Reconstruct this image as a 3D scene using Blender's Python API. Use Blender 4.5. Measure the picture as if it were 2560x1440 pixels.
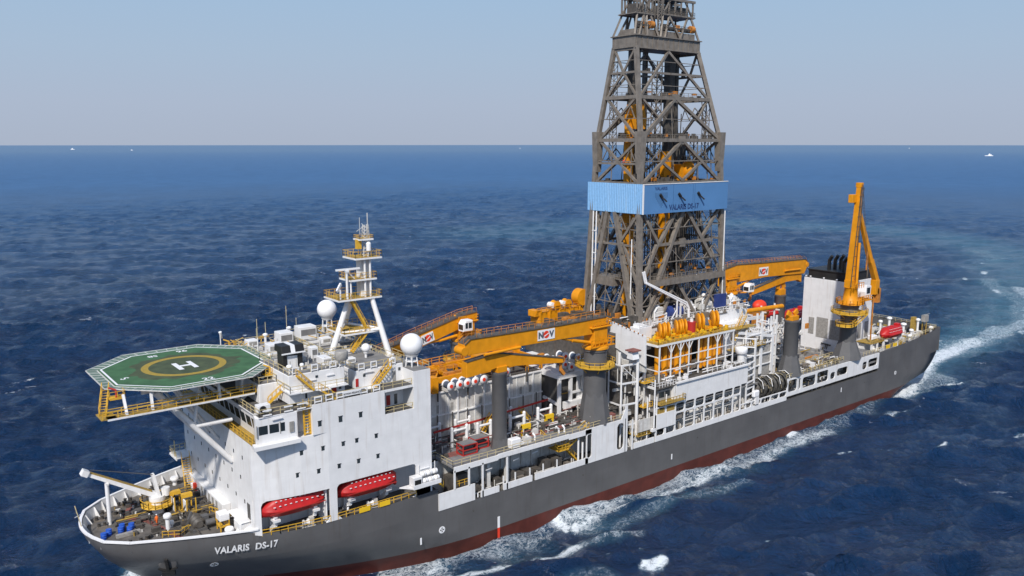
import bpy, bmesh, math, random
import numpy as np
from math import radians as R_, sin, cos, pi
from mathutils import Vector, Matrix
for _o in list(bpy.data.objects): bpy.data.objects.remove(_o)
SC = bpy.context.scene
COL = SC.collection
random.seed(7)
# ------------------------------------------------------------------ camera, world, sun, exposure
cam = bpy.data.cameras.new('camera'); camo = bpy.data.objects.new('camera', cam); COL.objects.link(camo)
YAW, PIT = R_(51.9385), R_(-9.8132)
camo.location = (-20.78, -129.51, 70.12)
fw = Vector((cos(PIT)*cos(YAW), cos(PIT)*sin(YAW), sin(PIT)))
camo.rotation_euler = fw.to_track_quat('-Z', 'Y').to_euler()
cam.sensor_width = 36; cam.lens = 36*2077.86/2560
cam.clip_start = 1; cam.clip_end = 120000
SC.camera = camo
SUN_EL, SUN_AZ = 45.0, -41.0      # azimuth from dead ahead, negative = to port
sd = Vector((-cos(R_(SUN_EL))*cos(R_(SUN_AZ)), cos(R_(SUN_EL))*sin(R_(SUN_AZ)), sin(R_(SUN_EL))))
sl = bpy.data.lights.new('sun', 'SUN'); sl.energy = 4.3; sl.angle = R_(2.0); sl.color = (1.0, 0.955, 0.90)
so = bpy.data.objects.new('sun', sl); COL.objects.link(so); so.location = (0, 0, 200)
so.rotation_euler = sd.to_track_quat('Z', 'Y').to_euler()
W = bpy.data.worlds.new('World'); SC.world = W; W.use_nodes = True
nt = W.node_tree; bg = nt.nodes['Background']
sky = nt.nodes.new('ShaderNodeTexSky'); sky.sky_type = 'NISHITA'; sky.sun_disc = False
sky.sun_elevation = R_(SUN_EL); sky.sun_rotation = math.atan2(sd.x, sd.y)
sky.altitude = 0; sky.air_density = 1.0; sky.dust_density = 0.6; sky.ozone_density = 2.0
# pale sea haze in the lowest ten degrees of the sky, over the physical sky
tcw = nt.nodes.new('ShaderNodeTexCoord'); sx = nt.nodes.new('ShaderNodeSeparateXYZ'); nt.links.new(tcw.outputs['Generated'], sx.inputs[0])
rp = nt.nodes.new('ShaderNodeValToRGB'); e = rp.color_ramp.elements
e[0].position = 0.0; e[0].color = (2.7, 3.1, 3.867, 1); e[1].position = 0.36; e[1].color = (1.0, 2.133, 4.133, 1)
k_ = rp.color_ramp.elements.new(0.045); k_.color = (2.767, 3.267, 4.133, 1); k_ = rp.color_ramp.elements.new(0.10); k_.color = (2.633, 3.4, 4.4, 1); k_ = rp.color_ramp.elements.new(0.165); k_.color = (2.4, 3.4, 4.633, 1)
nt.links.new(sx.outputs['Z'], rp.inputs[0])
mk_ = nt.nodes.new('ShaderNodeMapRange'); mk_.inputs[1].default_value = 0.25; mk_.inputs[2].default_value = 0.5; nt.links.new(sx.outputs['Z'], mk_.inputs[0])
mw = nt.nodes.new('ShaderNodeMix'); mw.data_type = 'RGBA'; nt.links.new(mk_.outputs[0], mw.inputs[0])
nt.links.new(rp.outputs[0], mw.inputs[6]); nt.links.new(sky.outputs[0], mw.inputs[7]); nt.links.new(mw.outputs[2], bg.inputs[0])
bg.inputs[1].default_value = 0.15
SC.view_settings.view_transform = 'Standard'; SC.view_settings.look = 'None'
SC.view_settings.exposure = 0.0; SC.view_settings.gamma = 1.0
SC.render.engine = 'CYCLES'

# ------------------------------------------------------------------ materials
MATS = {}
def mat(name, col, rough=0.5, metal=0.0, var=0.08, scale=0.6, streak=0.0, stain=(0.25, 0.13, 0.06), spec=0.4, grime=0.0, plates=None):
    m = bpy.data.materials.new(name); m.use_nodes = True
    n = m.node_tree.nodes; l = m.node_tree.links; b = n['Principled BSDF']
    b.inputs['Roughness'].default_value = rough; b.inputs['Metallic'].default_value = metal
    b.inputs['Specular IOR Level'].default_value = spec
    tc = n.new('ShaderNodeTexCoord')
    nz = n.new('ShaderNodeTexNoise'); nz.inputs['Scale'].default_value = scale; nz.inputs['Detail'].default_value = 6
    l.new(tc.outputs['Object'], nz.inputs['Vector'])
    mr = n.new('ShaderNodeMapRange'); mr.inputs[1].default_value = 0.3; mr.inputs[2].default_value = 0.7
    mr.inputs[3].default_value = 1-var; mr.inputs[4].default_value = 1+var
    l.new(nz.outputs[0], mr.inputs[0])
    mx = n.new('ShaderNodeMix'); mx.data_type = 'RGBA'; mx.blend_type = 'MULTIPLY'; mx.inputs[0].default_value = 1
    mx.inputs[6].default_value = (*col, 1); l.new(mr.outputs[0], mx.inputs[7])
    out = mx.outputs[2]
    if streak > 0:      # rust and dirt runs, stretched vertically
        mp = n.new('ShaderNodeMapping'); mp.inputs['Scale'].default_value = (1.6, 1.6, 0.12)
        l.new(tc.outputs['Object'], mp.inputs[0])
        n2 = n.new('ShaderNodeTexNoise'); n2.inputs['Scale'].default_value = 1.0; n2.inputs['Detail'].default_value = 8
        l.new(mp.outputs[0], n2.inputs['Vector'])
        m2 = n.new('ShaderNodeMapRange'); m2.inputs[1].default_value = 0.55; m2.inputs[2].default_value = 0.78
        m2.inputs[3].default_value = 0; m2.inputs[4].default_value = streak
        l.new(n2.outputs[0], m2.inputs[0])
        mx2 = n.new('ShaderNodeMix'); mx2.data_type = 'RGBA'
        l.new(m2.outputs[0], mx2.inputs[0]); l.new(out, mx2.inputs[6]); mx2.inputs[7].default_value = (*stain, 1)
        out = mx2.outputs[2]
    if plates:     # weld seams between the shell plates
        sp = n.new('ShaderNodeSeparateXYZ'); l.new(tc.outputs['Object'], sp.inputs[0]); cb = n.new('ShaderNodeCombineXYZ')
        ad = n.new('ShaderNodeMath'); l.new(sp.outputs[0], ad.inputs[0]); l.new(sp.outputs[1], ad.inputs[1])
        l.new(ad.outputs[0], cb.inputs[0]); l.new(sp.outputs[2], cb.inputs[1])
        bk = n.new('ShaderNodeTexBrick'); l.new(cb.outputs[0], bk.inputs['Vector']); bk.inputs['Scale'].default_value = 1.0
        bk.inputs['Brick Width'].default_value = plates[0]; bk.inputs['Row Height'].default_value = plates[1]; bk.inputs['Mortar Size'].default_value = 0.035
        bk.inputs['Mortar Smooth'].default_value = 0.6; bk.inputs['Color1'].default_value = (1, 1, 1, 1); bk.inputs['Color2'].default_value = (1-plates[2]*.5,)*3+(1,); bk.inputs['Mortar'].default_value = (1-plates[2],)*3+(1,)
        mx3 = n.new('ShaderNodeMix'); mx3.data_type = 'RGBA'; mx3.blend_type = 'MULTIPLY'; mx3.inputs[0].default_value = 1; l.new(out, mx3.inputs[6]); l.new(bk.outputs[0], mx3.inputs[7]); out = mx3.outputs[2]
        bq = n.new('ShaderNodeBump'); bq.inputs['Strength'].default_value = 0.35; bq.inputs['Distance'].default_value = 0.06
        n5 = n.new('ShaderNodeTexNoise'); n5.inputs['Scale'].default_value = 0.45; l.new(tc.outputs['Object'], n5.inputs['Vector']); l.new(n5.outputs[0], bq.inputs['Height']); l.new(bq.outputs[0], b.inputs['Normal'])
    l.new(out, b.inputs['Base Color'])
    nr = n.new('ShaderNodeMapRange'); nr.inputs[3].default_value = max(0.05, rough-0.12); nr.inputs[4].default_value = min(1, rough+0.12)
    l.new(nz.outputs[0], nr.inputs[0]); l.new(nr.outputs[0], b.inputs['Roughness'])
    MATS[name] = m
    return m
mat('white', (0.76, 0.75, 0.735), 0.45, var=0.05, streak=0.42, stain=(0.46, 0.38, 0.30), plates=(5.0, 3.1, 0.07))
mat('white_clean', (0.80, 0.79, 0.78), 0.4, var=0.03)
mat('white_dirty', (0.58, 0.56, 0.52), 0.55, var=0.12, streak=0.55, stain=(0.22, 0.15, 0.10), scale=1.5)
mat('hull_grey', (0.114, 0.111, 0.110), 0.42, var=0.10, scale=0.25, streak=0.35, stain=(0.085, 0.066, 0.055), plates=(7.0, 2.3, 0.10))
mat('post_grey', (0.105, 0.103, 0.103), 0.45, var=0.08, streak=0.15, stain=(0.09, 0.07, 0.06))
mat('antifouling', (0.095, 0.022, 0.015), 0.6, var=0.25, scale=0.4, streak=0.4, stain=(0.06, 0.012, 0.01))
mat('deck_grey', (0.19, 0.185, 0.18), 0.7, var=0.25, scale=0.5, streak=0.0)
mat('foredeck_paint', (0.115, 0.105, 0.095), 0.75, var=0.35, scale=0.6)
mat('deck_dark', (0.085, 0.080, 0.072), 0.7, var=0.3, scale=0.7)
mat('deck_red', (0.22, 0.085, 0.07), 0.7, var=0.25, scale=0.9)
mat('steel', (0.205, 0.178, 0.148), 0.5, metal=0.1, var=0.22, scale=0.9, streak=0.55, stain=(0.12, 0.075, 0.045))
mat('steel_dark', (0.085, 0.076, 0.066), 0.55, var=0.3, scale=1.2, streak=0.4, stain=(0.10, 0.05, 0.02))
mat('orange', (0.68, 0.265, 0.004), 0.5, var=0.12, scale=0.7, streak=0.2, stain=(0.30, 0.11, 0.02))
mat('orange_dirty', (0.50, 0.19, 0.03), 0.55, var=0.3, scale=1.6, streak=0.5, stain=(0.16, 0.08, 0.03))
mat('yellow', (0.62, 0.36, 0.035), 0.5, var=0.15, scale=1.2)
mat('rail_paint', (0.55, 0.45, 0.24), 0.6, var=0.15, scale=1.5)
mat('yellow_grate', (0.34, 0.22, 0.045), 0.7, var=0.3, scale=3.0)
mat('bright_yellow', (0.80, 0.50, 0.02), 0.5, var=0.05)
mat('red_boat', (0.44, 0.013, 0.012), 0.45, var=0.08, scale=1.0)
mat('red', (0.42, 0.03, 0.025), 0.5, var=0.1)
mat('bright_red', (0.75, 0.05, 0.02), 0.5, var=0.1)
mat('heli_green', (0.048, 0.122, 0.052), 0.85, var=0.25, scale=0.5, streak=0.0)
mat('heli_brown', (0.060, 0.078, 0.036), 0.75, var=0.3, scale=0.6)
mat('heli_yellow', (0.34, 0.235, 0.03), 0.6, var=0.15, scale=2)
mat('net', (0.13, 0.19, 0.15), 0.7, var=0.15, scale=2)
mat('black', (0.02, 0.019, 0.018), 0.5, var=0.2)
mat('rubber', (0.055, 0.052, 0.046), 0.6, var=0.3, scale=2)
mat('blue', (0.025, 0.045, 0.17), 0.5, var=0.1)
mat('drum_blue', (0.02, 0.09, 0.45), 0.45, var=0.1)
mat('reel_blue', (0.06, 0.085, 0.13), 0.5, var=0.15)
mat('banner_port', (0.09, 0.22, 0.43), 0.5, var=0.05, scale=0.3, streak=0.1, stain=(0.10, 0.22, 0.4))
mat('banner_joint', (0.06, 0.15, 0.30), 0.5, var=0.05)
mat('banner_front', (0.22, 0.43, 0.68), 0.45, var=0.10, scale=2.0, streak=0.5, stain=(0.42, 0.58, 0.72))
mat('banner_text', (0.02, 0.045, 0.14), 0.5, var=0.05)
mat('glass', (0.02, 0.028, 0.033), 0.12, var=0.1, spec=0.6)
mat('window_dark', (0.035, 0.045, 0.05), 0.2, var=0.3, scale=0.4, spec=0.6)
mat('louver', (0.30, 0.285, 0.26), 0.6, var=0.2, scale=2)
mat('logo_grey', (0.10, 0.11, 0.13), 0.5, var=0.05)
mat('rope', (0.30, 0.25, 0.16), 0.9, var=0.2)
mat('skin', (0.45, 0.26, 0.17), 0.6, var=0.05)
mat('hiviz', (0.85, 0.16, 0.02), 0.7, var=0.05)

# ------------------------------------------------------------------ mesh helpers
class M:
    def __init__(s): s.v = []; s.f = []; s.sm = []
    def add(s, vs, fs, smooth=False):
        b = len(s.v); s.v += [tuple(p) for p in vs]
        for q in fs: s.f.append(tuple(i+b for i in q)); s.sm.append(smooth)
        return s
    def box(s, x0, x1, y0, y1, z0, z1):
        if x0 > x1: x0, x1 = x1, x0
        if y0 > y1: y0, y1 = y1, y0
        if z0 > z1: z0, z1 = z1, z0
        return s.add([(x0,y0,z0),(x1,y0,z0),(x1,y1,z0),(x0,y1,z0),(x0,y0,z1),(x1,y0,z1),(x1,y1,z1),(x0,y1,z1)],
              [(0,3,2,1),(4,5,6,7),(0,1,5,4),(1,2,6,5),(2,3,7,6),(3,0,4,7)])
    def cbox(s, c, d): return s.box(c[0]-d[0]/2, c[0]+d[0]/2, c[1]-d[1]/2, c[1]+d[1]/2, c[2]-d[2]/2, c[2]+d[2]/2)
    def bar(s, p, q, w=0.2, h=None, w2=None, h2=None):
        p = Vector(p); q = Vector(q); d = (q-p)
        if d.length < 1e-6: return s
        d.normalize(); h = w if h is None else h
        w2 = w if w2 is None else w2; h2 = h if h2 is None else h2
        up = Vector((0,0,1)) if abs(d.z) < 0.97 else Vector((1,0,0))
        r = d.cross(up).normalized(); u = r.cross(d)
        vs = [p+r*a*w/2+u*b*h/2 for a,b in ((-1,-1),(1,-1),(1,1),(-1,1))] + [q+r*a*w2/2+u*b*h2/2 for a,b in ((-1,-1),(1,-1),(1,1),(-1,1))]
        return s.add(vs, [(0,1,2,3),(7,6,5,4),(0,4,5,1),(1,5,6,2),(2,6,7,3),(3,7,4,0)])
    def tube(s, p, q, r=0.1, n=8, r2=None, caps=True):
        p = Vector(p); q = Vector(q); d = (q-p)
        if d.length < 1e-6: return s
        d.normalize(); r2 = r if r2 is None else r2
        up = Vector((0,0,1)) if abs(d.z) < 0.97 else Vector((1,0,0))
        a = d.cross(up).normalized(); b = a.cross(d)
        vs = []
        for c, rr in ((p, r), (q, r2)):
            for i in range(n):
                t = 2*pi*i/n; vs.append(c+a*cos(t)*rr+b*sin(t)*rr)
        s.add(vs, [(i, n+i, n+(i+1)%n, (i+1)%n) for i in range(n)], True)
        if caps: s.add(vs, [tuple(range(n)), tuple(range(2*n-1, n-1, -1))])
        return s
    def path(s, pts, r=0.1, n=8):
        for a, b in zip(pts, pts[1:]): s.tube(a, b, r, n)
        return s
    def lathe(s, c, prof, n=20, axis='z'):
        vs = []; k = len(prof)
        for rr, h in prof:
            for i in range(n):
                t = 2*pi*i/n; a, b = cos(t)*rr, sin(t)*rr
                if axis == 'z': vs.append((c[0]+a, c[1]+b, c[2]+h))
                elif axis == 'x': vs.append((c[0]+h, c[1]+a, c[2]+b))
                else: vs.append((c[0]+b, c[1]+h, c[2]+a))
        fs = [(j*n+i, j*n+(i+1)%n, (j+1)*n+(i+1)%n, (j+1)*n+i) for j in range(k-1) for i in range(n)]
        s.add(vs, fs, True)
        if prof[0][0] > 1e-4: s.add(vs[:n], [tuple(range(n-1, -1, -1))])
        if prof[-1][0] > 1e-4: s.add(vs[-n:], [tuple(range(n))])
        return s
    def sphere(s, c, r, n=24, m=14, z0=-1.0):
        prof = []
        for j in range(m+1):
            t = -pi/2+pi*j/m
            if sin(t) >= z0-1e-6: prof.append((max(r*cos(t), 1e-5), r*sin(t)))
        return s.lathe(c, prof, n)
    def prism(s, pts, z0, z1):
        n = len(pts); vs = [(x,y,z0) for x,y in pts]+[(x,y,z1) for x,y in pts]
        return s.add(vs, [tuple(range(n-1,-1,-1)), tuple(range(n,2*n))]+[(i,(i+1)%n,n+(i+1)%n,n+i) for i in range(n)])
    def prism_y(s, pts, y0, y1):       # outline in (x, z)
        n = len(pts); vs = [(x,y0,z) for x,z in pts]+[(x,y1,z) for x,z in pts]
        return s.add(vs, [tuple(range(n)), tuple(range(2*n-1,n-1,-1))]+[(i,n+i,n+(i+1)%n,(i+1)%n) for i in range(n)])
    def prism_x(s, pts, x0, x1):       # outline in (y, z)
        n = len(pts); vs = [(x0,y,z) for y,z in pts]+[(x1,y,z) for y,z in pts]
        return s.add(vs, [tuple(range(n-1,-1,-1)), tuple(range(n,2*n))]+[(i,(i+1)%n,n+(i+1)%n,n+i) for i in range(n)])
    def wall_y(s, x0, x1, z0, z1, y0, y1, holes, r=0.35):
        # a plate in the xz plane with rounded rectangular openings
        xs = sorted({x0, x1, *[h[0] for h in holes], *[h[1] for h in holes]})
        zs = sorted({z0, z1, *[h[2] for h in holes], *[h[3] for h in holes]})
        for a, b in zip(xs, xs[1:]):
            run = None
            for c, d in zip(zs, zs[1:]):
                mx, mz = (a+b)/2, (c+d)/2
                hole = any(h[0] < mx < h[1] and h[2] < mz < h[3] for h in holes)
                if not hole: run = (run[0], d) if run else (c, d)
                if hole and run: s.box(a, b, y0, y1, *run); run = None
            if run: s.box(a, b, y0, y1, *run)
        for h in holes:
            q = min(r, (h[1]-h[0])*0.45, (h[3]-h[2])*0.45)
            for cx, sx in ((h[0], 1), (h[1], -1)):
                for cz, sz in ((h[2], 1), (h[3], -1)):
                    o = 0.003
                    arc = [(cx+sx*(q-q*sin(t)), cz+sz*(q-q*cos(t))) for t in (0, pi/6, pi/3, pi/2)]
                    pts = [(cx-sx*o, cz-sz*o)]+arc
                    if sx*sz < 0: pts = pts[::-1]
                    s.prism_y(pts, y0+0.004, y1-0.004)
        return s
    def rail(s, pts, h=1.1, sp=2.0, t=0.07, mid=True):
        for a, b in zip(pts, pts[1:]):
            a = Vector(a); b = Vector(b); L = (b-a).length; n = max(1, round(L/sp)); up = Vector((0,0,h))
            s.bar(a+up, b+up, t)
            if mid: s.bar(a+up*0.52, b+up*0.52, t*0.8)
            for i in range(n+1):
                c = a+(b-a)*i/n; s.bar(c, c+up, t)
        return s
    def stairs(s, p, q, w=0.9, t=0.08):
        # open stair from p (low) to q (high): stringers and treads
        p = Vector(p); q = Vector(q); d = q-p; hd = Vector((d.x, d.y, 0)); side = Vector((-hd.y, hd.x, 0))
        side = (side.normalized() if side.length > 1e-3 else Vector((0,1,0)))*w/2
        for k in (-1, 1):
            s.bar(p+side*k, q+side*k, 0.08, 0.30)
            up = Vector((0,0,1.0)); s.bar(p+side*k+up, q+side*k+up, t)
            for i in range(0, 5): c = p+d*i/4+side*k; s.bar(c, c+up, t*0.8)
        n = max(3, int(d.length/0.45))
        for i in range(n):
            c = p+d*(i+0.5)/n; s.bar(c-side, c+side, 0.25, 0.05)
        return s
    def ladder(s, p, q, w=0.5, side=(1,0,0)):
        p = Vector(p); q = Vector(q); sd_ = Vector(side)*w/2
        for k in (-1, 1): s.bar(p+sd_*k, q+sd_*k, 0.08)
        n = int((q-p).length/0.5)
        for i in range(n): c = p+(q-p)*(i+0.5)/n; s.bar(c-sd_, c+sd_, 0.05)
        return s
ORG = {}
SPLIT = {'stand', 'small_platform', 'gallery', 'hatch_guard', 'jib_winch', 'hydraulic_cylinder', 'deck_rail', 'winch_drum', 'service_platform', 'roof_rail', 'quarter_frame', 'stair_platform', 'walkway_rail', 'feet', 'rail_board', 'strip_light', 'store_door', 'hood_leg', 'wing_door', 'louvre', 'deck_lamp', 'inner_wall', 'stair_landing', 'yellow_tray', 'windbreak_lights', 'vent_opening', 'side_trim', 'gallery_posts', 'guide_post', 'rail_support',
         'walkway_hanger', 'hull_fitting', 'riser_pipe', 'panel_joint', 'reflective_tape', 'walkway_paint', 'deck_strip', 'roof_fan', 'mid_column', 'frame_beam', 'side_stair', 'tower_stair', 'side_plating', 'poop_deck'}
def split_mesh(m):
    # clusters of touching pieces, so that each separate piece becomes a part of its own
    par = list(range(len(m.v)))
    def fd(i):
        while par[i] != i: par[i] = par[par[i]]; i = par[i]
        return i
    for f in m.f:
        for k in f[1:]: par[fd(k)] = fd(f[0])
    comp = {}
    for i in range(len(m.v)): comp.setdefault(fd(i), []).append(i)
    cl = []
    for ids in comp.values():
        lo = [min(m.v[i][k] for i in ids)-.03 for k in range(3)]; hi = [max(m.v[i][k] for i in ids)+.03 for k in range(3)]
        new = [lo, hi, set(ids)]; rest = []
        for c in cl:
            if all(c[0][k] <= new[1][k] and c[1][k] >= new[0][k] for k in range(3)):
                new = [[min(c[0][k], new[0][k]) for k in range(3)], [max(c[1][k], new[1][k]) for k in range(3)], c[2] | new[2]]
            else: rest.append(c)
        cl = rest+[new]
    out = []
    for lo, hi, ids in cl:
        q = M(); mp = {}
        for i in sorted(ids): mp[i] = len(q.v); q.v.append(m.v[i])
        for f, sm in zip(m.f, m.sm):
            if f[0] in ids: q.f.append(tuple(mp[i] for i in f)); q.sm.append(sm)
        out.append(q)
    return out
def O(name, m, matname, parent=None, smooth=None, bevel=0.0, label=None, kind=None):
    if name in SPLIT:
        ps = split_mesh(m)
        if 1 < len(ps) <= 90:
            SPLIT.discard(name); r_ = [O(name, q, matname, parent, smooth, bevel, label, kind) for q in ps]; SPLIT.add(name); return r_[0]
    me = bpy.data.meshes.new(name)
    off = Vector((0,0,0))
    if parent is not None: off = ORG[parent.name]
    me.from_pydata([(v[0]-off.x, v[1]-off.y, v[2]-off.z) for v in m.v], [], m.f)
    me.polygons.foreach_set('use_smooth', [bool(x) for x in m.sm] if smooth is None else [smooth]*len(m.f))
    me.update()
    if isinstance(matname, (list, tuple)):
        for q in matname: me.materials.append(MATS[q])
    else: me.materials.append(MATS[matname])
    o = bpy.data.objects.new(name, me); COL.objects.link(o)
    if parent is not None: o.parent = parent
    ORG[o.name] = off.copy()
    if bevel > 0:
        bv = o.modifiers.new('bevel', 'BEVEL'); bv.width = bevel; bv.segments = 1; bv.limit_method = 'ANGLE'; bv.angle_limit = R_(50)
    if label: o['label'] = label
    if kind: o['kind'] = kind
    return o
def T(name, label, cat, loc, group=None):
    o = bpy.data.objects.new(name, None); COL.objects.link(o); o.location = loc; o.empty_display_size = 0.5
    o['label'] = label; o['category'] = cat
    if group: o['group'] = group
    ORG[o.name] = Vector(loc)
    return o
def tag(o, label, cat, group=None, kind=None):
    o['label'] = label; o['category'] = cat
    if group: o['group'] = group
    if kind: o['kind'] = kind
    return o
def TM(name, m, matname, label, cat, loc, group=None, kind=None, bevel=0.0):
    # a thing that is one mesh: its origin at loc
    e = Vector(loc)
    m.v = [(v[0]-e.x, v[1]-e.y, v[2]-e.z) for v in m.v]
    o = O(name, m, matname, bevel=bevel); o.location = e; ORG[o.name] = e
    return tag(o, label, cat, group, kind)
def dup(root, loc, label=None, rotz=None, scale=None):
    def cp(o, par):
        c = o.copy(); COL.objects.link(c)
        if par is not None: c.parent = par
        for ch in list(o.children): cp(ch, c)
        return c
    r = cp(root, None); r.location = loc
    if rotz is not None: r.rotation_euler = (0, 0, rotz)
    if scale: r.scale = (scale,)*3
    if label: r['label'] = label
    ORG[r.name] = Vector(loc)
    return r
def text_mesh(txt, size=1.0, bold=0.0, spacing=1.0, depth=0.0):
    cu = bpy.data.curves.new('lettering', 'FONT'); cu.body = txt; cu.size = size; cu.offset = bold
    cu.space_character = spacing; cu.extrude = depth; cu.resolution_u = 3
    ob = bpy.data.objects.new('lettering', cu); COL.objects.link(ob)
    dg = bpy.context.evaluated_depsgraph_get(); me = ob.evaluated_get(dg).to_mesh()
    vs = [tuple(v.co) for v in me.vertices]; fs = [tuple(p.vertices) for p in me.polygons]
    ob.evaluated_get(dg).to_mesh_clear()
    bpy.data.objects.remove(ob); bpy.data.curves.remove(cu)
    m = M(); m.add(vs, fs); return m
def extent(m, i): a = [v[i] for v in m.v]; return min(a), max(a)
def interp(x, tab):
    xs, ys = zip(*tab); return float(np.interp(x, xs, ys))
# ------------------------------------------------------------------ sea
def build_sea():
    def grow(a, st, end):
        r = []; x = a
        while x < end: st = min(st*1.028, 4.2); x += st; r.append(x)
        return r
    gx = grow(330, 1.2, 1100); gy = grow(230, 1.2, 1100)
    xa = np.concatenate([[-60000, -20000, -6000, -2000, -900, -500, -300, -200], np.arange(-130, 330.1, 1.2), gx, [1500, 2200, 4000, 8000, 14000, 30000, 60000]])
    ya = np.concatenate([[-60000, -20000, -6000, -2000, -900, -500, -300, -180], np.arange(-125, 230.1, 1.2), gy, [1500, 2200, 4000, 8000, 14000, 30000, 60000]])
    sx_ = np.gradient(xa); sy_ = np.gradient(ya); SPC = np.maximum(*np.meshgrid(sx_, sy_, indexing='ij'))
    X, Y = np.meshgrid(xa, ya, indexing='ij')
    rng = np.random.RandomState(3)
    Z = np.zeros_like(X); DX = np.zeros_like(X); DY = np.zeros_like(X)
    wind = math.radians(52+180+10)
    for i in range(130):
        lam = 3.0*(1.03**i)*(0.85+0.3*rng.rand())
        if lam > 50: lam = 3.2+rng.rand()*7
        th = wind+rng.randn()*0.42
        k = 2*pi/lam; ph = rng.rand()*2*pi
        amp = 0.0150*lam**0.78*(1.0 if lam < 22 else 0.6)*np.clip(lam/(2.6*SPC)-0.3, 0, 1)
        a = k*(X*cos(th)+Y*sin(th))+ph
        Z += amp*np.cos(a); DX -= 0.9*amp*cos(th)*np.sin(a); DY -= 0.9*amp*sin(th)*np.sin(a)
    fade = np.clip((X+130)/30, 0, 1)*np.clip((1080-X)/300, 0, 1)*np.clip((Y+125)/30, 0, 1)*np.clip((1080-Y)/300, 0, 1)
    # foam amount, from where the hull and the screws churn the water
    def seg_d(pts):
        best = np.full(X.shape, 1e9); bt = np.zeros_like(X); acc = 0.0
        for (x0, y0), (x1, y1) in zip(pts, pts[1:]):
            L = math.hypot(x1-x0, y1-y0)
            t = np.clip(((X-x0)*(x1-x0)+(Y-y0)*(y1-y0))/L**2, 0, 1)
            d = np.hypot(X-(x0+t*(x1-x0)), Y-(y0+t*(y1-y0)))
            m_ = d < best; best = np.where(m_, d, best); bt = np.where(m_, acc+t*L, bt); acc += L
        return best, bt
    F = np.zeros_like(X)
    wob = 1.6*np.sin(X*0.13+1)+1.1*np.sin(X*0.31+Y*0.11)+0.7*np.sin(X*0.61)
    out = -18-Y+wob                                  # metres off the port side
    wid = np.interp(X, [5, 30, 45, 60, 75, 80, 100, 130, 170, 210, 240], [8, 11, 11, 11, 9, 9, 9.5, 9.5, 9, 8, 8])
    a1 = np.interp(X, [0, 8, 40, 74, 80, 100, 150, 215, 245], [0, .62, .66, .54, .66, .64, .50, .50, .56])
    band = np.where((out > -6) & (X > 2) & (X < 240), np.clip(1.3-np.clip(out, 0, 99)/wid, 0, 1)*a1, 0)
    F = np.maximum(F, band)
    for pts, w, s in (([(36, -19), (46, -23), (53.6, -25.3), (59.5, -26.5), (66.7, -27.9), (73, -28.2)], 1.3, .86), ([(73, -28.2), (79, -30), (86, -32.5)], 1.8, .56), ([(76.6, -18), (75.9, -20.8), (77.7, -23.0)], .9, 1.0), ([(77.7, -23), (87.6, -22.9), (99.9, -23), (115.7, -22.4)], 1.8, .70),
                      ([(115, -22.4), (140, -22), (165, -22)], 2.6, .64), ([(20, -27), (40, -33), (56, -37), (70, -40)], 3.5, .48), ([(84, -27), (104, -28), (120, -30)], 2.6, .5),
                      ([(77.2, -41.2), (78.6, -42.2), (80.8, -41.8)], 1.2, 1.0), ([(73.8, -34.8), (75.4, -34.2)], .9, .62), ([(79.5, -38), (80.5, -37.5)], .8, .6), ([(152.2, -19.3), (155, -19)], .9, .95),
                      ([(152, -31.2), (154.5, -32.4)], .9, .72), ([(161, -36.4), (163.4, -37.6)], .9, .7), ([(175.4, -43.0), (178, -43.6)], .9, .8), ([(221, -24.4), (226, -25.4)], 1.4, .8), ([(100, -48), (102, -49)], .7, .7), ([(196, -52), (199, -52.6)], 1.0, .7), ([(205, -31), (209, -32)], 1.0, .62), ([(186, -26), (193, -27)], 1.4, .6)):
        d, t = seg_d(pts); F = np.maximum(F, s*np.clip(1.3-d/w*0.85, 0, 1))
    F = np.where((X < 14) & (X > -6) & (np.abs(Y) < 26), np.maximum(F, 0.85*np.clip(1.2-np.abs(np.hypot((X-13)*1.3, Y)-10)/5, 0, 1)*(X < 12)), F)
    # stern wake
    ctr = [(222, 0), (245, -2), (265, -2), (300, 1), (340, 8), (400, 27), (480, 52), (560, 88), (620, 150), (650, 230), (600, 340), (500, 400), (380, 400)]
    d, t = seg_d(ctr)
    ww = np.interp(t, [0, 60, 200, 400, 800], [17, 19, 28, 42, 70])
    st = np.interp(t, [0, 25, 70, 160, 420, 800], [0.72, 0.58, .46, .40, .34, .20])
    core = np.clip(1.3-d/ww*1.1, 0, 1)
    F = np.maximum(F, core*st)
    for pts, w, s in (([(206, -18.4), (222, -13), (240, -9), (259, -4.6), (276, -2.8)], 4.2, .82), ([(276, -2.8), (292, -2.6)], 4.6, .70), ([(292, -2.6), (312, -4.4)], 3.8, .60), ([(300, 0), (325, 3)], 3.0, .58), ([(318, -8), (332, -10)], 2.0, .6), ([(259, -4.6), (285, -4.5), (330, -2), (387, 18), (410, 36), (440, 55)], 9.0, .50), ([(285, -2.2), (314, -3.0), (345, -1), (390, 14), (430, 36)], 7.0, .58), ([(230, 12), (262, 16), (300, 24), (350, 40)], 3.5, .40), ([(477, 79), (535, 90), (560, 110)], 14.0, .46), ([(268, 4), (282, 6)], 1.6, .66), ([(462, 66), (470, 69)], 2.4, .7), ([(405, 36), (411, 40)], 2.2, .7), ([(500, 84), (508, 86)], 2.4, .7), ([(372, 6), (380, 12)], 2.0, .7), ([(352, 4), (358, 6)], 1.6, .66), ([(430, 62), (436, 66)], 2, .7)):
        d2, t2 = seg_d(pts); F = np.maximum(F, s*np.clip(1.3-d2/w*0.8, 0, 1))
    Z *= 1-0.65*np.clip(core*np.interp(t, [0, 300, 800], [1, .8, .4]), 0, 1)
    slick = core*np.interp(t, [0, 60, 300, 800], [1, 1, .9, .7])
    bump_up = 0.55*np.clip(F, 0, 1)*(0.5+0.5*np.sin(X*1.3+2*np.sin(Y*0.7)))*(F > 0.2)
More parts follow.
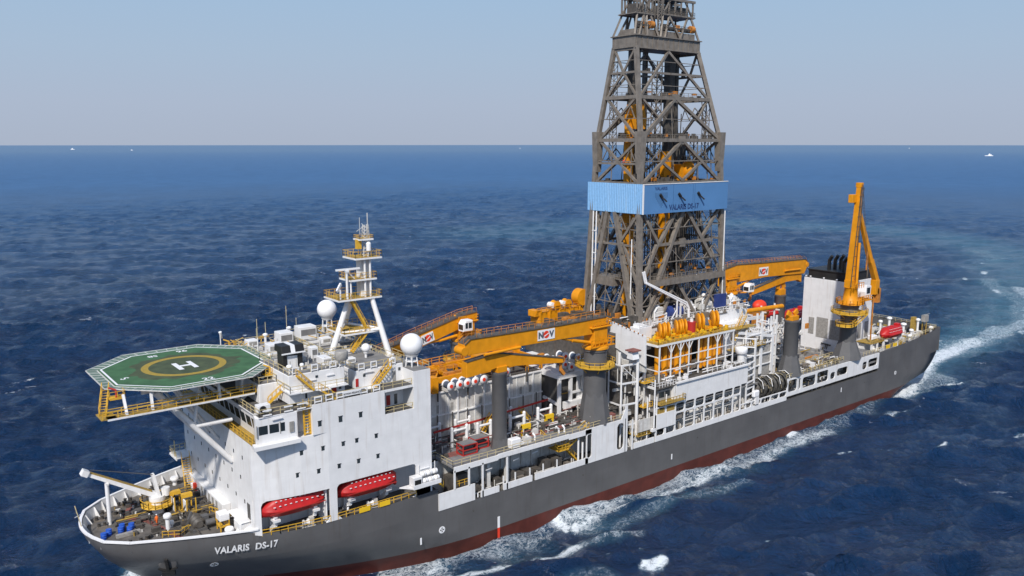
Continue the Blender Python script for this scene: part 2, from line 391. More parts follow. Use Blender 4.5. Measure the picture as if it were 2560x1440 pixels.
    Z = Z+bump_up*0.6
    hullmask = (np.abs(Y) < 17) & (X > 10) & (X < 212)
    Z = np.where(hullmask, -1.2, Z*fade)
    X2 = X+DX*fade*(~hullmask); Y2 = Y+DY*fade*(~hullmask)
    n, m_ = X.shape
    co = np.stack([X2, Y2, Z], -1).reshape(-1, 3)
    idx = np.arange(n*m_).reshape(n, m_)
    q = np.stack([idx[:-1, :-1], idx[1:, :-1], idx[1:, 1:], idx[:-1, 1:]], -1).reshape(-1, 4)
    me = bpy.data.meshes.new('sea')
    me.vertices.add(len(co)); me.vertices.foreach_set('co', co.astype(np.float32).ravel())
    me.loops.add(q.size); me.loops.foreach_set('vertex_index', q.astype(np.int32).ravel())
    me.polygons.add(len(q)); me.polygons.foreach_set('loop_start', (np.arange(len(q))*4).astype(np.int32))
    me.polygons.foreach_set('use_smooth', np.ones(len(q), bool))
    me.update(calc_edges=True)
    at = me.attributes.new('churn', 'FLOAT', 'POINT'); at.data.foreach_set('value', F.astype(np.float32).ravel())
    at = me.attributes.new('slick', 'FLOAT', 'POINT'); at.data.foreach_set('value', slick.astype(np.float32).ravel())
    o = bpy.data.objects.new('sea', me); COL.objects.link(o); o['kind'] = 'structure'
    # material
    m = bpy.data.materials.new('sea_water'); m.use_nodes = True; nd = m.node_tree.nodes; l = m.node_tree.links
    b = nd['Principled BSDF']; out = nd['Material Output']
    tc = nd.new('ShaderNodeNewGeometry')
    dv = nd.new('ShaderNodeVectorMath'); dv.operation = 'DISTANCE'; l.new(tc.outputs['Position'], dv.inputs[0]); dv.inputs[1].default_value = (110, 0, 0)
    def noise(scale, detail, rough, vec, dist=0.0):
        x = nd.new('ShaderNodeTexNoise'); x.inputs['Scale'].default_value = scale; x.inputs['Detail'].default_value = detail
        x.inputs['Roughness'].default_value = rough; x.inputs['Distortion'].default_value = dist; l.new(vec, x.inputs['Vector']); return x.outputs[0]
    def mapping(rot, sc):
        x = nd.new('ShaderNodeMapping'); x.vector_type = 'TEXTURE'; x.inputs['Rotation'].default_value = (0, 0, rot); x.inputs['Scale'].default_value = sc
        l.new(tc.outputs['Position'], x.inputs[0]); return x.outputs[0]
    def math_(op, a, b2=None, c=None):
        x = nd.new('ShaderNodeMath'); x.operation = op
        for i, v in enumerate((a, b2, c)):
            if v is None: continue
            if isinstance(v, (int, float)): x.inputs[i].default_value = v
            else: l.new(v, x.inputs[i])
        return x.outputs[0]
    def mrange(v, a, b2, c, d):
        x = nd.new('ShaderNodeMapRange'); l.new(v, x.inputs[0])
        for i, k in enumerate((a, b2, c, d)): x.inputs[i+1].default_value = k
        return x.outputs[0]
    wd = R_(52)
    v1 = mapping(wd, (1.0, 2.4, 1)); v2 = mapping(wd+0.16, (1, 1.9, 1)); v3 = mapping(wd-0.16, (1, 2.0, 1))
    n1 = noise(0.12, 6, 0.68, v1, 0.3); n2 = noise(0.45, 6, 0.7, v2, 0.4); n3 = noise(1.6, 5, 0.7, v3, 0.3); n4 = noise(0.026, 8, 0.66, v3, 0.2)
    h = math_('ADD', math_('MULTIPLY', n1, 3.4), math_('MULTIPLY', n2, 2.9))
    h = math_('ADD', h, math_('MULTIPLY', n3, 0.60)); h = math_('ADD', h, math_('MULTIPLY', n4, 5.5))
    sl_ = nd.new('ShaderNodeAttribute'); sl_.attribute_name = 'slick'
    h = math_('MULTIPLY', h, mrange(sl_.outputs['Fac'], 0, 1, 1, 0.5))
    bp = nd.new('ShaderNodeBump'); bp.inputs['Strength'].default_value = 1.0; bp.inputs['Distance'].default_value = 0.8; l.new(h, bp.inputs['Height'])
    l.new(bp.outputs[0], b.inputs['Normal'])
    big = noise(0.004, 4, 0.6, mapping(wd, (1, 3, 1)), 0.6)
    cr = nd.new('ShaderNodeMix'); cr.data_type = 'RGBA'; l.new(mrange(big, 0.35, 0.65, 0, 1), cr.inputs[0])
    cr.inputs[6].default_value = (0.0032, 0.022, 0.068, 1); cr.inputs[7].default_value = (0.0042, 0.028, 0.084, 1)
    fr_ = nd.new('ShaderNodeMix'); fr_.data_type = 'RGBA'; fr_.inputs[7].default_value = (0.050, 0.138, 0.285, 1); l.new(cr.outputs[2], fr_.inputs[6]); l.new(mrange(dv.outputs['Value'], 150, 1500, 0, 1), fr_.inputs[0])  # base colour brightens with distance, painting in sky reflection and haze
    fr2 = nd.new('ShaderNodeMix'); fr2.data_type = 'RGBA'; fr2.inputs[7].default_value = (0.115, 0.195, 0.30, 1); l.new(fr_.outputs[2], fr2.inputs[6]); l.new(mrange(dv.outputs['Value'], 1500, 9000, 0, 1), fr2.inputs[0])  # paler again towards the horizon: haze painted into the base colour
    tq = nd.new('ShaderNodeMix'); tq.data_type = 'RGBA'; tq.inputs[7].default_value = (0.06, 0.16, 0.21, 1); vm = nd.new('ShaderNodeMix'); vm.data_type = 'RGBA'; vm.blend_type = 'MULTIPLY'; vm.inputs[0].default_value = 1; l.new(fr2.outputs[2], vm.inputs[6]); l.new(mrange(noise(0.05, 10, 0.78, v1, 0.3), 0.36, 0.64, 0.78, 1.22), vm.inputs[7]); l.new(vm.outputs[2], tq.inputs[6])  # noise multiply paints light and dark wave slopes into the base colour
    at = nd.new('ShaderNodeAttribute'); at.attribute_name = 'churn'
    l.new(mrange(math_('ADD', at.outputs['Fac'], math_('MULTIPLY', math_('SUBTRACT', noise(0.12, 5, 0.6, v2), 0.5), 0.8)), 0.3, 1.0, 0, 0.85), tq.inputs[0]) if False else l.new(math_('MINIMUM', math_('ADD', mrange(math_('ADD', at.outputs['Fac'], math_('MULTIPLY', math_('SUBTRACT', noise(0.12, 5, 0.6, v2), 0.5), 0.8)), 0.3, 1.0, 0, 0.85), math_('MULTIPLY', sl_.outputs['Fac'], 0.42)), 0.9), tq.inputs[0])
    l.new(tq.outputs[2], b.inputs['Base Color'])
    l.new(mrange(dv.outputs['Value'], 100, 1800, 0.09, 0.60), b.inputs['Roughness']); b.inputs['Specular IOR Level'].default_value = 0.75; b.inputs['IOR'].default_value = 1.33
    # foam: churned lace near the ship, and scattered small whitecaps
    fv = mapping(0.0, (1.5, 1, 1))
    f1 = noise(0.55, 9, 0.72, fv, 0.9); f2 = noise(1.7, 6, 0.7, fv, 0.5)
    f3 = noise(1.25, 8, 0.7, fv, 1.4)
    rid = math_('MINIMUM', math_('ABSOLUTE', math_('SUBTRACT', f1, 0.5)), math_('MULTIPLY', math_('ABSOLUTE', math_('SUBTRACT', f3, 0.5)), 1.3))
    lace = math_('ADD', math_('MULTIPLY', rid, -4.2), math_('MULTIPLY', f2, 0.5))
    fo = math_('ADD', lace, math_('MULTIPLY', at.outputs['Fac'], 1.12))
    foam = mrange(fo, 0.72, 1.02, 0, 1)
    cap1 = noise(0.07, 3, 0.6, mapping(wd, (1, 1.8, 1)), 0.2); cap2 = noise(0.6, 6, 0.7, mapping(wd, (1, 3.0, 1)), 0.8)
    caps = math_('MULTIPLY', mrange(cap1, 0.645, 0.71, 0, 1), mrange(cap2, 0.57, 0.66, 0, 1))
    fa = math_('MINIMUM', math_('ADD', foam, math_('MULTIPLY', caps, 0.8)), 1.0)
    df = nd.new('ShaderNodeBsdfPrincipled'); df.inputs['Base Color'].default_value = (0.72, 0.77, 0.80, 1); df.inputs['Roughness'].default_value = 0.7
    b2_ = nd.new('ShaderNodeBump'); b2_.inputs['Distance'].default_value = 0.6; b2_.inputs['Strength'].default_value = 0.9; l.new(f2, b2_.inputs['Height']); l.new(b2_.outputs[0], df.inputs['Normal'])
    ms = nd.new('ShaderNodeMixShader'); l.new(fa, ms.inputs[0]); l.new(b.outputs[0], ms.inputs[1]); l.new(df.outputs[0], ms.inputs[2])
    l.new(ms.outputs[0], out.inputs[0])
    me.materials.append(m)
build_sea()

# ------------------------------------------------------------------ drillship: hull
SHIP = T('drillship', 'long grey-hulled drillship with white superstructure and red boot-topping, underway', 'ship', (110, 0, 0))
WT = [(0,0),(.0015,.06),(.006,.12),(.02,.22),(.05,.36),(.14,.51),(.30,.655),(.47,.79),(.62,.89),(.80,.965),(1,1)]   # (u, half width / 18) at deck level
def stem_x(z): return interp(z, [(-3,13.5),(0,11.5),(2.2,9.6),(4.3,7.4),(6.7,4.7),(9,2.6),(12.6,0.4),(14.2,0.0)])
def blen(z): return interp(z, [(-3,62),(0,58),(4,48),(8,36),(11,32.5),(14.2,32)])
def w_u(u, z):
    k = max(0, min(1, z/11.0))**1.35
    return 18*(k*interp(u, WT)+(1-k)*math.sin(min(1,u)*pi/2)**0.95)
def hull_pt(u, z): return (stem_x(z)+u*blen(z), w_u(u, z))
def hw(x, z):
    if x > 205: return 18-0.8*((x-205)/25)**2
    return w_u((x-stem_x(z))/blen(z), z) if x < stem_x(z)+blen(z) else 18.0
def stern_x(z): return interp(z, [(-3,200),(0,209.5),(1,213),(2.6,218),(4.5,222.5),(6.5,226),(9.1,228.6),(11,229.8),(17,230)])
US = [0,.0015,.006,.02,.05,.09,.14,.2,.26,.33,.40,.47,.55,.62,.7,.8,.9,1.0]
def hull_rows(levels, xs_from=0.0, xs_to=None, full=True):
    rows = []
    for z in levels:
        row = []
        for u in US:
            x, w = hull_pt(u, z); row.append((x, -w, z))
        xe = stern_x(z)
        for k in range(1, 11): 
            x = row[len(US)-1][0]+(200-row[len(US)-1][0])*k/10; row.append((x, -18.0, z))
        for k in range(1, 6):
            x = 200+(xe-200)*k/5
            w = 18-0.8*max(0, (x-205)/25)**2-(max(0, (4-z))/7*5.5)*(k/5)**2
            row.append((x, -w, z))
        row.append((xe, 0, z)); rows.append(row)
    return rows
def add_rows(m, rows):
    n = len(rows[0])
    for sgn in (1, -1):
        vs = [(x, y*sgn, z) for r in rows for x, y, z in r]
        fs = []
        for j in range(len(rows)-1):
            for i in range(n-1):
                q = (j*n+i, j*n+i+1, (j+1)*n+i+1, (j+1)*n+i); fs.append(q if sgn > 0 else q[::-1])
        m.add(vs, fs, True)
hm = M(); add_rows(hm, hull_rows([2.2, 4, 5.5, 7, 8, 9.1]))
# flare and bulwark forward of the step at x 50.7, poop sides aft of x 193.5
def side_strip(m, x0, x1, z0, zt, n=24, thick=0.0):
    for sgn in (1, -1):
        vs = []
        for i in range(n+1):
            x = x0+(x1-x0)*i/n; t = zt(x) if callable(zt) else zt
            for z in (z0, (z0+t)/2, t): vs.append((x, -sgn*hw(x, z), z))
        fs = [(i*3+j, (i+1)*3+j, (i+1)*3+j+1, i*3+j+1) for i in range(n) for j in (0, 1)]
        m.add(vs, [f if sgn > 0 else f[::-1] for f in fs], True)
def fore_top(x): return interp(x, [(0, 14.2), (18, 14.1), (22, 13.2), (26, 12.9), (51, 12.9)])
def aft_top(x): return interp(x, [(193, 14.3), (205, 14.7), (218, 15.4), (230, 16.3)])
lv = [9.1, 10.3, 11.5, 12.6, 13.4, 14.2]
rows = []
for z in lv:
    rows.append([(hull_pt(u, z)[0], -hull_pt(u, z)[1], z) for u in US if hull_pt(u, z)[0] < 19.0])
nmin = min(len(r) for r in rows); rows = [r[:nmin] for r in rows]
for sgn in (1, -1):
    vs = [(x, y*sgn, z) for r in rows for x, y, z in r]
    fs = [(j*nmin+i, j*nmin+i+1, (j+1)*nmin+i+1, (j+1)*nmin+i) for j in range(len(rows)-1) for i in range(nmin-1)]
    hm.add(vs, [f if sgn > 0 else f[::-1] for f in fs], True)
ends = [r[-1] for r in rows]     # knit the bow rows to the strip that runs aft
for sgn in (1, -1):
    n = 26; vs = []
    for i in range(n+1):
        for j, z in enumerate(lv):
            x0 = ends[j][0]; x = x0+(50.7-x0)*i/n
            zz = 9.1+(z-9.1)*(fore_top(x)-9.1)/(14.2-9.1) if i else z
            vs.append((x, -sgn*hw(x, zz), zz))
    L_ = len(lv)
    fs = [(i*L_+j, (i+1)*L_+j, (i+1)*L_+j+1, i*L_+j+1) for i in range(n) for j in range(L_-1)]
    hm.add(vs, [f if sgn > 0 else f[::-1] for f in fs], True)
side_strip(hm, 193.4, 230, 9.1, aft_top, 14)
hm.v = [(min(v[0], stern_x(v[2])) if v[0] > 205 else v[0], v[1], v[2]) for v in hm.v]
tw = hw(230, 12); hm.add([(230, -tw, 9.1), (230, tw, 9.1), (230, tw, 16.3), (230, -tw, 16.3)], [(0, 1, 2, 3)])
for s_ in (-1, 1):
    hm.add([(50.7, s_*18, 9.1), (50.7, s_*13, 9.1), (50.7, s_*13, 12.9), (50.7, s_*18, 12.9)], [(0,1,2,3)])
    hm.add([(193.4, s_*18, 9.1), (193.4, s_*13, 9.1), (193.4, s_*13, 14.3), (193.4, s_*18, 14.3)], [(0,1,2,3)])
HULL = O('hull', hm, 'hull_grey', SHIP)
bt = M(); add_rows(bt, hull_rows([-3, -1.5, 0, 1.1, 2.2])); O('boot_topping', bt, 'antifouling', SHIP)
# decks
dk = M()
def deck_poly(x0, x1, z, n=24, inset=0.25):
    a = [(x0+(x1-x0)*i/n) for i in range(n+1)]
    return [(x, -hw(x, z)+inset) for x in a]+[(x, hw(x, z)-inset) for x in reversed(a)]
dk.prism(deck_poly(0.6, 51, 12.5, 30), 12.3, 12.5)
O('foredeck', dk, 'foredeck_paint', SHIP)
dk = M(); dk.prism(deck_poly(50.5, 200, 9.05), 8.8, 9.05); O('main_deck', dk, 'deck_dark', SHIP)
dk = M(); dk.prism(deck_poly(193.2, 229.6, 13.2), 13.0, 13.2); dk.box(186, 193.3, -17.5, 17.5, 11.6, 12.0); O('poop_deck', dk, 'deck_grey', SHIP)
# bulwark: white inner plating, cap rail and stays round the bow
bw = M(); cap = M(); pr = None
pts = []
for u in US:
    x, w = hull_pt(u, 14.2)
    if x < 21: pts.append((x, w))
pts.append((20.5, hw(20.5, 14.1)))
pts = sorted(set((round(a, 3), round(b, 3)) for a, b in pts))
fine = []
for (x0, w0), (x1, w1) in zip(pts, pts[1:]):
    n = max(1, int(math.hypot(x1-x0, w1-w0)/1.0))
    for i in range(n): fine.append((x0+(x1-x0)*i/n, w0+(w1-w0)*i/n))
fine.append(pts[-1])
for s_ in (-1, 1):
    for i, ((x0, w0), (x1, w1)) in enumerate(zip(fine, fine[1:])):
        q0 = Vector((max(x0, 0)+0.25*(1 if w0 < 9 else 0.3), s_*max(w0-0.22, 0), 0)); q1 = Vector((x1+0.25*(1 if w1 < 9 else 0.3), s_*(w1-0.22), 0))
        b0 = Vector((q0.x+.35, s_*max(0, min(abs(q0.y), hw(q0.x+.35, 12.5)-.25)), 0)); b1 = Vector((q1.x+.35, s_*max(0, min(abs(q1.y), hw(q1.x+.35, 12.5)-.25)), 0))
        bw.add([(b0.x, b0.y, 12.5), (b1.x, b1.y, 12.5), (q1.x, q1.y, 14.12), (q0.x, q0.y, 14.12)], [(0, 1, 2, 3)])
        cap.bar((x0, s_*w0, 14.22), (x1, s_*w1, 14.22), 0.42, 0.24)
        if i % 2 == 0 and w0 > 2:
            nrm = Vector((x1-x0, s_*(w1-w0), 0)).normalized(); inn = Vector((-nrm.y*s_, nrm.x*s_, 0))*(-1)
            if inn.y*s_ > 0: inn = -inn
            bw.add([(q0.x, q0.y, 12.5), (q0.x+inn.x*1.0, q0.y+inn.y*1.0, 12.5), (q0.x+inn.x*0.25, q0.y+inn.y*0.25, 14.0), (q0.x, q0.y, 14.1)], [(0, 1, 2, 3)])
O('bulwark', bw, 'white', SHIP); O('cap_rail', cap, 'white_clean', SHIP)
# the name on the bow, bent round the flare
def on_hull(m, x0, z0, x1=None, zslope=0.0):
    a, b = extent(m, 0); c, d = extent(m, 1)
    r = []
    for v in m.v:
        x = x0+(v[0]-a); z = z0+(v[1]-c)+zslope*(x-x0); r.append((x, -hw(x, z)-0.16, z))
    m.v = r; return m
t1 = text_mesh('VALARIS', 1.0, 0.035, 1.05); e0 = extent(t1, 0); e1 = extent(t1, 1); t1.v = [((v[0])*4.55/(e0[1]-e0[0]), v[1]*1.25/(e1[1]-e1[0]), 0) for v in t1.v]
t1 = on_hull(t1, 14.7, 10.95, zslope=-0.02); O('name_lettering', t1, 'white_clean', HULL)
t2 = text_mesh('DS-17', 1.0, 0.035, 1.05); e0 = extent(t2, 0); e1 = extent(t2, 1); t2.v = [((v[0])*3.1/(e0[1]-e0[0]), v[1]*1.25/(e1[1]-e1[0]), 0) for v in t2.v]
t2 = on_hull(t2, 20.1, 10.8, zslope=-0.02); O('name_lettering', t2, 'white_clean', HULL)
mk = M()
def disc_y(m, x, y, z, r, th=0.03, n=20): m.lathe((x, y, z), [(r, -th), (r, 0)], n, 'y')
def hull_y(x, z): return -hw(x, z)
for x, z, r in ((51.4, 5.5, 0.62), (203.2, 6.9, 0.55), (15.2, 8.4, 0.55)):
    m = M(); disc_y(m, x, hull_y(x, z)-0.01, z, r)
    if x < 40: m.v = [(a_, -hw(a_, c_)-0.12-(.03 if b_ < hull_y(x, z)-.02 else 0), c_) for a_, b_, c_ in m.v]
    o = O('thruster_mark', m, 'white_clean', HULL)
    m = M(); y = hull_y(x, z)-0.05
    for k in range(4):
        t = k*pi/2; m.add([(x, y, z), (x+r*.7*cos(t-.35), y, z+r*.7*sin(t-.35)), (x+r*.7*cos(t+.35), y, z+r*.7*sin(t+.35))], [(0, 1, 2)])
    if x < 40: m.v = [(a_, -hw(a_, c_)-0.19, c_) for a_, b_, c_ in m.v]
    O('thruster_cross', m, 'black', o)
for x, z in ((47.2, 4.7), (109.7, 4.6), (175.4, 7.1)):
    m = M(); m.box(x-0.16, x+0.16, -18.04, -17.99, z-0.6, z+0.6); O('tug_mark', m, 'white_clean', HULL)
# plate edges, discharge stains and small fittings down the side
m = M()
for x in (58, 84, 118, 141, 166, 187, 210): m.box(x-.12, x+.12, -18.03 if x < 205 else hull_y(x, 7)-.03, -17.98 if x < 205 else hull_y(x, 7)+.02, 6.9, 7.15)
O('hull_fitting', m, 'steel_dark', HULL)
m = M(); m.bar((20.5, -hw(20.5, 12.9)-.03, 12.95), (50.7, -18.03, 12.95), .1, .14); O('rubbing_strip', m, 'hull_grey', HULL)
m = M(); m.box(63.25, 63.75, -18.05, -17.99, 2.3, 4.4); O('draught_mark', m, 'white_clean', HULL)
m = M(); m.box(63.25, 63.75, -18.05, -17.99, 0.2, 2.25); O('draught_mark', m, 'bright_red', HULL)
# anchor in its pocket on the port bow
AN = M(); ax, az = 9.3, 9.5; ay = -hw(ax, az)
n_ = Vector((-0.45, -0.8, -0.35)).normalized(); pk = M()
c = Vector((ax, ay, az))
pk.lathe((0,0,0), [(1.25, 0), (1.35, 0.22), (1.0, 0.24)], 16)
rot = n_.to_track_quat('Z', 'Y').to_matrix()
pk.v = [tuple(c+rot@Vector(v)) for v in pk.v]
O('anchor_pocket', pk, 'hull_grey', HULL)
AN.bar((0, 1.6, 0.5), (0, -1.1, 0.5), 0.4); AN.bar((0, -1.1, 0.5), (-1.3, -0.2, 0.55), 0.55, 0.45, 0.2, 0.2); AN.bar((0, -1.1, 0.5), (1.3, -0.2, 0.55), 0.55, 0.45, 0.2, 0.2)
AN.bar((-0.9, -1.2, 0.5), (0.9, -1.2, 0.5), 0.7, 0.5)
AN.v = [tuple(c+rot@(Vector(v))) for v in AN.v]
O('anchor', AN, 'black', SHIP)
# ------------------------------------------------------------------ accommodation block
FX = 20.0
def foot(x0=FX, x1=49.6, yi=None):
    return [(x0, -16.0), (23.5, -16.95), (27, -17.55), (31.2, -17.98), (x1, -17.98), (x1, 17.98), (31.2, 17.98), (27, 17.55), (23.5, 16.95), (x0, 16.0)]
ACC = M()
ACC.prism(foot(), 18.8, 27.3)                                  # storeys over the boat bays
ACC.prism([(28.9, -17.98), (41.1, -17.98), (41.1, 17.98), (28.9, 17.98)], 27.3, 32.0)
ACC.box(41.1, 46.4, -14.6, 17.98, 27.3, 32.0)                  # behind the balcony notch
ACC.wall_y(41.1, 46.4, 27.3, 28.0, -17.98, -17.75, [])
ACC.box(41.1, 46.4, -17.9, -17.7, 31.6, 32.0)
ACC.prism([(46.4, -17.98), (49.6, -17.98), (49.6, 17.98), (46.4, 17.98)], 27.3, 34.1)
ACC.box(FX+0.05, 49.5, -13.2, 13.2, 12.5, 18.8)                # inboard wall of the boat bays
ACC.prism([(FX, -15.5), (20.9, -15.8), (20.9, 15.8), (FX, 15.5)], 12.5, 18.8)
for s_ in (-1, 1):
    y0, y1 = (-17.98, -17.68) if s_ < 0 else (17.68, 17.98)
    w = M(); w.wall_y(31.2, 49.6, 12.9, 18.8, y0, y1, [(32.4, 46.6, 12.9, 18.6), (49.3, 49.6, 12.9, 15.0)], 0.7)
    ACC.add(w.v, w.f)
    fpts = [(FX, 16.0), (23.5, 16.95), (27, 17.55), (31.2, 17.98)]
    for (xa, ya), (xb, yb_) in zip(fpts, fpts[1:]):
        zb_ = 18.3; ACC.add([(xa, s_*ya, zb_), (xb, s_*yb_, zb_), (xb, s_*yb_, 18.8), (xa, s_*ya, 18.8)], [(0, 1, 2, 3) if s_ < 0 else (3, 2, 1, 0)])
    ACC.add([(FX, s_*16.0, 13.3), (21.0, s_*16.27, 13.0), (21.0, s_*16.27, 18.3), (FX, s_*16.0, 18.3)], [(0, 1, 2, 3) if s_ < 0 else (3, 2, 1, 0)])
    ACC.add([(21.0, s_*16.27, 18.3), (21.0, s_*16.27, 17.5), (21.25, s_*16.35, 18.05), (21.8, s_*16.5, 18.3)], [(0, 1, 2, 3) if s_ < 0 else (3, 2, 1, 0)])
    ACC.prism_y([(31.2, 12.9), (31.2, 13.7), (30.5, 12.9)], y0+.01, y1-.01); ACC.prism_y([(32.4, 12.9), (33.1, 12.9), (32.4, 13.7)], y0+.01, y1-.01)
    ACC.add([(FX-1.5, s_*15.2, 14.2), (FX, s_*15.95, 15.6), (FX, s_*15.95, 13.6), (FX-1.5, s_*15.2, 14.1)], [(0, 1, 2, 3) if s_ < 0 else (3, 2, 1, 0)])
A_ = O('accommodation_block', ACC, 'white', SHIP, smooth=False)
fl = M(); fl.box(41.2, 46.3, -17.6, -14.7, 28.0, 28.06); O('balcony_floor', fl, 'deck_dark', SHIP)
# portholes and windows, each its own pane in the wall
for x, z, w, h in [(30.0, 28.9, .55, .8), (33.4, 28.9, .6, .9), (36.8, 28.9, .55, .8), (27.1, 24.85, .5, .65), (30.4, 24.9, .5, .65), (33.7, 24.9, .5, .65),
                   (36.0, 24.9, .5, .65), (39.4, 24.9, .5, .65), (26.4, 21.5, .5, .65), (29.6, 21.45, .5, .65), (32.9, 21.5, .5, .65), (36.2, 21.5, .5, .65), (39.6, 21.5, .5, .65)]:
    y = -float(np.interp(x, [20, 23.5, 27, 31.2, 40], [16.0, 16.95, 17.55, 17.98, 17.98])) if z < 27 else -17.98
    m = M(); m.box(x-w/2, x+w/2, y-0.03, y+0.05, z-h/2, z+h/2); m.box(x-w/2-.08, x+w/2+.08, y-0.09, y-0.02, z+h/2, z+h/2+0.08)
    O('window', m, 'window_dark', A_)
for j, z in enumerate((17.4, 20.9, 24.3)):
    for i, y in enumerate(np.arange(-12.5, 14, 3.6)):
        yy = y+(1.2 if j % 2 else 0)
        m = M(); m.box(FX-0.03, FX+0.05, yy-0.17, yy+0.17, z-0.3, z+0.3); O('window', m, 'window_dark', A_)
m = M()
for x, w, mt in ((42.0, .6, 0), (43.6, .7, 1), (45.0, .55, 0)):
    q = M(); q.box(x-w/2, x+w/2, -14.66, -14.58, 28.2, 29.9); O('door' if not mt else 'fire_box', q, 'window_dark' if not mt else 'red', A_)
# bridge: a glazed front with forward-leaning windows, wings out to the ship's side
BR = M()
BR.prism([(21.9, -15.5), (28.9, -15.5), (28.9, 17.3), (21.9, 17.3)], 27.32, 31.5)
BR.add([(21.9, -15.5, 27.35), (21.9, 17.3, 27.35), (21.2, 17.3, 31.5), (21.2, -15.5, 31.5), (22.2, -15.5, 31.5), (22.2, 17.3, 31.5)], [(0, 3, 2, 1), (3, 4, 5, 2)])
BR.prism([(20.3, -17.7), (26.5, -17.98), (26.5, -15.5), (20.9, -15.5)], 27.32, 31.5)
BR.box(20.8, 28.9, -17.9, 17.5, 31.5, 31.62)
BR.prism([(19.7, -18.5), (26.6, -18.8), (26.6, -17.9), (20.0, -16.9)], 27.0, 27.6)     # lip under the wing
BRO = O('bridge', BR, 'white', SHIP, smooth=False)
for i in range(13):
    y = -14.2+i*2.35
    m = M(); dz = 28.9; a = 21.9-0.7*(28.75-27.35)/4.15-0.03; b = 21.9-0.7*(30.4-27.35)/4.15-0.03
    m.add([(a, y-0.92, 28.75), (a, y+0.92, 28.75), (b, y+0.92, 30.4), (b, y-0.92, 30.4)], [(0, 3, 2, 1)]); O('bridge_window', m, 'glass', BRO)
for x0, x1 in ((20.75, 22.05), (22.3, 23.7), (23.95, 24.6)):
    m = M(); ya = lambda x: -17.7-0.28*(x-20.3)/6.2-0.03
    m.add([(x0, ya(x0), 29.0), (x1, ya(x1), 29.0), (x1, ya(x1), 30.3), (x0, ya(x0), 30.3)], [(0, 1, 2, 3)]); O('bridge_window', m, 'glass', BRO)
m = M()
for x in (20.32, 23.8): m.cbox((x+.1, -17.85, 29.6), (.1, .16, 1.8))
m.cbox((25.6, -18.05, 29.4), (.7, .1, 1.6)); O('wing_door', m, 'louver', BRO)
fw_ = M(); fw_.box(20.0, 21.85, -16.8, 16.8, 27.3, 27.42); O('bridge_walkway', fw_, 'yellow_grate', SHIP)
r = M(); r.rail([(20.1, -16.7, 27.4), (20.1, 16.7, 27.4)], 1.1, 1.5, .08); O('bridge_rail', r, 'yellow', SHIP)
fw_ = M(); fw_.box(FX-1.3, FX, -6, 12, 12.5, 14.9); fw_.box(FX-1.5, FX, -14.6, -9.0, 14.9, 15.1)
# foredeck stores on the front of the house
fw_.box(FX-1.6, FX, -14.4, -11.8, 12.5, 14.9)
O('front_stores', fw_, 'white', SHIP, smooth=False, bevel=.08)
for y in (-3.4, -1.6, 0.2, 2.0, 3.8): 
    m = M(); m.box(FX-1.36, FX-1.3, y-.42, y+.42, 12.7, 14.6); O('store_door', m, 'louver', A_)
m = M(); m.box(FX-.05, FX-.01, -14.6, -13.5, 15.2, 17.6); O('store_door', m, 'deck_dark', A_)
# roof decks and upper houses
rd = M(); rd.box(29.0, 46.3, -17.8, 17.8, 32.0, 32.06); rd.box(20.9, 28.9, -17.8, 17.4, 31.62, 31.66); O('roof_deck', rd, 'deck_dark', SHIP)
rd = M(); rd.box(46.6, 49.5, -17.8, 17.8, 34.1, 34.15); O('after_roof', rd, 'deck_grey', SHIP)
def house(name, x0, x1, y0, y1, z0, z1, matn='white', deck='deck_grey', bev=.06):
    h = M(); h.box(x0, x1, y0, y1, z0, z1); o = O(name, h, matn, SHIP, bevel=bev)
    d = M(); d.box(x0+.12, x1-.12, y0+.12, y1-.12, z1, z1+.05); O('house_top', d, deck, o)
    return o
HA = house('upper_deckhouse', 26.3, 35.4, -15.8, -4.5, 32.0, 36.4)
HA2 = house('upper_deckhouse', 23.4, 26.3, -11.6, -1.5, 31.66, 34.6)
HC = house('upper_deckhouse', 28.0, 37.4, -4.5, 11.0, 32.0, 35.6)
HB = house('upper_deckhouse', 37.8, 46.5, -14.6, -4.0, 32.0, 34.9)
HD = house('upper_deckhouse', 37.4, 46.5, -4.0, 14.0, 32.0, 35.3)
m = M(); m.box(26.0, 27.6, -17.0, -12.0, 33.8, 34.0); m.box(26.2, 35.5, -16.9, -15.8, 33.7, 33.85); O('house_gallery', m, 'white', SHIP)
for (x, y, z, w, h, mt, ow) in [(33.6, -15.84, 33.0, .7, 1.0, 'red', HA), (34.6, -15.84, 33.3, .4, .7, 'window_dark', HA), (30.8, -15.84, 35.6, .4, .35, 'window_dark', HA), (29, -15.84, 32.9, .3, .8, 'window_dark', HA),
                            (38.1, -14.64, 33.0, .5, 1.3, 'red', HB), (39.4, -14.64, 34.0, .4, .4, 'window_dark', HB), (44.8, -14.64, 33.0, .6, 1.7, 'louver', HB), (42.4, -14.64, 34.2, .3, .4, 'window_dark', HB), (45.8, -14.64, 34, .4, .5, 'window_dark', HB)]:
    m = M(); m.box(x-w/2, x+w/2, y-.03, y+.05, z-h/2, z+h/2); O('locker' if mt == 'red' else 'window', m, mt, ow)
for y, z in ((-10.4, 33.4), (-8.6, 33.4), (-4.4, 33.2)):
    m = M(); m.box(23.36, 23.44, y-.4, y+.4, z-.6, z+.6); O('window', m, 'window_dark', HA2)
# long floodlight tubes under eaves
m = M()
for x0, x1, y, z in ((29.0, 30.6, -15.95, 35.2), (32.4, 33.6, -15.95, 35.5), (39.2, 41.0, -14.8, 34.5), (43.2, 44.4, -14.8, 34.5), (45.0, 46.2, -14.8, 30.6), (22.6, 24.2, -18.1, 31.1), (47.2, 49, -18.1, 17.4)):
    m.bar((x0, y, z), (x1, y, z), .14)
O('strip_light', m, 'white_clean', SHIP)
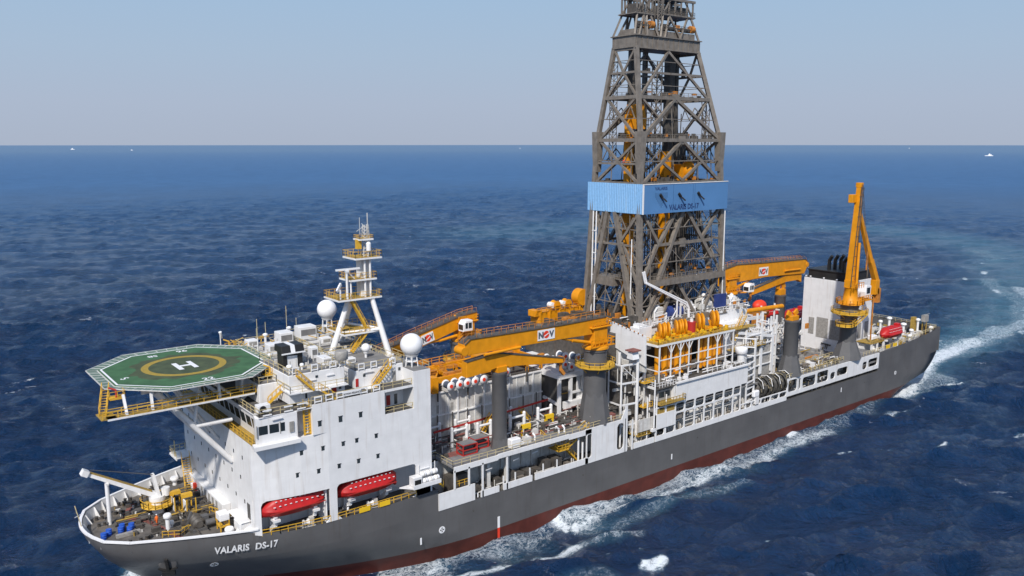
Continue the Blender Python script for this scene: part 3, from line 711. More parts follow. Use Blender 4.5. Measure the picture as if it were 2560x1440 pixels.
# railings
r = M()
r.rail([(28.9, -17.75, 32.05), (41.0, -17.75, 32.05)]); r.rail([(41.1, -17.75, 28.0), (46.3, -17.75, 28.0)], 1.0)
r.rail([(41.1, -17.6, 32.0), (46.3, -17.6, 32.0)], 1.0)
r.rail([(46.5, -14.5, 34.1), (46.5, 17.7, 34.1), (49.5, 17.7, 34.1), (49.5, -17.8, 34.1)]); r.rail([(29, 17.7, 32), (46, 17.7, 32)])
r.rail([(20.95, 17.3, 31.62), (20.95, -17.7, 31.62), (28.8, -17.8, 31.62)], 1.1, 1.6)
for x0, x1, y0, y1, z in ((26.4, 35.3, -15.7, -4.6, 36.4), (23.5, 26.2, -11.5, -1.6, 34.6), (28.1, 37.3, -4.4, 10.9, 35.6), (37.9, 46.4, -14.5, -4.1, 34.9), (37.5, 46.4, -3.9, 13.9, 35.3)):
    r.rail([(x0, y0, z), (x1, y0, z), (x1, y1, z), (x0, y1, z), (x0, y0, z)], 1.1, 1.8)
r.rail([(26.1, -16.9, 34.0), (35.4, -16.9, 33.85)], 1.0); r.rail([(26.1, -16.9, 34.0), (26.1, -12, 34.0)])
O('roof_rail', r, 'rail_paint', SHIP)
# white lifebuoy frames and hand-grabs hung along the rails
m = M()
for x in (29.4, 31.2, 33.0, 37.0, 39.2): 
    for k in (0.25, 0.95): m.bar((x, -17.9, 32.1+k), (x+1.1, -17.9, 32.1+k), .16)
    m.bar((x, -17.9, 32.1), (x, -17.9, 33.1), .12); m.bar((x+1.1, -17.9, 32.1), (x+1.1, -17.9, 33.1), .12)
for x in (21.4, 24.6, 26.6): 
    for k in (0.25, 0.95): m.bar((x, -17.95, 31.6+k), (x+1.3, -17.95, 31.6+k), .16)
for x in (27.0, 30, 33, 34.6, 38.4, 40.6, 44):
    y = -15.85 if x < 36 else -14.7; z = 36.5 if x < 36 else 35.0
    for k in (0.2, 1.0): m.bar((x, y, z+k), (x+1.0, y, z+k), .14)
    m.bar((x, y, z), (x, y, z+1), .12); m.bar((x+1, y, z), (x+1, y, z+1), .12)
O('rail_board', m, 'white_clean', SHIP)
m = M(); m.box(33.9, 37.0, -18.06, -17.96, 32.35, 33.15); nb = O('name_board', m, 'white_clean', SHIP)
t = text_mesh('ROWAN RELIANCE', 0.42, 0.01, 1.0); t.v = [(34.0+v[0]*0.8, -18.09, 32.55+v[1]) for v in t.v]; O('lettering', t, 'black', nb)
# stairs on the houses
for p, q in (((40.6, -15.4, 32.0), (43.8, -15.2, 35.0)), ((29.8, -16.6, 33.9), (27.4, -16.6, 36.4)), ((33.0, -17.2, 32.0), (30.6, -17.2, 33.9)), ((24.4, -12.4, 31.7), (26.6, -13.6, 34.0)), ((28.3, -17.4, 27.4), (28.3, -17.2, 31.9))):
    m = M(); m.stairs(p, q); O('stair', m, 'yellow', SHIP)
m = M(); m.box(30.5, 32.2, -17.7, -16.6, 33.75, 33.85); m.box(39.0, 41.0, -16, -14.7, 31.9, 32.1); O('stair_landing', m, 'white', SHIP)
# hooded exhaust box, air-conditioning unit, roof clutter
H = T('ventilation_hood', 'black ventilation hood with a white stripe on the roof deckhouse behind the helideck', 'ventilation hood', (28.6, -10.6, 36.4))
m = M(); m.prism_x([(-12.3, 38.9), (-9.2, 38.9), (-9.4, 40.0), (-12.0, 40.0)], 27.0, 30.6); O('hood_top', m, 'black', H, bevel=.08)
m = M(); m.box(27.3, 27.9, -11.9, -9.6, 36.45, 38.9); m.box(29.6, 30.4, -11.9, -9.6, 36.45, 38.9); O('hood_leg', m, 'black', H)
m = M(); m.box(27.9, 29.6, -11.8, -9.8, 36.45, 38.3); O('duct_box', m, 'white', H)
m = M(); m.add([(28.4, -12.36, 38.92), (29.1, -12.36, 38.92), (29.1, -12.05, 40.02), (28.4, -12.05, 40.02)], [(0, 1, 2, 3)]); m.box(28.4, 29.1, -12.0, -9.45, 40.0, 40.04); m.box(26.9, 30.7, -12.4, -12.28, 38.75, 38.95); O('stripe', m, 'white_clean', H)
AC = T('air_conditioner', 'white air-conditioning unit with a round fan on the bridge roof corner', 'air conditioner', (21.9, -16.4, 31.66))
m = M(); m.box(21.1, 23.0, -16.9, -15.7, 31.95, 33.1); O('casing', m, 'white', AC, bevel=.05)
m = M(); m.lathe((21.85, -16.98, 32.5), [(.5, 0), (.5, .1)], 16, 'y'); O('fan', m, 'black', AC)
m = M(); 
for k in (21.2, 22.8): m.bar((k, -16.3, 31.66), (k, -16.3, 31.96), .15, 1.0)
O('feet', m, 'white_dirty', AC)

# ------------------------------------------------------------------ helideck
HZ = 36.3; HX, HY, HR = 16.3, 0.4, 11.2
HD_ = T('helideck', 'green octagonal helicopter deck with a yellow circle and a white letter H above the bow', 'helideck', (HX, HY, HZ))
def octa(r, c=0.47): 
    k = r*c
    return [(HX-r, HY-k), (HX-k, HY-r), (HX+k, HY-r), (HX+r, HY-k), (HX+r, HY+k), (HX+k, HY+r), (HX-k, HY+r), (HX-r, HY+k)]
def ring(m, r0, r1, z, n=64, c0=0, c1=2*pi):
    vs = []
    for i in range(n+1):
        t = c0+(c1-c0)*i/n
        vs += [(HX+cos(t)*r0, HY+sin(t)*r0, z), (HX+cos(t)*r1, HY+sin(t)*r1, z)]
    m.add(vs, [(2*i, 2*i+1, 2*i+3, 2*i+2) for i in range(n)]); return m
m = M(); m.prism(octa(HR), HZ-0.35, HZ); SURF = O('deck_plate', m, 'heli_green', HD_)
m = M(); rg = random.Random(77)
m.prism([(HX+(7.6+rg.uniform(-.9, .9)+(1.2 if i % 7 == 0 else 0))*cos(i*2*pi/40), HY+(7.6+rg.uniform(-.9, .9))*sin(i*2*pi/40)) for i in range(40)], HZ, HZ+.004); O('worn_patch', m, 'heli_brown', SURF)
m = M()
o8 = octa(HR-0.2); i8 = octa(HR-0.5)
for i in range(8):
    a, b, c, d = o8[i], o8[(i+1) % 8], i8[(i+1) % 8], i8[i]
    m.add([(a[0], a[1], HZ+.008), (b[0], b[1], HZ+.008), (c[0], c[1], HZ+.008), (d[0], d[1], HZ+.008)], [(0, 1, 2, 3)])
O('edge_marking', m, 'white_clean', SURF)
m = M(); ring(m, 5.15, 6.2, HZ+.012); O('landing_circle', m, 'heli_yellow', SURF)
# H: crossbar runs fore and aft seen from this side
m = M(); m.box(14.9, 15.65, -1.95, 2.45, HZ+.005, HZ+.016); m.box(17.15, 17.85, -1.85, 2.5, HZ+.005, HZ+.016); m.box(15.65, 17.15, -.1, .65, HZ+.005, HZ+.016); O('letter_h', m, 'white_clean', SURF)
for txt, x, y, a, sz in (('22', HX+0.5, HY-HR+0.9, 0, 1.7), ('S', HX-HR+1.5, HY-2.6, -60, 1.7), ('96', HX+2.4, HY+HR-1.2, 180, 1.7), ('SB', HX-2.4, HY+HR-2.0, 180, 1.5)):
    t = text_mesh(txt, sz, 0.04); ex = extent(t, 0); ca, sa = cos(R_(a)), sin(R_(a)); r_ = []
    for v in t.v:
        p = v[0]-(ex[0]+ex[1])/2; r_.append((x+p*ca-v[1]*sa, y+p*sa+v[1]*ca, HZ+.016))
    t.v = r_; O('numeral', t, 'white_clean', SURF)
# safety net and its frame
m = M(); fr = M(); o1 = octa(HR+.08); o2 = octa(HR+1.55)
for i in range(8):
    a, b = Vector((*o1[i], HZ-.15)), Vector((*o1[(i+1) % 8], HZ-.15)); c, d = Vector((*o2[i], HZ-.05)), Vector((*o2[(i+1) % 8], HZ-.05))
    m.add([a, b, d, c], [(0, 1, 2, 3)]); fr.bar(c, d, .12); n = 7
    fr.bar(a+Vector((0,0,-.1)), b+Vector((0,0,-.1)), .2, .3)
    for k in range(n+1): fr.bar(a+(b-a)*k/n, c+(d-c)*k/n, .09)
O('safety_net', m, 'net', HD_); O('net_frame', fr, 'white_dirty', HD_)
# girders, braces and the access walkway under the deck
m = M()
for y in (-8.3, -2.8, 2.8, 8.3): m.bar((HX-8.5, HY+y, HZ-.75), (HX+8.5, HY+y, HZ-.75), .35, .7)
for x in (-8, -4, 0, 4, 8): m.bar((HX+x, HY-8.6, HZ-.65), (HX+x, HY+8.6, HZ-.65), .25, .5)
for s_ in (-1, 1):
    y = s_*8.6
    m.tube((20, s_*8.0, 22.4), (9.6, y, 35.4), .42, 12); m.tube((14.6, s_*8.3, 29.1), (15.6, y, 35.5), .22); m.tube((14.6, s_*8.3, 29.1), (20.2, s_*8.3, 29.1), .36)
    m.tube((14.6, s_*8.3, 29.1), (11.5, 0, 35.2), .18); m.bar((14.8, s_*8.3, 29.1), (14.8, -s_*8.3*0, 29.1), .6, .9)
    m.tube((22, s_*8.3, 31.6), (22, y, 35.5), .25); m.tube((22, s_*8.3, 31.6), (17.5, y, 35.4), .2); m.tube((22, s_*8.3, 31.8), (26, y, 35.4), .2)
    m.tube((20, s_*2.5, 24.2), (13, s_*2.7, 35.2), .25)
O('support_truss', m, 'white', HD_)
m = M(); m.box(2.6, 23.2, -10.9, -9.7, 33.3, 33.42); m.box(1.8, 3.8, -10.9, -7.5, 33.3, 33.42); O('access_walkway', m, 'yellow_grate', HD_)
m = M(); m.rail([(2.0, -10.9, 33.4), (23.2, -10.9, 33.4)], 1.0, 2, .09); m.rail([(2.6, -9.7, 33.4), (23.2, -9.7, 33.4)], 1.0, 2, .08); m.stairs((2.4, -9.0, 33.4), (3.8, -5.2, 36.1)); O('walkway_rail', m, 'yellow', HD_)
m = M()
for x in (5.2, 8.6, 18): m.bar((x, -10.3, 33.3), (x, -9.8 if x > 7 else -8.8, 35.9), .35)
m.bar((2.6, -10.9, 33.25), (23, -10.9, 33.25), .15, .25); O('walkway_hanger', m, 'white', HD_)
# fire monitors on their platforms at the deck's edge
for x, y, lab in ((26.2, -9.2, 'yellow fire monitor on a small platform at the port after edge of the helideck'), (27.2, 11.4, 'yellow fire monitor at the far after edge of the helideck'), (4.6, -7.6, 'red and white fire monitor at the forward corner of the helideck')):
    t = T('fire_monitor', lab, 'fire monitor', (x, y, HZ-.6), 'fire monitors round the helideck')
    m = M(); m.box(x-1, x+1, y-.8, y+.8, HZ-1.1, HZ-.95); m.rail([(x-1, y-.8, HZ-.95), (x+1, y-.8, HZ-.95), (x+1, y+.8, HZ-.95)], 1, 1, .07); O('platform', m, 'yellow', t)
    m = M(); m.tube((x, y, HZ-.95), (x, y, HZ+.1), .14); m.tube((x, y, HZ+.1), (x-.9, y+.3, HZ+.5), .13); O('nozzle', m, 'yellow' if x > 10 else 'red', t)
for x, y, z, lab in ((25.8, 8.8, 36.2, 'white windsock post beside the helideck'),):
    t = T('windsock', 'small white windsock on a post at the far edge of the helideck', 'windsock', (26.0, 12.2, 34.5))
    m = M(); m.tube((26, 12.2, 34), (26, 12.2, 38.2), .09); O('mast_pole', m, 'white', t)
    m = M(); m.tube((26, 12.2, 38.1), (26.4, 12.6, 36.9), .28, 8, .12); O('sock', m, 'white_clean', t)

# ------------------------------------------------------------------ radar mast
MT = T('radar_mast', 'white A-frame radar mast with yellow-railed platforms on the accommodation roof', 'mast', (44.5, -2.5, 35.3))
m = M()
LEG = [((39.4, -3.2, 35.3), (42.9, -3.2, 44.2)), ((48.6, -6.6, 34.1), (46.7, -4.2, 44.4)), ((44.5, 3.6, 35.3), (45.4, 0.4, 44.2))]
for i, (p, q) in enumerate(LEG):
    lg = M(); lg.tube(p, q, .55, 12, .42); lg.tube(p, (p[0], p[1], p[2]+.3), .8, 12); O('leg', lg, 'white', MT)
a, b = Vector(LEG[0][0]), Vector(LEG[0][1]); c, d = Vector(LEG[1][0]), Vector(LEG[1][1]); e, f_ = Vector(LEG[2][0]), Vector(LEG[2][1])
p1, p2, p3 = a+(b-a)*.36, c+(d-c)*.46, e+(f_-e)*.4
m.tube(p1, p2, .3); m.tube(p2, p3, .25); m.tube(p1, p3, .25); O('cross_brace', m, 'white', MT)
def platform(parent, x0, x1, y0, y1, z, rail=1.1, mt='yellow_grate'):
    m = M(); m.box(x0, x1, y0, y1, z, z+.06); pl = O('platform', m, mt, parent)
    m = M(); m.bar((x0, y0, z-.1), (x1, y0, z-.1), .12, .3); m.bar((x0, y1, z-.1), (x1, y1, z-.1), .12, .3); m.bar((x0, y0, z-.1), (x0, y1, z-.1), .12, .3); m.bar((x1, y0, z-.1), (x1, y1, z-.1), .12, .3); O('platform_edge', m, 'white', pl)
    m = M(); m.rail([(x0, y0, z), (x1, y0, z), (x1, y1, z), (x0, y1, z), (x0, y0, z)], rail, 1.0, .06); O('platform_rail', m, 'yellow', pl)
    return pl
platform(MT, 40.9, 47.6, -5.2, 1.2, 38.6)
platform(MT, 40.3, 48.4, -4.8, 0.8, 44.4)
platform(MT, 42.6, 47.6, -4.6, -.6, 47.6)
platform(MT, 43.6, 48.6, -4.8, -.2, 51.2)
platform(MT, 45.0, 47.6, -3.8, -1.6, 54.3, .6)
m = M(); m.box(45.2, 47.0, -3.4, -1.8, 44.4, 51.2); O('trunk', m, 'white', MT, bevel=.05)
m = M()
for x, y in ((45.6, -4.2), (46.6, -4.2)): m.tube((x, y, 44.4), (x, y, 51.2), .2)
m.tube((42.2, -4.2, 44.4), (42.2, -4.2, 49.2), .22); m.tube((42.9, -4.2, 44.4), (42.9, -4.2, 47.6), .16); m.tube((42.2, -4.2, 49.2), (43.6, -4.2, 47.8), .12)
O('pole', m, 'white', MT)
m = M(); m.box(40.2, 44.6, -4.4, -4.1, 49.35, 49.65); m.box(41.9, 42.5, -4.5, -3.9, 49.0, 49.4); O('radar_scanner', m, 'white_clean', MT)
m = M(); m.bar((40.8, -4.4, 44.5), (40.8, -4.4, 46.2), .18); m.bar((40.1, -4.6, 46.0), (41.2, -3.9, 47.1), .25, .5); O('radar_scanner', m, 'white_clean', MT)
m = M(); X0, X1, Y0, Y1 = 46.0, 47.4, -3.2, -2.0
for x in (X0, X1):
    for y in (Y0, Y1): m.bar((x, y, 51.2), ((x+46.9)/2, (y-2.6)/2, 56.6), .13)
for k in range(9):
    z = 51.4+k*.6; m.bar((X0+.05*k, Y0, z), (X1-.05*k, Y0, z), .08); m.bar((X0+.05*k, Y0, z), (X1-.05*k, Y0, z+.6), .07); m.bar((X0+.05*k, Y0, z), (X0+.05*k, Y1, z+.6), .07)
m.bar((47.2, -2.6, 54.4), (47.2, -2.6, 58.6), .12); m.bar((45.6, -2.8, 55), (45.6, -2.8, 57.9), .07); m.bar((45.0, -2.8, 55.6), (46.5, -2.8, 56.4), .07)
O('top_lattice', m, 'white_dirty', MT)
m = M(); m.box(44.8, 45.6, -3.3, -2.5, 52.6, 54.2); O('lamp_box', m, 'yellow', MT)
m = M(); m.tube((46.6, -3.9, 52.3), (46.6, -3.9, 53.4), .42, 12); m.sphere((46.6, -3.9, 53.4), .42, 12, 8); m.tube((46.6, -3.6, 51.2), (46.6, -3.9, 52.3), .1); O('dome_antenna', m, 'white_clean', MT)
for p, q in (((45.8, -4.0, 38.7), (42.8, -4.0, 44.3)), ((42.4, -4.6, 35.3), (45.6, -4.6, 38.6))):
    m = M(); m.stairs(q if p[2] > q[2] else p, p if p[2] > q[2] else q, .8); O('stair', m, 'yellow', MT)

# ------------------------------------------------------------------ radomes
def radome(x, y, z0, zc, r, lab, legs=True):
    t = T('radome', lab, 'radome', (x, y, z0), 'satellite radomes on the accommodation roof')
    m = M(); m.sphere((x, y, zc), r, 32, 20, -.82); O('dome', m, 'white_clean', t)
    m = M(); m.lathe((x, y, zc-r-.15), [(r*.5, 0), (r*.62, .35)], 20); O('collar', m, 'white', t)
    m = M(); zt = zc-r-.1
    if legs:
        for k in range(6): a = k*pi/3; m.tube((x+r*.62*cos(a), y+r*.62*sin(a), z0), (x+r*.5*cos(a), y+r*.5*sin(a), zt), .09, 6)
        m.tube((x, y, z0), (x, y, zt), .25); m.lathe((x, y, (z0+zt)/2), [(r*.6, 0), (r*.6, .08)], 12)
    else: m.tube((x, y, z0), (x, y, zt), .22)
    O('stand', m, 'white', t)
radome(48.2, -14.6, 34.15, 37.7, 1.85, 'large white radome on a legged stand on the after port roof corner')
radome(46.0, 12.0, 35.3, 39.7, 1.8, 'large white radome standing on the far side behind the radar mast')
radome(43.3, -8.0, 34.9, 36.6, .75, 'small white domed antenna on a post between the radar mast legs and the big radome', False)
# ------------------------------------------------------------------ lifeboats
def loft_boat(L=10.7, B=3.5, Hh=3.35, matn='red_boat'):
    m = M(); n = 20; st = []
    for i in range(n+1):
        u = i/n; w = (1-abs(2*u-1)**3.0)**.55*.5*B if 0 < u < 1 else .05
        zk = .55*abs(2*u-1)**2.5*1.1; zt = Hh*(1-.45*max(0, (abs(u-.52)-.30)/.2)**1.5 if abs(u-.52) > .30 else 1)
        zg = 1.25+.25*abs(2*u-1)**2
        sec = [(0, zk), (.55*w, zk+.25), (.9*w, zk+.65), (w, zg), (w*1.05, zg+.06), (w*.95, zg+.15), (w*.86, zg+(zt-zg)*.6), (w*.6, zg+(zt-zg)*.93), (0, max(zt, zg+.2))]
        st.append([(-L/2+L*u, y, z) for y, z in sec])
    k = len(st[0])
    for s_ in (1, -1):
        vs = [(x, y*s_, z) for r_ in st for x, y, z in r_]
        fs = [(i*k+j, (i+1)*k+j, (i+1)*k+j+1, i*k+j+1) for i in range(n) for j in range(k-1)]
        m.add(vs, [f if s_ > 0 else f[::-1] for f in fs], True)
    return m
def lifeboat(x, y, z, lab, pitch=0.0):
    t = T('lifeboat', lab, 'lifeboat', (x, y, z), 'enclosed lifeboats along the sides')
    m = loft_boat(); m.v = [(v[0]+x, v[1]+y, v[2]+z) for v in m.v]; O('hull_and_canopy', m, 'red_boat', t)
    m = M(); m.cbox((x+3.0, y, z+3.35), (1.5, 1.4, .9)); m.cbox((x-.2, y, z+3.35), (.9, .8, .4)); O('steering_cupola', m, 'red_boat', t, bevel=.12)
    m = M()
    for i in range(10): m.box(x-3.8+i*.85, x-3.5+i*.85, y-1.66, y-1.54, z+2.2, z+2.29); m.box(x-3.4+i*.75, x-3.14+i*.75, y-1.38, y-1.26, z+2.88, z+2.97)
    O('reflective_tape', m, 'white_clean', t)
    m = M(); m.box(x-4.4, x+4.4, y-1.88, y-1.80, z+1.28, z+1.42); m.tube((x+4.9, y, z+.4), (x+5.2, y, z+.4), .35); O('fender_and_screw', m, 'red', t)
    return t
LB1 = lifeboat(26.3, -15.75, 15.1, 'red enclosed lifeboat in the forward bay under the white accommodation wall')
LB2 = dup(LB1, (38.4, -16.3, 15.1), 'red enclosed lifeboat in the after bay next to the life raft rack')
dup(LB1, (26.0, 16.4, 15.3), 'red enclosed lifeboat in the forward bay on the far side of the ship'); dup(LB1, (38.4, 16.4, 15.3), 'red enclosed lifeboat in the after bay on the far side of the ship')
for k, xs in enumerate(((23.0, 29.3), (35.3, 41.8))):
    for x in xs:
        t = T('boat_davit', 'white davit arm carrying the %s lifeboat at its %s end' % (('forward', 'after')[k], ('forward', 'after')[x != xs[0]]), 'davit', (x, -15.0, 12.5), 'lifeboat davits')
        m = M(); m.bar((x, -14.2, 12.5), (x, -16.4, 14.2), .5, .6); m.bar((x, -16.4, 14.2), (x, -16.6, 15.6), .45, .5); m.box(x-.5, x+.5, -17.3, -15.5, 14.9, 15.25); O('cradle', m, 'white', t)
        m = M(); m.bar((x+.5, -13.6, 12.5), (x+.5, -13.4, 18.3), .4, .6); m.bar((x+.5, -13.4, 18.1), (x+.5, -16.2, 18.4), .35, .4); O('davit_arm', m, 'white', t)
for x, lab in ((30.0, 'white boat winch beneath the forward lifeboat'), (41.0, 'white boat winch beneath the after lifeboat')):
    t = T('boat_winch', lab, 'winch', (x-1.8, -16.4, 12.5), 'boat winches')
    m = M(); m.lathe((x-2.6, -16.4, 13.2), [(.5, 0), (.5, .15), (.3, .16), (.3, .7), (.5, .71), (.5, .9)], 14, 'x'); O('drum', m, 'white', t)
    m = M(); m.box(x-1.6, x-1.0, -16.8, -16.0, 12.5, 13.9); m.box(x-2.9, x-.8, -16.9, -15.9, 12.5, 12.65); O('motor', m, 'white_dirty', t)
m = M(); m.rail([(21.0, -16.2, 12.9), (23.5, -16.9, 12.9), (27, -17.5, 12.9), (31.2, -17.95, 12.9)], 1.0, 1.4, .09); m.rail([(32.4, -17.95, 12.9), (46.5, -17.95, 12.9)], 1.0, 1.4, .09); O('boat_deck_rail', m, 'yellow', SHIP)
for x in (36.0, 39.6):
    m = M(); m.box(x, x+1.9, -18.16, -18.05, 12.95, 13.75); O('rail_board', m, 'bright_yellow', SHIP)
m = M()
for i in range(6): m.tube((30.9+.0, -17.2+i*.55, 12.6), (30.9, -17.2+i*.55, 18.6), .12)
O('bay_pipes', m, 'white', SHIP)
# life rafts on their rack
RK = T('life_raft_rack', 'white overhanging rack holding two rows of white life raft canisters', 'rack', (47.2, -18.8, 15.2))
m = M(); m.prism([(43.4, -17.9), (45.0, -19.7), (50.3, -19.7), (50.3, -17.9)], 15.0, 15.2); m.bar((45, -19.7, 15.25), (50.3, -19.7, 15.25), .12, .7); O('shelf', m, 'white', RK)
m = M(); m.box(45.1, 46.7, -19.6, -18.2, 15.3, 16.8); O('cabinet', m, 'white', RK); m = M(); m.box(45.3, 46.5, -19.66, -19.58, 15.6, 16.4); O('screen', m, 'black', RK)
m = M(); m.bar((47, -18.1, 15.2), (47, -18.1, 18.2), .12); m.bar((50.1, -18.1, 15.2), (50.1, -18.1, 18.2), .12); m.bar((47, -18.9, 15.9), (50.2, -18.9, 15.9), .1); O('rack_bar', m, 'white', RK)
first = None
for r_ in range(2):
    for k in range(3):
        x, y, z = 47.5+k*1.12, -19.1+r_*.55, 15.75+r_*.95
        lab = '%s life raft canister in the %s row of the rack' % (('forward', 'middle', 'after')[k], ('lower', 'upper')[r_]); lab = 'white ' + lab
        if first is None:
            first = T('life_raft', lab, 'life raft', (x, y, z), 'life raft canisters in the rack')
            m = M(); m.lathe((x-.5, y, z), [(.1, 0), (.36, .04), (.42, .12), (.42, .9), (.36, .98), (.1, 1.02)], 14, 'x'); O('canister', m, 'white_clean', first)
            m = M(); m.lathe((x-.02, y, z), [(.44, 0), (.44, .07)], 14, 'x'); O('strap', m, 'rope', first)
        else: dup(first, (x, y, z), lab)
m = M(); m.box(46.6, 49.6, -17.98, -17.7, 12.9, 15.0); O('rack_support_wall', m, 'white', SHIP)

# ------------------------------------------------------------------ roof equipment of the accommodation block
rg = random.Random(101)
for i, (x, y, z, w, d, h, lab) in enumerate(((31.2, -7.6, 36.4, 1.8, 1.6, 1.5, 'white ventilation casing behind the black hood'), (33.6, -12.6, 36.4, 1.5, 2.4, 1.2, 'low grey-white casing on the near deckhouse roof'), (33.8, -8.2, 36.4, 1.2, 1.4, 1.9, 'tall narrow white casing on the near deckhouse roof'),
        (31.6, 2.2, 35.6, 2.6, 2.0, 1.6, 'white casing in the middle of the roof'), (35.4, 7.2, 35.6, 2.4, 2.6, 2.2, 'large white casing on the far side of the roof'), (30.0, 8.4, 35.6, 1.8, 1.8, 1.3, 'small white casing on the far forward roof corner'),
        (40.6, 9.8, 35.3, 3.2, 2.6, 2.4, 'white locker house beside the far radome'), (39.6, -9.4, 34.9, 1.6, 1.3, .9, 'low white locker on the after deckhouse roof'), (24.8, -6.6, 34.6, 1.4, 1.6, 1.1, 'white locker on the small forward deckhouse'), (41.6, 3.8, 35.3, 1.8, 1.5, 1.2, 'white casing between the mast legs'))):
    t = T('ventilation_casing', lab, 'casing', (x, y, z), 'casings on the accommodation roof')
    m = M(); m.box(x-w/2, x+w/2, y-d/2, y+d/2, z+.08, z+h); O('casing', m, 'white', t, bevel=.06)
    m = M(); m.box(x-w/2+.2, x+w/2-.2, y-d/2-.03, y-d/2+.03, z+h*.35, z+h*.8); O('grille', m, 'louver' if i % 2 else 'deck_grey', t)
for i, (x, y, z, h, r_) in enumerate(((26.9, -15.0, 36.4, 1.3, .38), (29.4, -13.8, 36.4, .9, .28), (36.6, -2.6, 35.6, 1.2, .34), (28.8, -2.8, 35.6, 1.1, .3), (33.0, 9.6, 35.6, 1.6, .36), (38.6, 12.4, 35.3, 1.9, .34), (24.0, -3.0, 34.6, 1.0, .3), (45.2, -13.6, 34.9, .8, .26), (36.0, 12.4, 32.0, 3.4, .3))):
    t = T('mushroom_vent', 'white mushroom ventilator on the roof, %s' % ('at the near forward corner of the deckhouse', 'just aft of the nearest one', 'in the middle beside the mast', 'right behind the helideck corner', 'on the far side', 'beside the far locker house', 'on the small forward deckhouse', 'beside the small domed antenna', 'at the far edge of the deck')[i], 'ventilator', (x, y, z), 'mushroom ventilators on the roof')
    m = M(); m.tube((x, y, z), (x, y, z+h-.25), r_*.6, 10); O('trunk', m, 'white', t); m = M(); m.lathe((x, y, z+h-.35), [(r_*.8, 0), (r_*1.15, .1), (r_*1.15, .4), (r_*.7, .5)], 14); O('cap', m, 'white_clean', t)
for i, (x, y, z, h, lab) in enumerate(((30.0, 5.4, 35.6, 5.4, 'thin whip aerial rising behind the helideck'), (36.6, 8.6, 35.6, 6.4, 'tallest thin whip aerial on the far side of the roof'), (33.4, 10.4, 35.6, 3.6, 'short aerial between the two tall whip aerials'), (40.2, 12.8, 35.3, 3.4, 'short aerial by the far radome'), (32.2, 11.6, 32, 6.0, 'aerial on the far edge of the roof deck'))):
    t = T('whip_aerial', lab, 'aerial', (x, y, z), 'whip aerials on the roof'); m = M(); m.tube((x, y, z), (x, y, z+h*.4), .1, 6); O('base', m, 'white', t); m = M(); m.tube((x, y, z+h*.4), (x, y, z+h), .045, 5); O('rod', m, 'rail_paint', t)
m = M()
for i in range(70):
    x = rg.uniform(28, 46); y = rg.uniform(-4, 12.5); z = 35.5; k = i % 4
    if k == 0: m.tube((x, y, z), (x, y, z+rg.uniform(.5, 1.8)), rg.uniform(.06, .14), 6)
    elif k == 1: m.bar((x, y, z+.2), (x+rg.uniform(1, 4), y, z+.2), .12)
    elif k == 2: m.bar((x, y, z+.2), (x, y+rg.uniform(1, 3), z+.2), .12)
    else: m.cbox((x, y, z+.35), (rg.uniform(.3, 1), rg.uniform(.3, 1), rg.uniform(.3, .8)))
for i in range(40):
    x = rg.uniform(26.6, 35); y = rg.uniform(-15.4, -5); z = 36.45
    if i % 2: m.cbox((x, y, z+.3), (rg.uniform(.2, .9), rg.uniform(.2, .8), rg.uniform(.3, .8)))
    else: m.tube((x, y, z), (x, y, z+rg.uniform(.4, 1.5)), .09, 6)
O('roof_pipework', m, 'white_dirty', SHIP, kind='stuff')
m = M()
for i in range(50):
    x = rg.uniform(27, 46); y = rg.uniform(4, 14); m.bar((x, y, 35.5+rg.uniform(0, 1)), (x+rg.uniform(-2, 2), y+rg.uniform(-.5, .5), 35.5+rg.uniform(0, 1.2)), .12)
for i in range(26):
    x = rg.uniform(23, 30); y = rg.uniform(4, 13); m.bar((x, y, 32+rg.uniform(0, 1.4)), (x+rg.uniform(-2, 2), y+rg.uniform(-.5, .5), 32+rg.uniform(0, 1.8)), .13)
O('roof_yellow_fittings', m, 'yellow', SHIP, kind='stuff')
m = M()
for x0, x1, y0, y1, z in ((28, 37.4, -4.6, -4.4, 35.6), (37.4, 46.5, -4.2, -4.0, 35.3), (37.3, 37.5, -4, 14, 35.3)): m.box(x0, x1, y0, y1, z, z+.5)
m.box(28.2, 37.2, 1.8, 2.1, 35.65, 36.0); m.box(38, 46, 5.2, 5.5, 35.35, 35.75); O('deck_strip', m, 'white', SHIP)
m = M()
for x, y0, y1 in ((30, -4.2, 10.8), (34, -4.2, 10.8)): m.box(x-.2, x+.2, y0, y1, 35.66, 35.68)
m.box(38, 46, 1.4, 2.0, 35.36, 35.38); m.box(38, 46, -1.8, -1.4, 35.36, 35.38); O('drain_channel', m, 'deck_dark', SHIP)
for x, y, z in ((27.4, -4.9, 32.0), (44.0, -14.9, 33.2)):
    m = M(); m.tube((x, y, z), (x, y, z+2.4), .1, 6); m.cbox((x, y, z+2.5), (.3, .3, .3)); O('lamp_standard', m, 'white', SHIP)
m = M(); m.lathe((34.9, -16.0, 37.6), [(.9, 0), (1.0, .1), (1.0, 1.3), (.9, 1.4)], 14); o_ = O('louvred_drum', m, 'louver', SHIP)
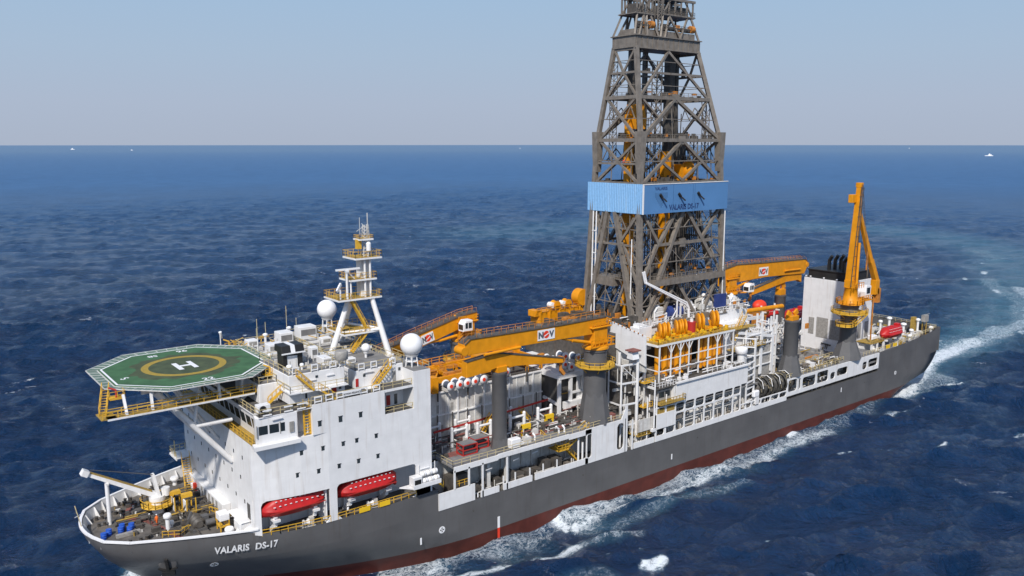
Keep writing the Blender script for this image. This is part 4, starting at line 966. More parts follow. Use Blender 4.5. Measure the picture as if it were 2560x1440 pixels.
# ------------------------------------------------------------------ derrick
DR = T('drilling_derrick', 'tall grey-brown lattice drilling derrick with a pale blue name band, amidships', 'derrick', (123, 0, 31))
DCX = 123.0
def dprof(z):
    a = interp(z, [(31, 14.3), (55, 13.6), (71, 13.1), (90.3, 9.9), (93, 9.8)]); b = interp(z, [(31, 8.6), (40, 7.8), (55, 7.3), (71, 6.5), (90.3, 3.2), (93, 3.2)])
    return a, b
def dcx(z): return interp(z, [(31, 123), (71, 123), (90.3, 121.2), (105, 121)])
def corner(z, sx, sy): a, b = dprof(z); return Vector((dcx(z)+sx*a, sy*b, z))
for sx in (-1, 1):
    for sy in (-1, 1):
        m = M()
        for z0, z1, w in ((31, 48, 1.05), (48, 71, 1.0), (71, 90.6, .85)): m.bar(corner(z0, sx, sy), corner(z1, sx, sy), w, w)
        c = corner(71, sx, sy); m.bar(c-Vector((0, 0, 3.6)), c+Vector((0, 0, 1.8)), 1.5, 1.6, 1.7, 1.9); m.bar(c+Vector((0, 0, -7)), c-Vector((0, 0, 3.6)), 1.2, 1.2, 1.5, 1.6)
        O('leg', m, 'steel', DR)
LV = [31, 40.5, 48.5, 55.6, 61.9, 71, 80, 85.2, 90.3]
def face(sx=None, sy=None):
    # corner pair of one face
    if sx is not None: return lambda z: (corner(z, sx, -1), corner(z, sx, 1))
    return lambda z: (corner(z, -1, sy), corner(z, 1, sy))
for nm, fc, wide in (('front_bracing', face(sx=-1), 0), ('back_bracing', face(sx=1), 0), ('side_bracing', face(sy=-1), 1), ('side_bracing', face(sy=1), 1)):
    m = M()
    for z in (40.5, 55.6, 61.9, 71, 80, 85.2) if wide else (48.5, 55.6, 61.9, 66, 71, 80, 85.2, 90):
        p, q = fc(z); m.bar(p, q, .45 if z not in (71, 80) else .75)
    def P_(z, t): p, q = fc(z); return p+(q-p)*t
    if wide:
        for zl, zh, seg in ((71, 80, [(0, .5), (1, .5)]), (61.9, 71, [(0.03, .5), (.97, .5)])):
            for t0, t1 in seg: m.bar(P_(zl, t0), P_(zh, t1), .62)
        m.bar(P_(80, .02), P_(90.3, .52), .5); m.bar(P_(80, .98), P_(90.3, .48), .5); m.bar(P_(71, .02), P_(75.5, .27), .35); m.bar(P_(75.5, .25), P_(80, .03), .4); m.bar(P_(75.5, .75), P_(80, .97), .4)
        m.bar(P_(66.5, .24), P_(61.9, .52), .5); m.bar(P_(66.5, .76), P_(61.9, .48), .5); m.bar(P_(85.2, .26), P_(80, .02), .35)
        m.bar(P_(55.6, .03), P_(48.5, .22), .7); m.bar(P_(48.5, .22), P_(55.6, .42), .7); m.bar(P_(55.6, .50), P_(40.5, .22), .85); m.bar(P_(55.6, .55), P_(44.5, .86), .8)
        m.bar(P_(48.5, .2), P_(48.5, .86), .6); m.bar(P_(48.5, .2), P_(40.5, .03), .7); m.bar(P_(55.6, .97), P_(48.5, .72), .6)
        m.bar(P_(40.5, .25), P_(31.5, .03), .6); m.bar(P_(40.5, .35), P_(31.5, .02), .5); m.bar(P_(40.5, .42), P_(31, .66), .75); m.bar(P_(40.5, .42), P_(31, .22), .6); m.bar(P_(40.5, .97), P_(31, .7), .6); m.bar(P_(40.5, .7), P_(31, .97), .4)
    else:
        for zl, zh in ((61.9, 71), (71, 80)):
            m.bar(P_(zl, .05), P_(zh, .95), .5); m.bar(P_(zl, .95), P_(zh, .05), .5)
        m.bar(P_(80, .05), P_(85.2, .5), .42); m.bar(P_(80, .95), P_(85.2, .5), .42); m.bar(P_(85.2, .5), P_(90, .05), .42); m.bar(P_(85.2, .5), P_(90, .95), .42)
        m.bar(P_(55.6, .75), P_(48.5, .85), .5); m.bar(P_(55.6, .66), P_(31, .93), .95); m.bar(P_(55.6, .5), P_(31, .10), .95); m.bar(P_(55.6, .96), P_(48.5, .72), .5); m.bar(P_(55.6, .02), P_(48.5, .40), .5)
        m.bar(P_(48.5, .3), P_(40.5, .03), .5); m.bar(P_(40.5, .25), P_(31, .5), .5)
    # secondary lattice: sub-struts, gusset plates and pipes clipped to the face
    rs = random.Random(nm+str(fc(40)[0].y))
    for z in (35.5, 44.5, 52, 58.7, 66.5, 75.5, 82.6, 87.7):
        m.bar(P_(z, .02), P_(z, .98), .2 if z < 70 else .14)
        for t_ in ((.0, .25, .5, .75) if z < 60 else (.1, .62) if z < 80 else ()): m.bar(P_(z, t_+.02), P_(z+2.6 if z < 87 else z+2, t_+.13), .17); m.bar(P_(z+2.6 if z < 87 else z+2, t_+.13), P_(z, t_+.24), .17)
    for t_ in ((.12, .3, .44, .7, .88) if wide else (.2, .42, .63, .85)):
        z_ = rs.choice((31, 40, 48)); zt = rs.choice((61, 71, 80)); m.bar(P_(z_, t_), P_(zt, t_), .16)
    for z in (48.5, 71, 80):
        for t_ in (.5,) if wide else (): c_ = P_(z, t_); m.cbox(c_, (1.8, .5, 1.8))
    O(nm, m, 'steel', DR)
# crown
m = M(); a, b = 10.4, 3.4; DCX = 121.2
m.prism([(DCX-a, -b), (DCX+a, -b), (DCX+a, b), (DCX-a, b)], 90.3, 92.7)
CB = O('crown_beam', m, 'steel', DR)
m = M()
for i in range(13): x = DCX-a+.4+i*1.65; m.box(x-.08, x+.08, -b-.12, -b+.01, 90.3, 92.7)
m.box(DCX-a-.3, DCX+a+.3, -b-.35, b+.35, 92.7, 92.9); m.box(DCX-a-.2, DCX+a+.2, -b-.2, -b+.0, 90.15, 90.3); O('beam_stiffener', m, 'steel', CB)
m = M(); m.box(DCX-9.0, DCX+9.4, -2.6, 2.6, 92.9, 94.3); O('crown_block_base', m, 'steel', DR)
for x0, x1, zt in ((111.8, 117.2, 97.4), (119.8, 130.4, 97.8)):
    m = M(); cx = (x0+x1)/2
    for y in (-3.2, 3.2):
        yt = y*.7
        for xa, xb in ((x0-1, x0+.6), (x0+.4, x0+2.6), (x1+.9, x1-.9), (cx, x0+2.4), (cx, x1-2)): m.bar((xa, y, 92.9), (xb, yt, zt), .38)
        m.bar((x0, yt, zt), (x1, yt, zt), .45); m.bar((x0+.8, yt, zt+3.4), (x1+.3, yt, zt+3.4), .5)
        for k in range(6): x = x0+.5+(x1-x0-.8)*k/5; m.bar((x, yt, zt), (x, yt, zt+3.4), .3)
        m.bar((x0+.5, yt, zt), (x0+3, yt, zt+3.4), .3); m.bar((x1-.5, yt, zt), (x1-3, yt, zt+3.4), .3)
    m.box(x0-.3, x1+.3, -2.6, 2.6, zt-.1, zt+.06); m.box(x0+2, x1-2, -2.2, 2.2, zt+3.4, zt+3.6)
    O('crown_frame', m, 'steel', DR)
    m = M(); m.box(x0+1.2, x1-1.4, -1.2, 1.2, zt+.2, zt+2.2); m.rail([(x0, -2.6, zt), (x1, -2.6, zt)], 1.1, 1.2, .08); m.rail([(x0, -3.0, 94.5), (x1, -3.0, 94.5)], 1.1, 1.2, .08)
    m.tube((x0+1.2, -2.2, 95.0), (x1-1.4, -2.2, 95.0), .5); m.box(x0+.6, x0+1.8, -2.6, -1.4, 94.5, 95.8); O('crown_sheaves', m, 'steel_dark', DR)
    m = M(); m.tube((x1-1.3, -2.4, 95.3), (x1-.2, -2.4, 95.3), .8, 14); m.box((x0+x1)/2-.6, (x0+x1)/2+.5, -2.6, -1.6, 94.6, 95.9); O('winch_drum', m, 'orange_dirty', DR)
m = M(); m.box(117.4, 119.3, .6, 2.4, 94.3, 96.4); m.bar((117.4, 0, 96.6), (119.6, 0, 97.4), .3); m.rail([(116.2, -2.4, 96.4), (119.4, -2.4, 96.4)], 1, 1, .07); O('link_frame', m, 'steel_dark', DR)
m = M()
for x in (118.2, 119.4):
    for y in (-2.7, -1.9): m.bar((x, y, 92), (x, y, 104), .16)
for k in range(16): z = 92+k*.75; m.bar((118.2, -2.7, z), (119.4, -2.7, z+.75), .1); m.bar((118.2, -2.7, z), (119.4, -2.7, z), .1)
O('ladder_tower', m, 'steel', DR)
# pale blue name band
DCX = 123.0
a, b = 14.0, 8.5; z0, z1 = 55.5, 61.8
fb = M(); n = 64; vs = []; fs = []
for i in range(n+1):
    y = -b+2*b*i/n; o = .12 if (i % 2) else 0
    vs += [(DCX-a-o, y, z0), (DCX-a-o, y, z1)]
fb.add(vs, [(2*i, 2*i+1, 2*i+3, 2*i+2) for i in range(n)]); fb.box(DCX-a+.02, DCX-a+.15, -b, b, z0, z1)
BAND = O('wind_wall', fb, 'banner_front', DR, smooth=False)
m = M(); m.box(DCX-a, DCX+a, -b-.12, -b, z0, z1); m.box(DCX-a, DCX+a, b, b+.12, z0, z1); m.box(DCX+a-.12, DCX+a, -b, b, z0, z1); SB = O('wind_wall', m, 'banner_port', DR)
m = M(); m.box(DCX-a-.15, DCX-a+.12, -b-.16, -b+.1, z0-.02, z1+.05); m.box(DCX-a-.14, DCX+a, -b-.2, -b-.12, z1-.12, z1+.06); O('corner_trim', m, 'white', SB)
def flat_y(t, x, y, z, w=None, h=None):
    e0 = extent(t, 0); e1 = extent(t, 1); sx = (w/(e0[1]-e0[0])) if w else 1; sz = (h/(e1[1]-e1[0])) if h else sx
    t.v = [(x+(v[0]-e0[0])*sx, y, z+(v[1]-e1[0])*sz) for v in t.v]; return t
yb = -b-.15
O('lettering', flat_y(text_mesh('VALARIS DS-17', 1, .035), 117.0, yb, 56.0, 9.9, 1.25), 'banner_text', SB)
O('lettering', flat_y(text_mesh('VALARIS', 1, .02), 112.4, yb, 60.45, 3.9, .72), 'banner_text', SB)
m = M()
for i in range(11): x = 112.5+i*.37; d = 1.0+(5-abs(i-5))*.42; m.box(x, x+.2, yb-.01, yb+.01, 59.9-d, 59.95-.02*(i % 2))
O('band_emblem', m, 'banner_joint', SB)
for x in (114.6, 120.6, 127.0):
    m = M(); m.bar((x-.6, -b-.1, 59.4), (x+.7, -b-1.0, 58.0), .3); m.tube((x-.7, -b-.3, 59.6), (x-.1, -b-.35, 58.9), .3); O('floodlight', m, 'black', DR)
m = M()
for x in (118.3, 124.8, 125.4): m.box(x-.06, x+.06, -b-.17, -b-.125, z0, z1)
O('panel_joint', m, 'banner_joint', SB)
# interior: guide beams, top drives, setback racks, service platforms
m = M(); m.box(112.0, 113.4, -1.0, 0.4, 31, 76.5); m.box(113.6, 115.2, -.4, .8, 40, 70); O('guide_beam', m, 'orange', DR)
m = M(); m.box(123.4, 125.4, -1.2, .9, 31, 68.5); m.box(125.6, 126.1, -.9, .4, 31, 68); O('guide_beam', m, 'orange', DR)
m = M(); m.prism_y([(112.6, 73.4), (116.2, 73.4), (116.6, 75.5), (115.6, 78.6), (113.0, 78.6), (112.6, 76)], -1.8, .8); m.box(113, 116.2, -1.4, 1, 70.9, 72.2); O('top_drive', m, 'orange', DR)
m = M(); m.box(114.2, 115.3, -.8, .4, 78.6, 92); m.tube((114.7, -.4, 60), (114.7, -.4, 71), .5); O('travelling_block', m, 'steel_dark', DR)
m = M(); m.sphere((129.2, -3.2, 64.4), 1.6, 16, 10); m.v = [(x, y, 64.4+(z-64.4)*1.35) for x, y, z in m.v]; m.box(126.6, 129, -3.4, -1, 62, 65.6); O('top_drive', m, 'orange', DR)
m = M(); m.box(127.6, 129.4, 1.6, 3.4, 31, 91); m.box(130.2, 131.1, 2, 3, 31, 91); m.box(116.4, 117.2, 3, 4, 31, 91); m.box(134.2, 135.6, 3, 4.4, 31, 71); m.box(122, 122.8, 4, 5, 31, 92); O('mid_column', m, 'steel_dark', DR)
m = M()
for i in range(7):
    for j in range(5): m.tube((116.6+i*.62, 1.2+j*.55, 34), (116.6+i*.62, 1.2+j*.55, 76+2*((i*3+j) % 3)), .11, 5, caps=False)
for i in range(7):
    for j in range(5): m.tube((129.2+i*.62, -4+j*.55, 34), (129.2+i*.62, -4+j*.55, 60.5), .11, 5, caps=False)
for k in range(14): m.box(116.2, 120.6, 1, 1.15, 60+k*1.3, 60.2+k*1.3)
O('drill_pipe_rack', m, 'steel_dark', DR)
def lattice(m, x, y, z0, z1, w=1.2, t=.13):
    for dx in (0, w):
        for dy in (0, w): m.bar((x+dx, y+dy, z0), (x+dx, y+dy, z1), t*1.2)
    n = int((z1-z0)/w)
    for k in range(n):
        z = z0+k*w
        m.bar((x, y, z), (x+w, y, z+w), t); m.bar((x, y, z), (x, y+w, z+w), t); m.bar((x, y, z), (x+w, y, z), t); m.bar((x, y, z), (x, y+w, z), t)
m = M(); lattice(m, 119.4, -2, 31, 88, 1.5); lattice(m, 117.6, 3, 66, 90, 1.1, .1); lattice(m, 134, -4, 66, 79, 1.1, .1); lattice(m, 111.3, 3.2, 66, 88, 1.1, .1); lattice(m, 131.8, -2.6, 61, 72, 1.2, .1); lattice(m, 110.8, -5.8, 31, 54, 1.4, .14); O('ladder_tower', m, 'steel', DR)
m = M()
rg = random.Random(5)
for z, den in ((71.3, 60), (80.2, 18), (66.3, 12), (85.4, 6), (62, 30), (41, 70), (48.6, 16), (33, 60)):
    a_, b_ = dprof(z)
    for i in range(den):
        x = DCX+rg.uniform(-a_+.6, a_-.6); y = rg.uniform(-b_+.4, b_-.4); s = rg.uniform(.3, 1.1)
        m.cbox((x, y, z+s/2), (s, rg.uniform(.3, .9), s*rg.uniform(.7, 2.0)))
O('rig_floor_gear', m, 'steel_dark', DR, kind='stuff')
m = M()
for z in (71.1, 80.1, 40.6):
    a_, b_ = dprof(z); lo = .55
    m.box(DCX-a_+.6, DCX+a_-.6, -b_+.2, -b_+1.3, z-.05, z+.08); m.box(DCX-a_+.6, DCX+a_-.6, b_-1.3, b_-.2, z-.05, z+.08); m.box(DCX-a_+.6, DCX-a_+1.6, -b_+1, b_-1, z-.05, z+.08)
    m.rail([(DCX-a_+.7, -b_+.2, z), (DCX+a_-.7, -b_+.2, z)], 1.1, 1.5, .08); m.rail([(DCX-a_+.7, b_-.5, z), (DCX-a_+.7, -b_+.5, z)], 1.1, 1.5, .08)
for x0, x1, y, z in ((131, 135.6, -6.5, 48.6), (126, 132, -5.6, 67.5), (109.8, 114, 2, 66), (110, 115, -2, 52), (110, 114, 3, 44), (130, 136, -7.4, 44), (111, 117, -5, 40)):
    m.box(x0, x1, y, y+1.6, z, z+.12); m.rail([(x0, y, z), (x1, y, z)], 1.0, 1.2, .08)
m.box(112.6, 136.6, -9.2, -7.9, 39.7, 41.0); m.rail([(113, -9.2, 41), (136.6, -9.2, 41)], 1.1, 1.2, .09)
m.box(109, 113, 0, 6, 39, 41)
O('service_platform', m, 'steel', DR)
m = M(); rg = random.Random(9)
for i in range(46):
    z = rg.choice((71.4, 71.4, 62.1, 41.2, 33, 80.4)); a_, b_ = dprof(z); m.cbox((DCX+rg.uniform(-a_+1, a_-1), rg.uniform(-b_+.4, 0), z+rg.uniform(.2, .9)), (rg.uniform(.3, 1.2), .6, rg.uniform(.3, .9)))
O('orange_gear', m, 'orange_dirty', DR, kind='stuff')
m = M()
for y in (6.4, 5.4): m.tube((108.6, y, 31.5), (108.9, y, 55.4), .17, 6)
m.tube((108.9, -5.6, 31), (108.9, -5.6, 50), .14, 6); m.tube((DCX+13.6, -8.6, 31), (DCX+13.6, -8.4, 55), .14, 6)
for z in (36, 41, 46, 51): m.bar((108.7, 5.2, z), (108.8, 6.6, z), .2)
O('riser_pipe', m, 'white', DR)
m = M(); rg = random.Random(2)
for i in range(26):
    x = rg.uniform(111, 135); y = rg.uniform(-4, 5); z = rg.choice((31, 41, 62)); m.tube((x, y, z), (x+rg.uniform(-1, 1), y, z+rg.uniform(8, 20)), rg.choice((.08, .12, .2)), 5, caps=False)
for i in range(30):
    x = rg.uniform(110, 136); y = rg.uniform(-7, 6); z = rg.uniform(33, 50); m.bar((x, y, z), (x+rg.uniform(-4, 4), y, z+rg.uniform(-2, 5)), rg.choice((.15, .3)))
O('hoses_and_wires', m, 'steel_dark', DR, kind='stuff')
m = M()
for p in ((112.9, -5, 72.4), (111.6, 0, 66.4)): m.sphere(p, .35, 8, 6)
O('warning_light', m, 'bright_red', DR)
# white elbow pipe that slants down from the derrick
WP = T('slanting_pipe', 'twin white pipe slanting down from the derrick to the mud deck', 'pipe', (109, -8.8, 40)); m = M()
for o in (0, .5): m.path([(108.7+o, -9.2, 43.3+o*.2), (109.5+o, -9.2, 40.9), (122.3+o, -9.6, 34.9+o*.6), (123.4+o*.5, -9.6, 33.9), (123.6+o*.5, -9.6, 30.5)], .2, 8)
O('pipe_run', m, 'white_clean', WP)
m = M()
for x in (119.6, 120.8): m.bar((x, -9.6, 29.5), (x, -9.6, 36.0 if x < 120 else 35.5), .28)
m.bar((117.9, -9.6, 32.1), (119.6, -9.6, 32.1), .25); m.bar((118, -9.6, 29.5), (118, -9.6, 32.1), .25); m.bar((119.6, -9.6, 34), (118, -9.6, 32.1), .2); O('pipe_support', m, 'white', WP)

# ------------------------------------------------------------------ cranes
def pedestal(t, x, y, zb, zc, zt, r, rb, plat=None):
    m = M(); m.lathe((x, y, 0), [(r, zb), (r, zt)], 24); m.lathe((x, y, 0), [(r*1.1, zt-.5), (r*1.1, zt)], 24)
    q_ = M(); q_.lathe((x, y, 0), [(rb, zb), (r+.06, zc)], 8); O('pedestal_foot', q_, 'post_grey', t, smooth=False)
    P = O('pedestal', m, 'post_grey', t)
    if plat:
        m = M(); R2 = plat[1]; m.lathe((x, y, plat[0]), [(r, -.0), (R2, 0), (R2, .14), (r, .14)], 12); pl = O('service_platform', m, 'yellow_grate', t)
        m = M(); n = 12
        pts = [(x+R2*cos(2*pi*k/n), y+R2*sin(2*pi*k/n), plat[0]) for k in range(n+1)]; m.rail(pts, 1.1, 1.1, .08)
        for k in range(6): a_ = k*pi/3; m.bar((x+r*cos(a_), y+r*sin(a_), plat[0]-1.4), (x+R2*cos(a_)*.95, y+R2*sin(a_)*.95, plat[0]-.05), .14)
        m.lathe((x, y, plat[0]-.1), [(R2+.03, -.1), (R2+.05, .25)], 12)
        O('platform_rail', m, 'yellow', pl)
def logo(parent, x, y, z, w, h, sgn=-1, ang=0.0):
    m = M(); m.box(x-w/2, x+w/2, y-.03, y+.03, z-h/2, z+h/2)
    def rt(mm):
        ca, sa = cos(ang), sin(ang); mm.v = [(x+(a-x)*ca-(c-z)*sa, b, z+(a-x)*sa+(c-z)*ca) for a, b, c in mm.v]; return mm
    pl = O('sign_plate', rt(m), 'white_clean', parent)
    ex = lambda t, xx, ww: O('lettering', rt(flat_y(t, xx, y+sgn*.05, z-h*.32, ww, h*.64)), 'logo_grey', pl)
    ex(text_mesh('N', 1, .06), x-w*.46, w*.30); ex(text_mesh('V', 1, .06), x+w*.16, w*.30)
    m = M(); m.lathe((x, y+sgn*.05, z), [(h*.36, 0), (h*.36, .02)], 20, 'y'); O('red_ball', rt(m), 'bright_red', pl)
    m = M(); m.bar((x-h*.28, y+sgn*.08, z-h*.14), (x+h*.3, y+sgn*.08, z+h*.12), .02, h*.09); O('ball_stripe', rt(m), 'white_clean', pl)
def knuckle_crane(lab, px, py, zb, zc, zt, boom, hb, jib, hj, wb=2.0, cab=None, sgn=-1, logo_at=None, plat=None, side=-1, r=2.25, rb=3.3):
    t = T('knuckle_boom_crane', lab, 'crane', (px, py, zb), 'orange knuckle-boom cranes')
    pedestal(t, px, py, zb, zc, zt, r, rb, plat)
    d = 1 if boom[-1][0] > px else -1
    m = M(); m.lathe((px, py, zt), [(2.7, 0), (2.7, .5), (2.2, .7)], 20); m.box(px-1.8, px+1.8, py-1.5, py+1.5, zt+.6, zt+4.8); m.box(px-2.6*1, px+2.6, py-1.9, py+1.9, zt+4.2, zt+4.5)
    O('slewing_column', m, 'orange', t, bevel=.1)
    m = M(); m.rail([(px-3.2, py-2.3, zt+.8), (px+3, py-2.3, zt+.8), (px+3, py+2.3, zt+.8)], 1.3, 1.0, .14); m.box(px-3.2, px+3.2, py-2.4, py-1.6, zt+.6, zt+.75); m.rail([(px-2.6, py-1.8, zt+4.5), (px+2.6, py-1.8, zt+4.5), (px+2.6, py+1.8, zt+4.5)], 1.1, 1.0, .12)
    for k in range(5): m.tube((px-2+k, py-.6, zt+4.6), (px-2+k, py+.6, zt+5.5), .3, 8)
    O('machinery_platform', m, 'orange', t)
    # main boom: outline in x-z, top line and depth
    def outline(top, dep): return [(x, z) for x, z in top]+[(x, z-dd) for (x, z), dd in reversed(list(zip(top, dep)))]
    m = M(); m.prism_y(outline(boom, hb), py-wb/2, py+wb/2); BO = O('main_boom', m, 'orange', t, bevel=.06)
    m = M(); 
    for (x0, z0), (x1, z1) in zip(boom, boom[1:]):
        m.bar((x0, py-wb/2-.05, z0+.06), (x1, py-wb/2-.05, z1+.06), .25, .12); m.bar((x0, py+wb/2+.05, z0+.06), (x1, py+wb/2+.05, z1+.06), .25, .12); m.bar((x0, py, z0+.08), (x1, py, z1+.08), wb*.7, .08)
    O('boom_deck', m, 'steel_dark', BO)
    m = M(); m.rail([(x, py+.8, z+.05) for x, z in boom], 1.0, 1.6, .08); m.rail([(x, py-.7, z+.05) for x, z in boom], .9, 1.6, .05, mid=False); O('boom_rail', m, 'orange_dirty', BO)
    m = M(); rg = random.Random(int(px*10))
    (x0, z0), (x1, z1) = boom[0], boom[-1]
    for i in range(16):
        f = rg.uniform(.05, .95); x = x0+(x1-x0)*f; z = float(np.interp(x*d, [p[0]*d for p in boom], [p[1] for p in boom])); m.cbox((x, py+rg.uniform(-.6, .6), z+.25), (rg.uniform(.3, 1.1), .4, rg.uniform(.2, .5)))
    O('boom_fittings', m, 'steel', BO, kind='stuff')
    m = M(); m.prism_y(outline(jib, hj), py-wb*.35, py+wb*.35); J = O('knuckle_jib', m, 'orange', t, bevel=.05)
    m = M()
    for (x0, z0), (x1, z1) in zip(jib, jib[1:]): m.bar((x0, py-wb*.2, z0+.06), (x1, py-wb*.2, z1+.06), wb*.4, .22)
    O('jib_edge', m, 'steel_dark', J)
    e = jib[-1]; m = M(); m.tube((e[0], py, e[1]-.3), (e[0], py, e[1]-2.6), .3); m.bar((e[0], py, e[1]-2.4), (e[0]-.8*d, py, e[1]-3.4), .6, .6); m.lathe((e[0], py-.5, e[1]-.4), [(.7, 0), (.7, 1)], 12, 'y'); O('hook_block', m, 'orange_dirty', J)
    c0 = boom[-1]; k0 = jib[0]
    m = M(); m.tube((c0[0], py-wb*.55, c0[1]-hb[-1]*.6), (c0[0], py+wb*.55, c0[1]-hb[-1]*.6), .75, 12); O('knuckle_pin', m, 'orange', t)
    m = M(); xa = px+d*2.2; zb1 = float(np.interp(d*(xa+d*7.4), [d*p[0] for p in boom], [p[1]-h_ for p, h_ in zip(boom, hb)]))-.15; m.tube((xa, py-wb*.3, zt+1.4), (xa+d*4.6, py-wb*.3, zt+1.4+(zb1-zt-1.4)*.65), .34, 10); m.tube((xa+d*4.6, py-wb*.3, zt+1.4+(zb1-zt-1.4)*.65), (xa+d*7.4, py-wb*.3, zb1+.2), .2, 8)
    m.tube((c0[0]-d*4, py-wb*.6, c0[1]-hb[-1]-.4), (c0[0]-d*12, py-wb*.6, c0[1]-hb[-1]-.2), .28, 8); O('hydraulic_cylinder', m, 'orange', t)
    if cab:
        m = M(); x, y, z = cab; m.prism_y([(x-1.2, z), (x+1.2, z), (x+1.2, z+2.4), (x-.6, z+2.4), (x-1.2, z+1.6)], y-1, y+1); cb = O('cab', m, 'white_clean', t, bevel=.08)
        m = M(); m.box(x-.7, x-.1, y-1.03, y-.98, z+.7, z+1.9); m.box(x+.1, x+.9, y-1.03, y-.98, z+.7, z+1.9); m.box(x-1.23, x-1.17, y-.8, y+.8, z+.4, z+1.5); O('cab_window', m, 'glass', cb)
        m = M(); m.bar((x, y, z-.1), (px, py, z-.1), 1.2, .2); O('cab_bracket', m, 'orange', t)
    if logo_at: logo(BO, logo_at[0], py-wb/2-.07, logo_at[1], logo_at[2], logo_at[3], -1, logo_at[4])
    return t
knuckle_crane('orange knuckle-boom crane on the near side, boom laid flat over the riser hold', 89.6, -15.0, 15.9, 22.0, 31.0,
    [(91.5, 37.0), (88, 37.0), (80, 36.9), (59.0, 37.2), (57.8, 36.4)], [3.6, 3.0, 2.7, 2.7, 1.9], [(58.4, 33.2), (60.4, 33.4), (64.6, 33.8), (66.4, 33.5), (80.6, 30.4)], [2.8, 2.9, 2.7, 2.4, .9], 2.1, None, logo_at=(76.0, 35.7, 4.1, 1.95, 0.0), plat=(27.6, 4.0))
knuckle_crane('orange knuckle-boom crane on the far side with its boom sloping down towards the accommodation block', 79.2, 15.0, 15.9, 20.0, 28.4,
    [(82.0, 34.4), (78.0, 34.0), (66, 31.2), (52.0, 27.4)], [2.2, 2.6, 3.0, 2.6], [(52.4, 25.2), (54, 25.9), (60, 26.4), (70, 23.4)], [2.2, 2.4, 2.4, .9], 2.1, (77.4, 11.8, 31.2), logo_at=(69.3, 30.4, 3.0, 2.0, 0.26), plat=(24.2, 4.6), r=2.9)
knuckle_crane('orange knuckle-boom crane aft of the derrick on the far side, boom towards the stern', 170.0, 15.0, 14.0, 20.0, 28.6,
    [(166.5, 35.8), (172, 36.6), (186, 36.0), (205.6, 35.4), (207, 34.6)], [5.0, 5.0, 4.2, 4.4, 1.6], [(204.8, 30.9), (203.0, 31.6), (197, 31.4), (180.5, 28.6)], [2.6, 2.4, 2.2, 1.6], 2.2, (175.6, 12.2, 28.8), logo_at=(184.6, 33.6, 4.4, 2.5, -0.02), plat=(24, 4.2))
# boom rests
def rest_post(lab, x, y, zb, zt, r, cap, foot_=1.25, hf=2.0):
    t = T('boom_rest', lab, 'boom rest', (x, y, zb), 'grey boom rest posts'); m = M(); m.lathe((x, y, 0), [(r, zb), (r, zt-.6), (r*1.12, zt-.4), (r*1.12, zt)], 20); q_ = M(); q_.lathe((x, y, 0), [(r*foot_, zb), (r+.05, zb+hf)], 8); O('post_foot', q_, 'post_grey', t, smooth=False); O('post', m, 'post_grey', t)
    if cap: m = M(); m.box(x-r*.8, x+r*.8, y-1, y+1, zt, zt+cap*.5); m.bar((x-r, y, zt+cap*.5), (x-r*.6, y, zt+cap), .5, 1.6); m.bar((x+r, y, zt+cap*.5), (x+r*.6, y, zt+cap), .5, 1.6); O('saddle', m, 'orange', t, bevel=.06)
rest_post('grey boom rest post in front of the riser hold wall, under the near crane jib', 66.0, -15.0, 15.9, 30.2, 1.35, 2.2)
rest_post('grey boom rest post with an orange saddle beside the black hose reels', 155.0, -15.6, 14.4, 28.0, 1.75, 2.2, 1.75, 5.0)
rest_post('grey boom rest post on the far side under the stern crane boom', 195.3, 15.0, 13.2, 25.4, 1.6, 3.6)
rest_post('grey boom rest post on the far side beside the riser hold', 60.0, 15.0, 15.9, 22.0, 1.6, 1.0)
# offshore crane with its boom raised
CR = T('offshore_crane', 'orange crane with its boom raised almost upright, on a grey pedestal near the funnel', 'crane', (181.5, -15.3, 14.3))
pedestal(CR, 181.5, -15.3, 14.3, 19.0, 28.6, 2.15, 3.9, (26.6, 4.6))
m = M(); m.lathe((177.4, -16.6, 23.6), [(.3, 0), (2.4, 0), (2.4, .12), (.3, .12)], 10); m.rail([(177.4+2.4*cos(k*pi/5), -16.6+2.4*sin(k*pi/5), 23.7) for k in range(11)], 1.1, 1.2, .1); m.stairs((178.6, -18.4, 23.7), (182.5, -19.6, 26.7)); O('lower_gallery', m, 'yellow', CR)
m = M(); m.lathe((181.5, -15.3, 28.6), [(2.4, 0), (2.4, .7), (1.9, 1.1), (1.6, 4.4), (1.8, 4.6)], 18); m.box(179.9, 182.9, -16.4, -14.2, 33.2, 35.2); O('slewing_column', m, 'orange', CR)
m = M(); m.lathe((181.5, -15.3, 28.9), [(2.3, 0), (3.5, 0), (3.5, .15), (2.3, .15)], 14); m.box(183.6, 189.4, -17.2, -13.4, 29.2, 29.5); m.rail([(183.6, -17.2, 29.5), (189.4, -17.2, 29.5), (189.4, -13.4, 29.5)], 1.2, 1.2, .14); m.rail([(181.5+3.5*cos(k*pi/6), -15.3+3.5*sin(k*pi/6), 29) for k in range(13)], 1.1, 1.2, .12); m.rail([(178.4, -17.5, 33.2), (183.8, -17.5, 33.2)], 1.4, 1, .12); O('machinery_platform', m, 'orange', CR)
m = M(); m.prism_y([(186.6, 30.0), (189.2, 30.0), (189.4, 33.0), (187.0, 33.4), (186.4, 31.5)], -16.6, -14.4); cb = O('cab', m, 'white_clean', CR, bevel=.1); m = M(); m.box(187.2, 188.8, -16.65, -16.58, 31, 32.6); O('cab_window', m, 'glass', cb)
b0, b1 = Vector((180.6, -15.3, 33.6)), Vector((182.2, -15.3, 59.2))
m = M(); m.bar(b0+Vector((.2, 0, 0)), b1, 2.1, 1.8, 1.15, 1.1); m.bar(b1, b1+Vector((0, 0, 1.2)), 1.5, 1.2); BM = O('main_boom', m, 'orange', CR, bevel=.06)
m = M()
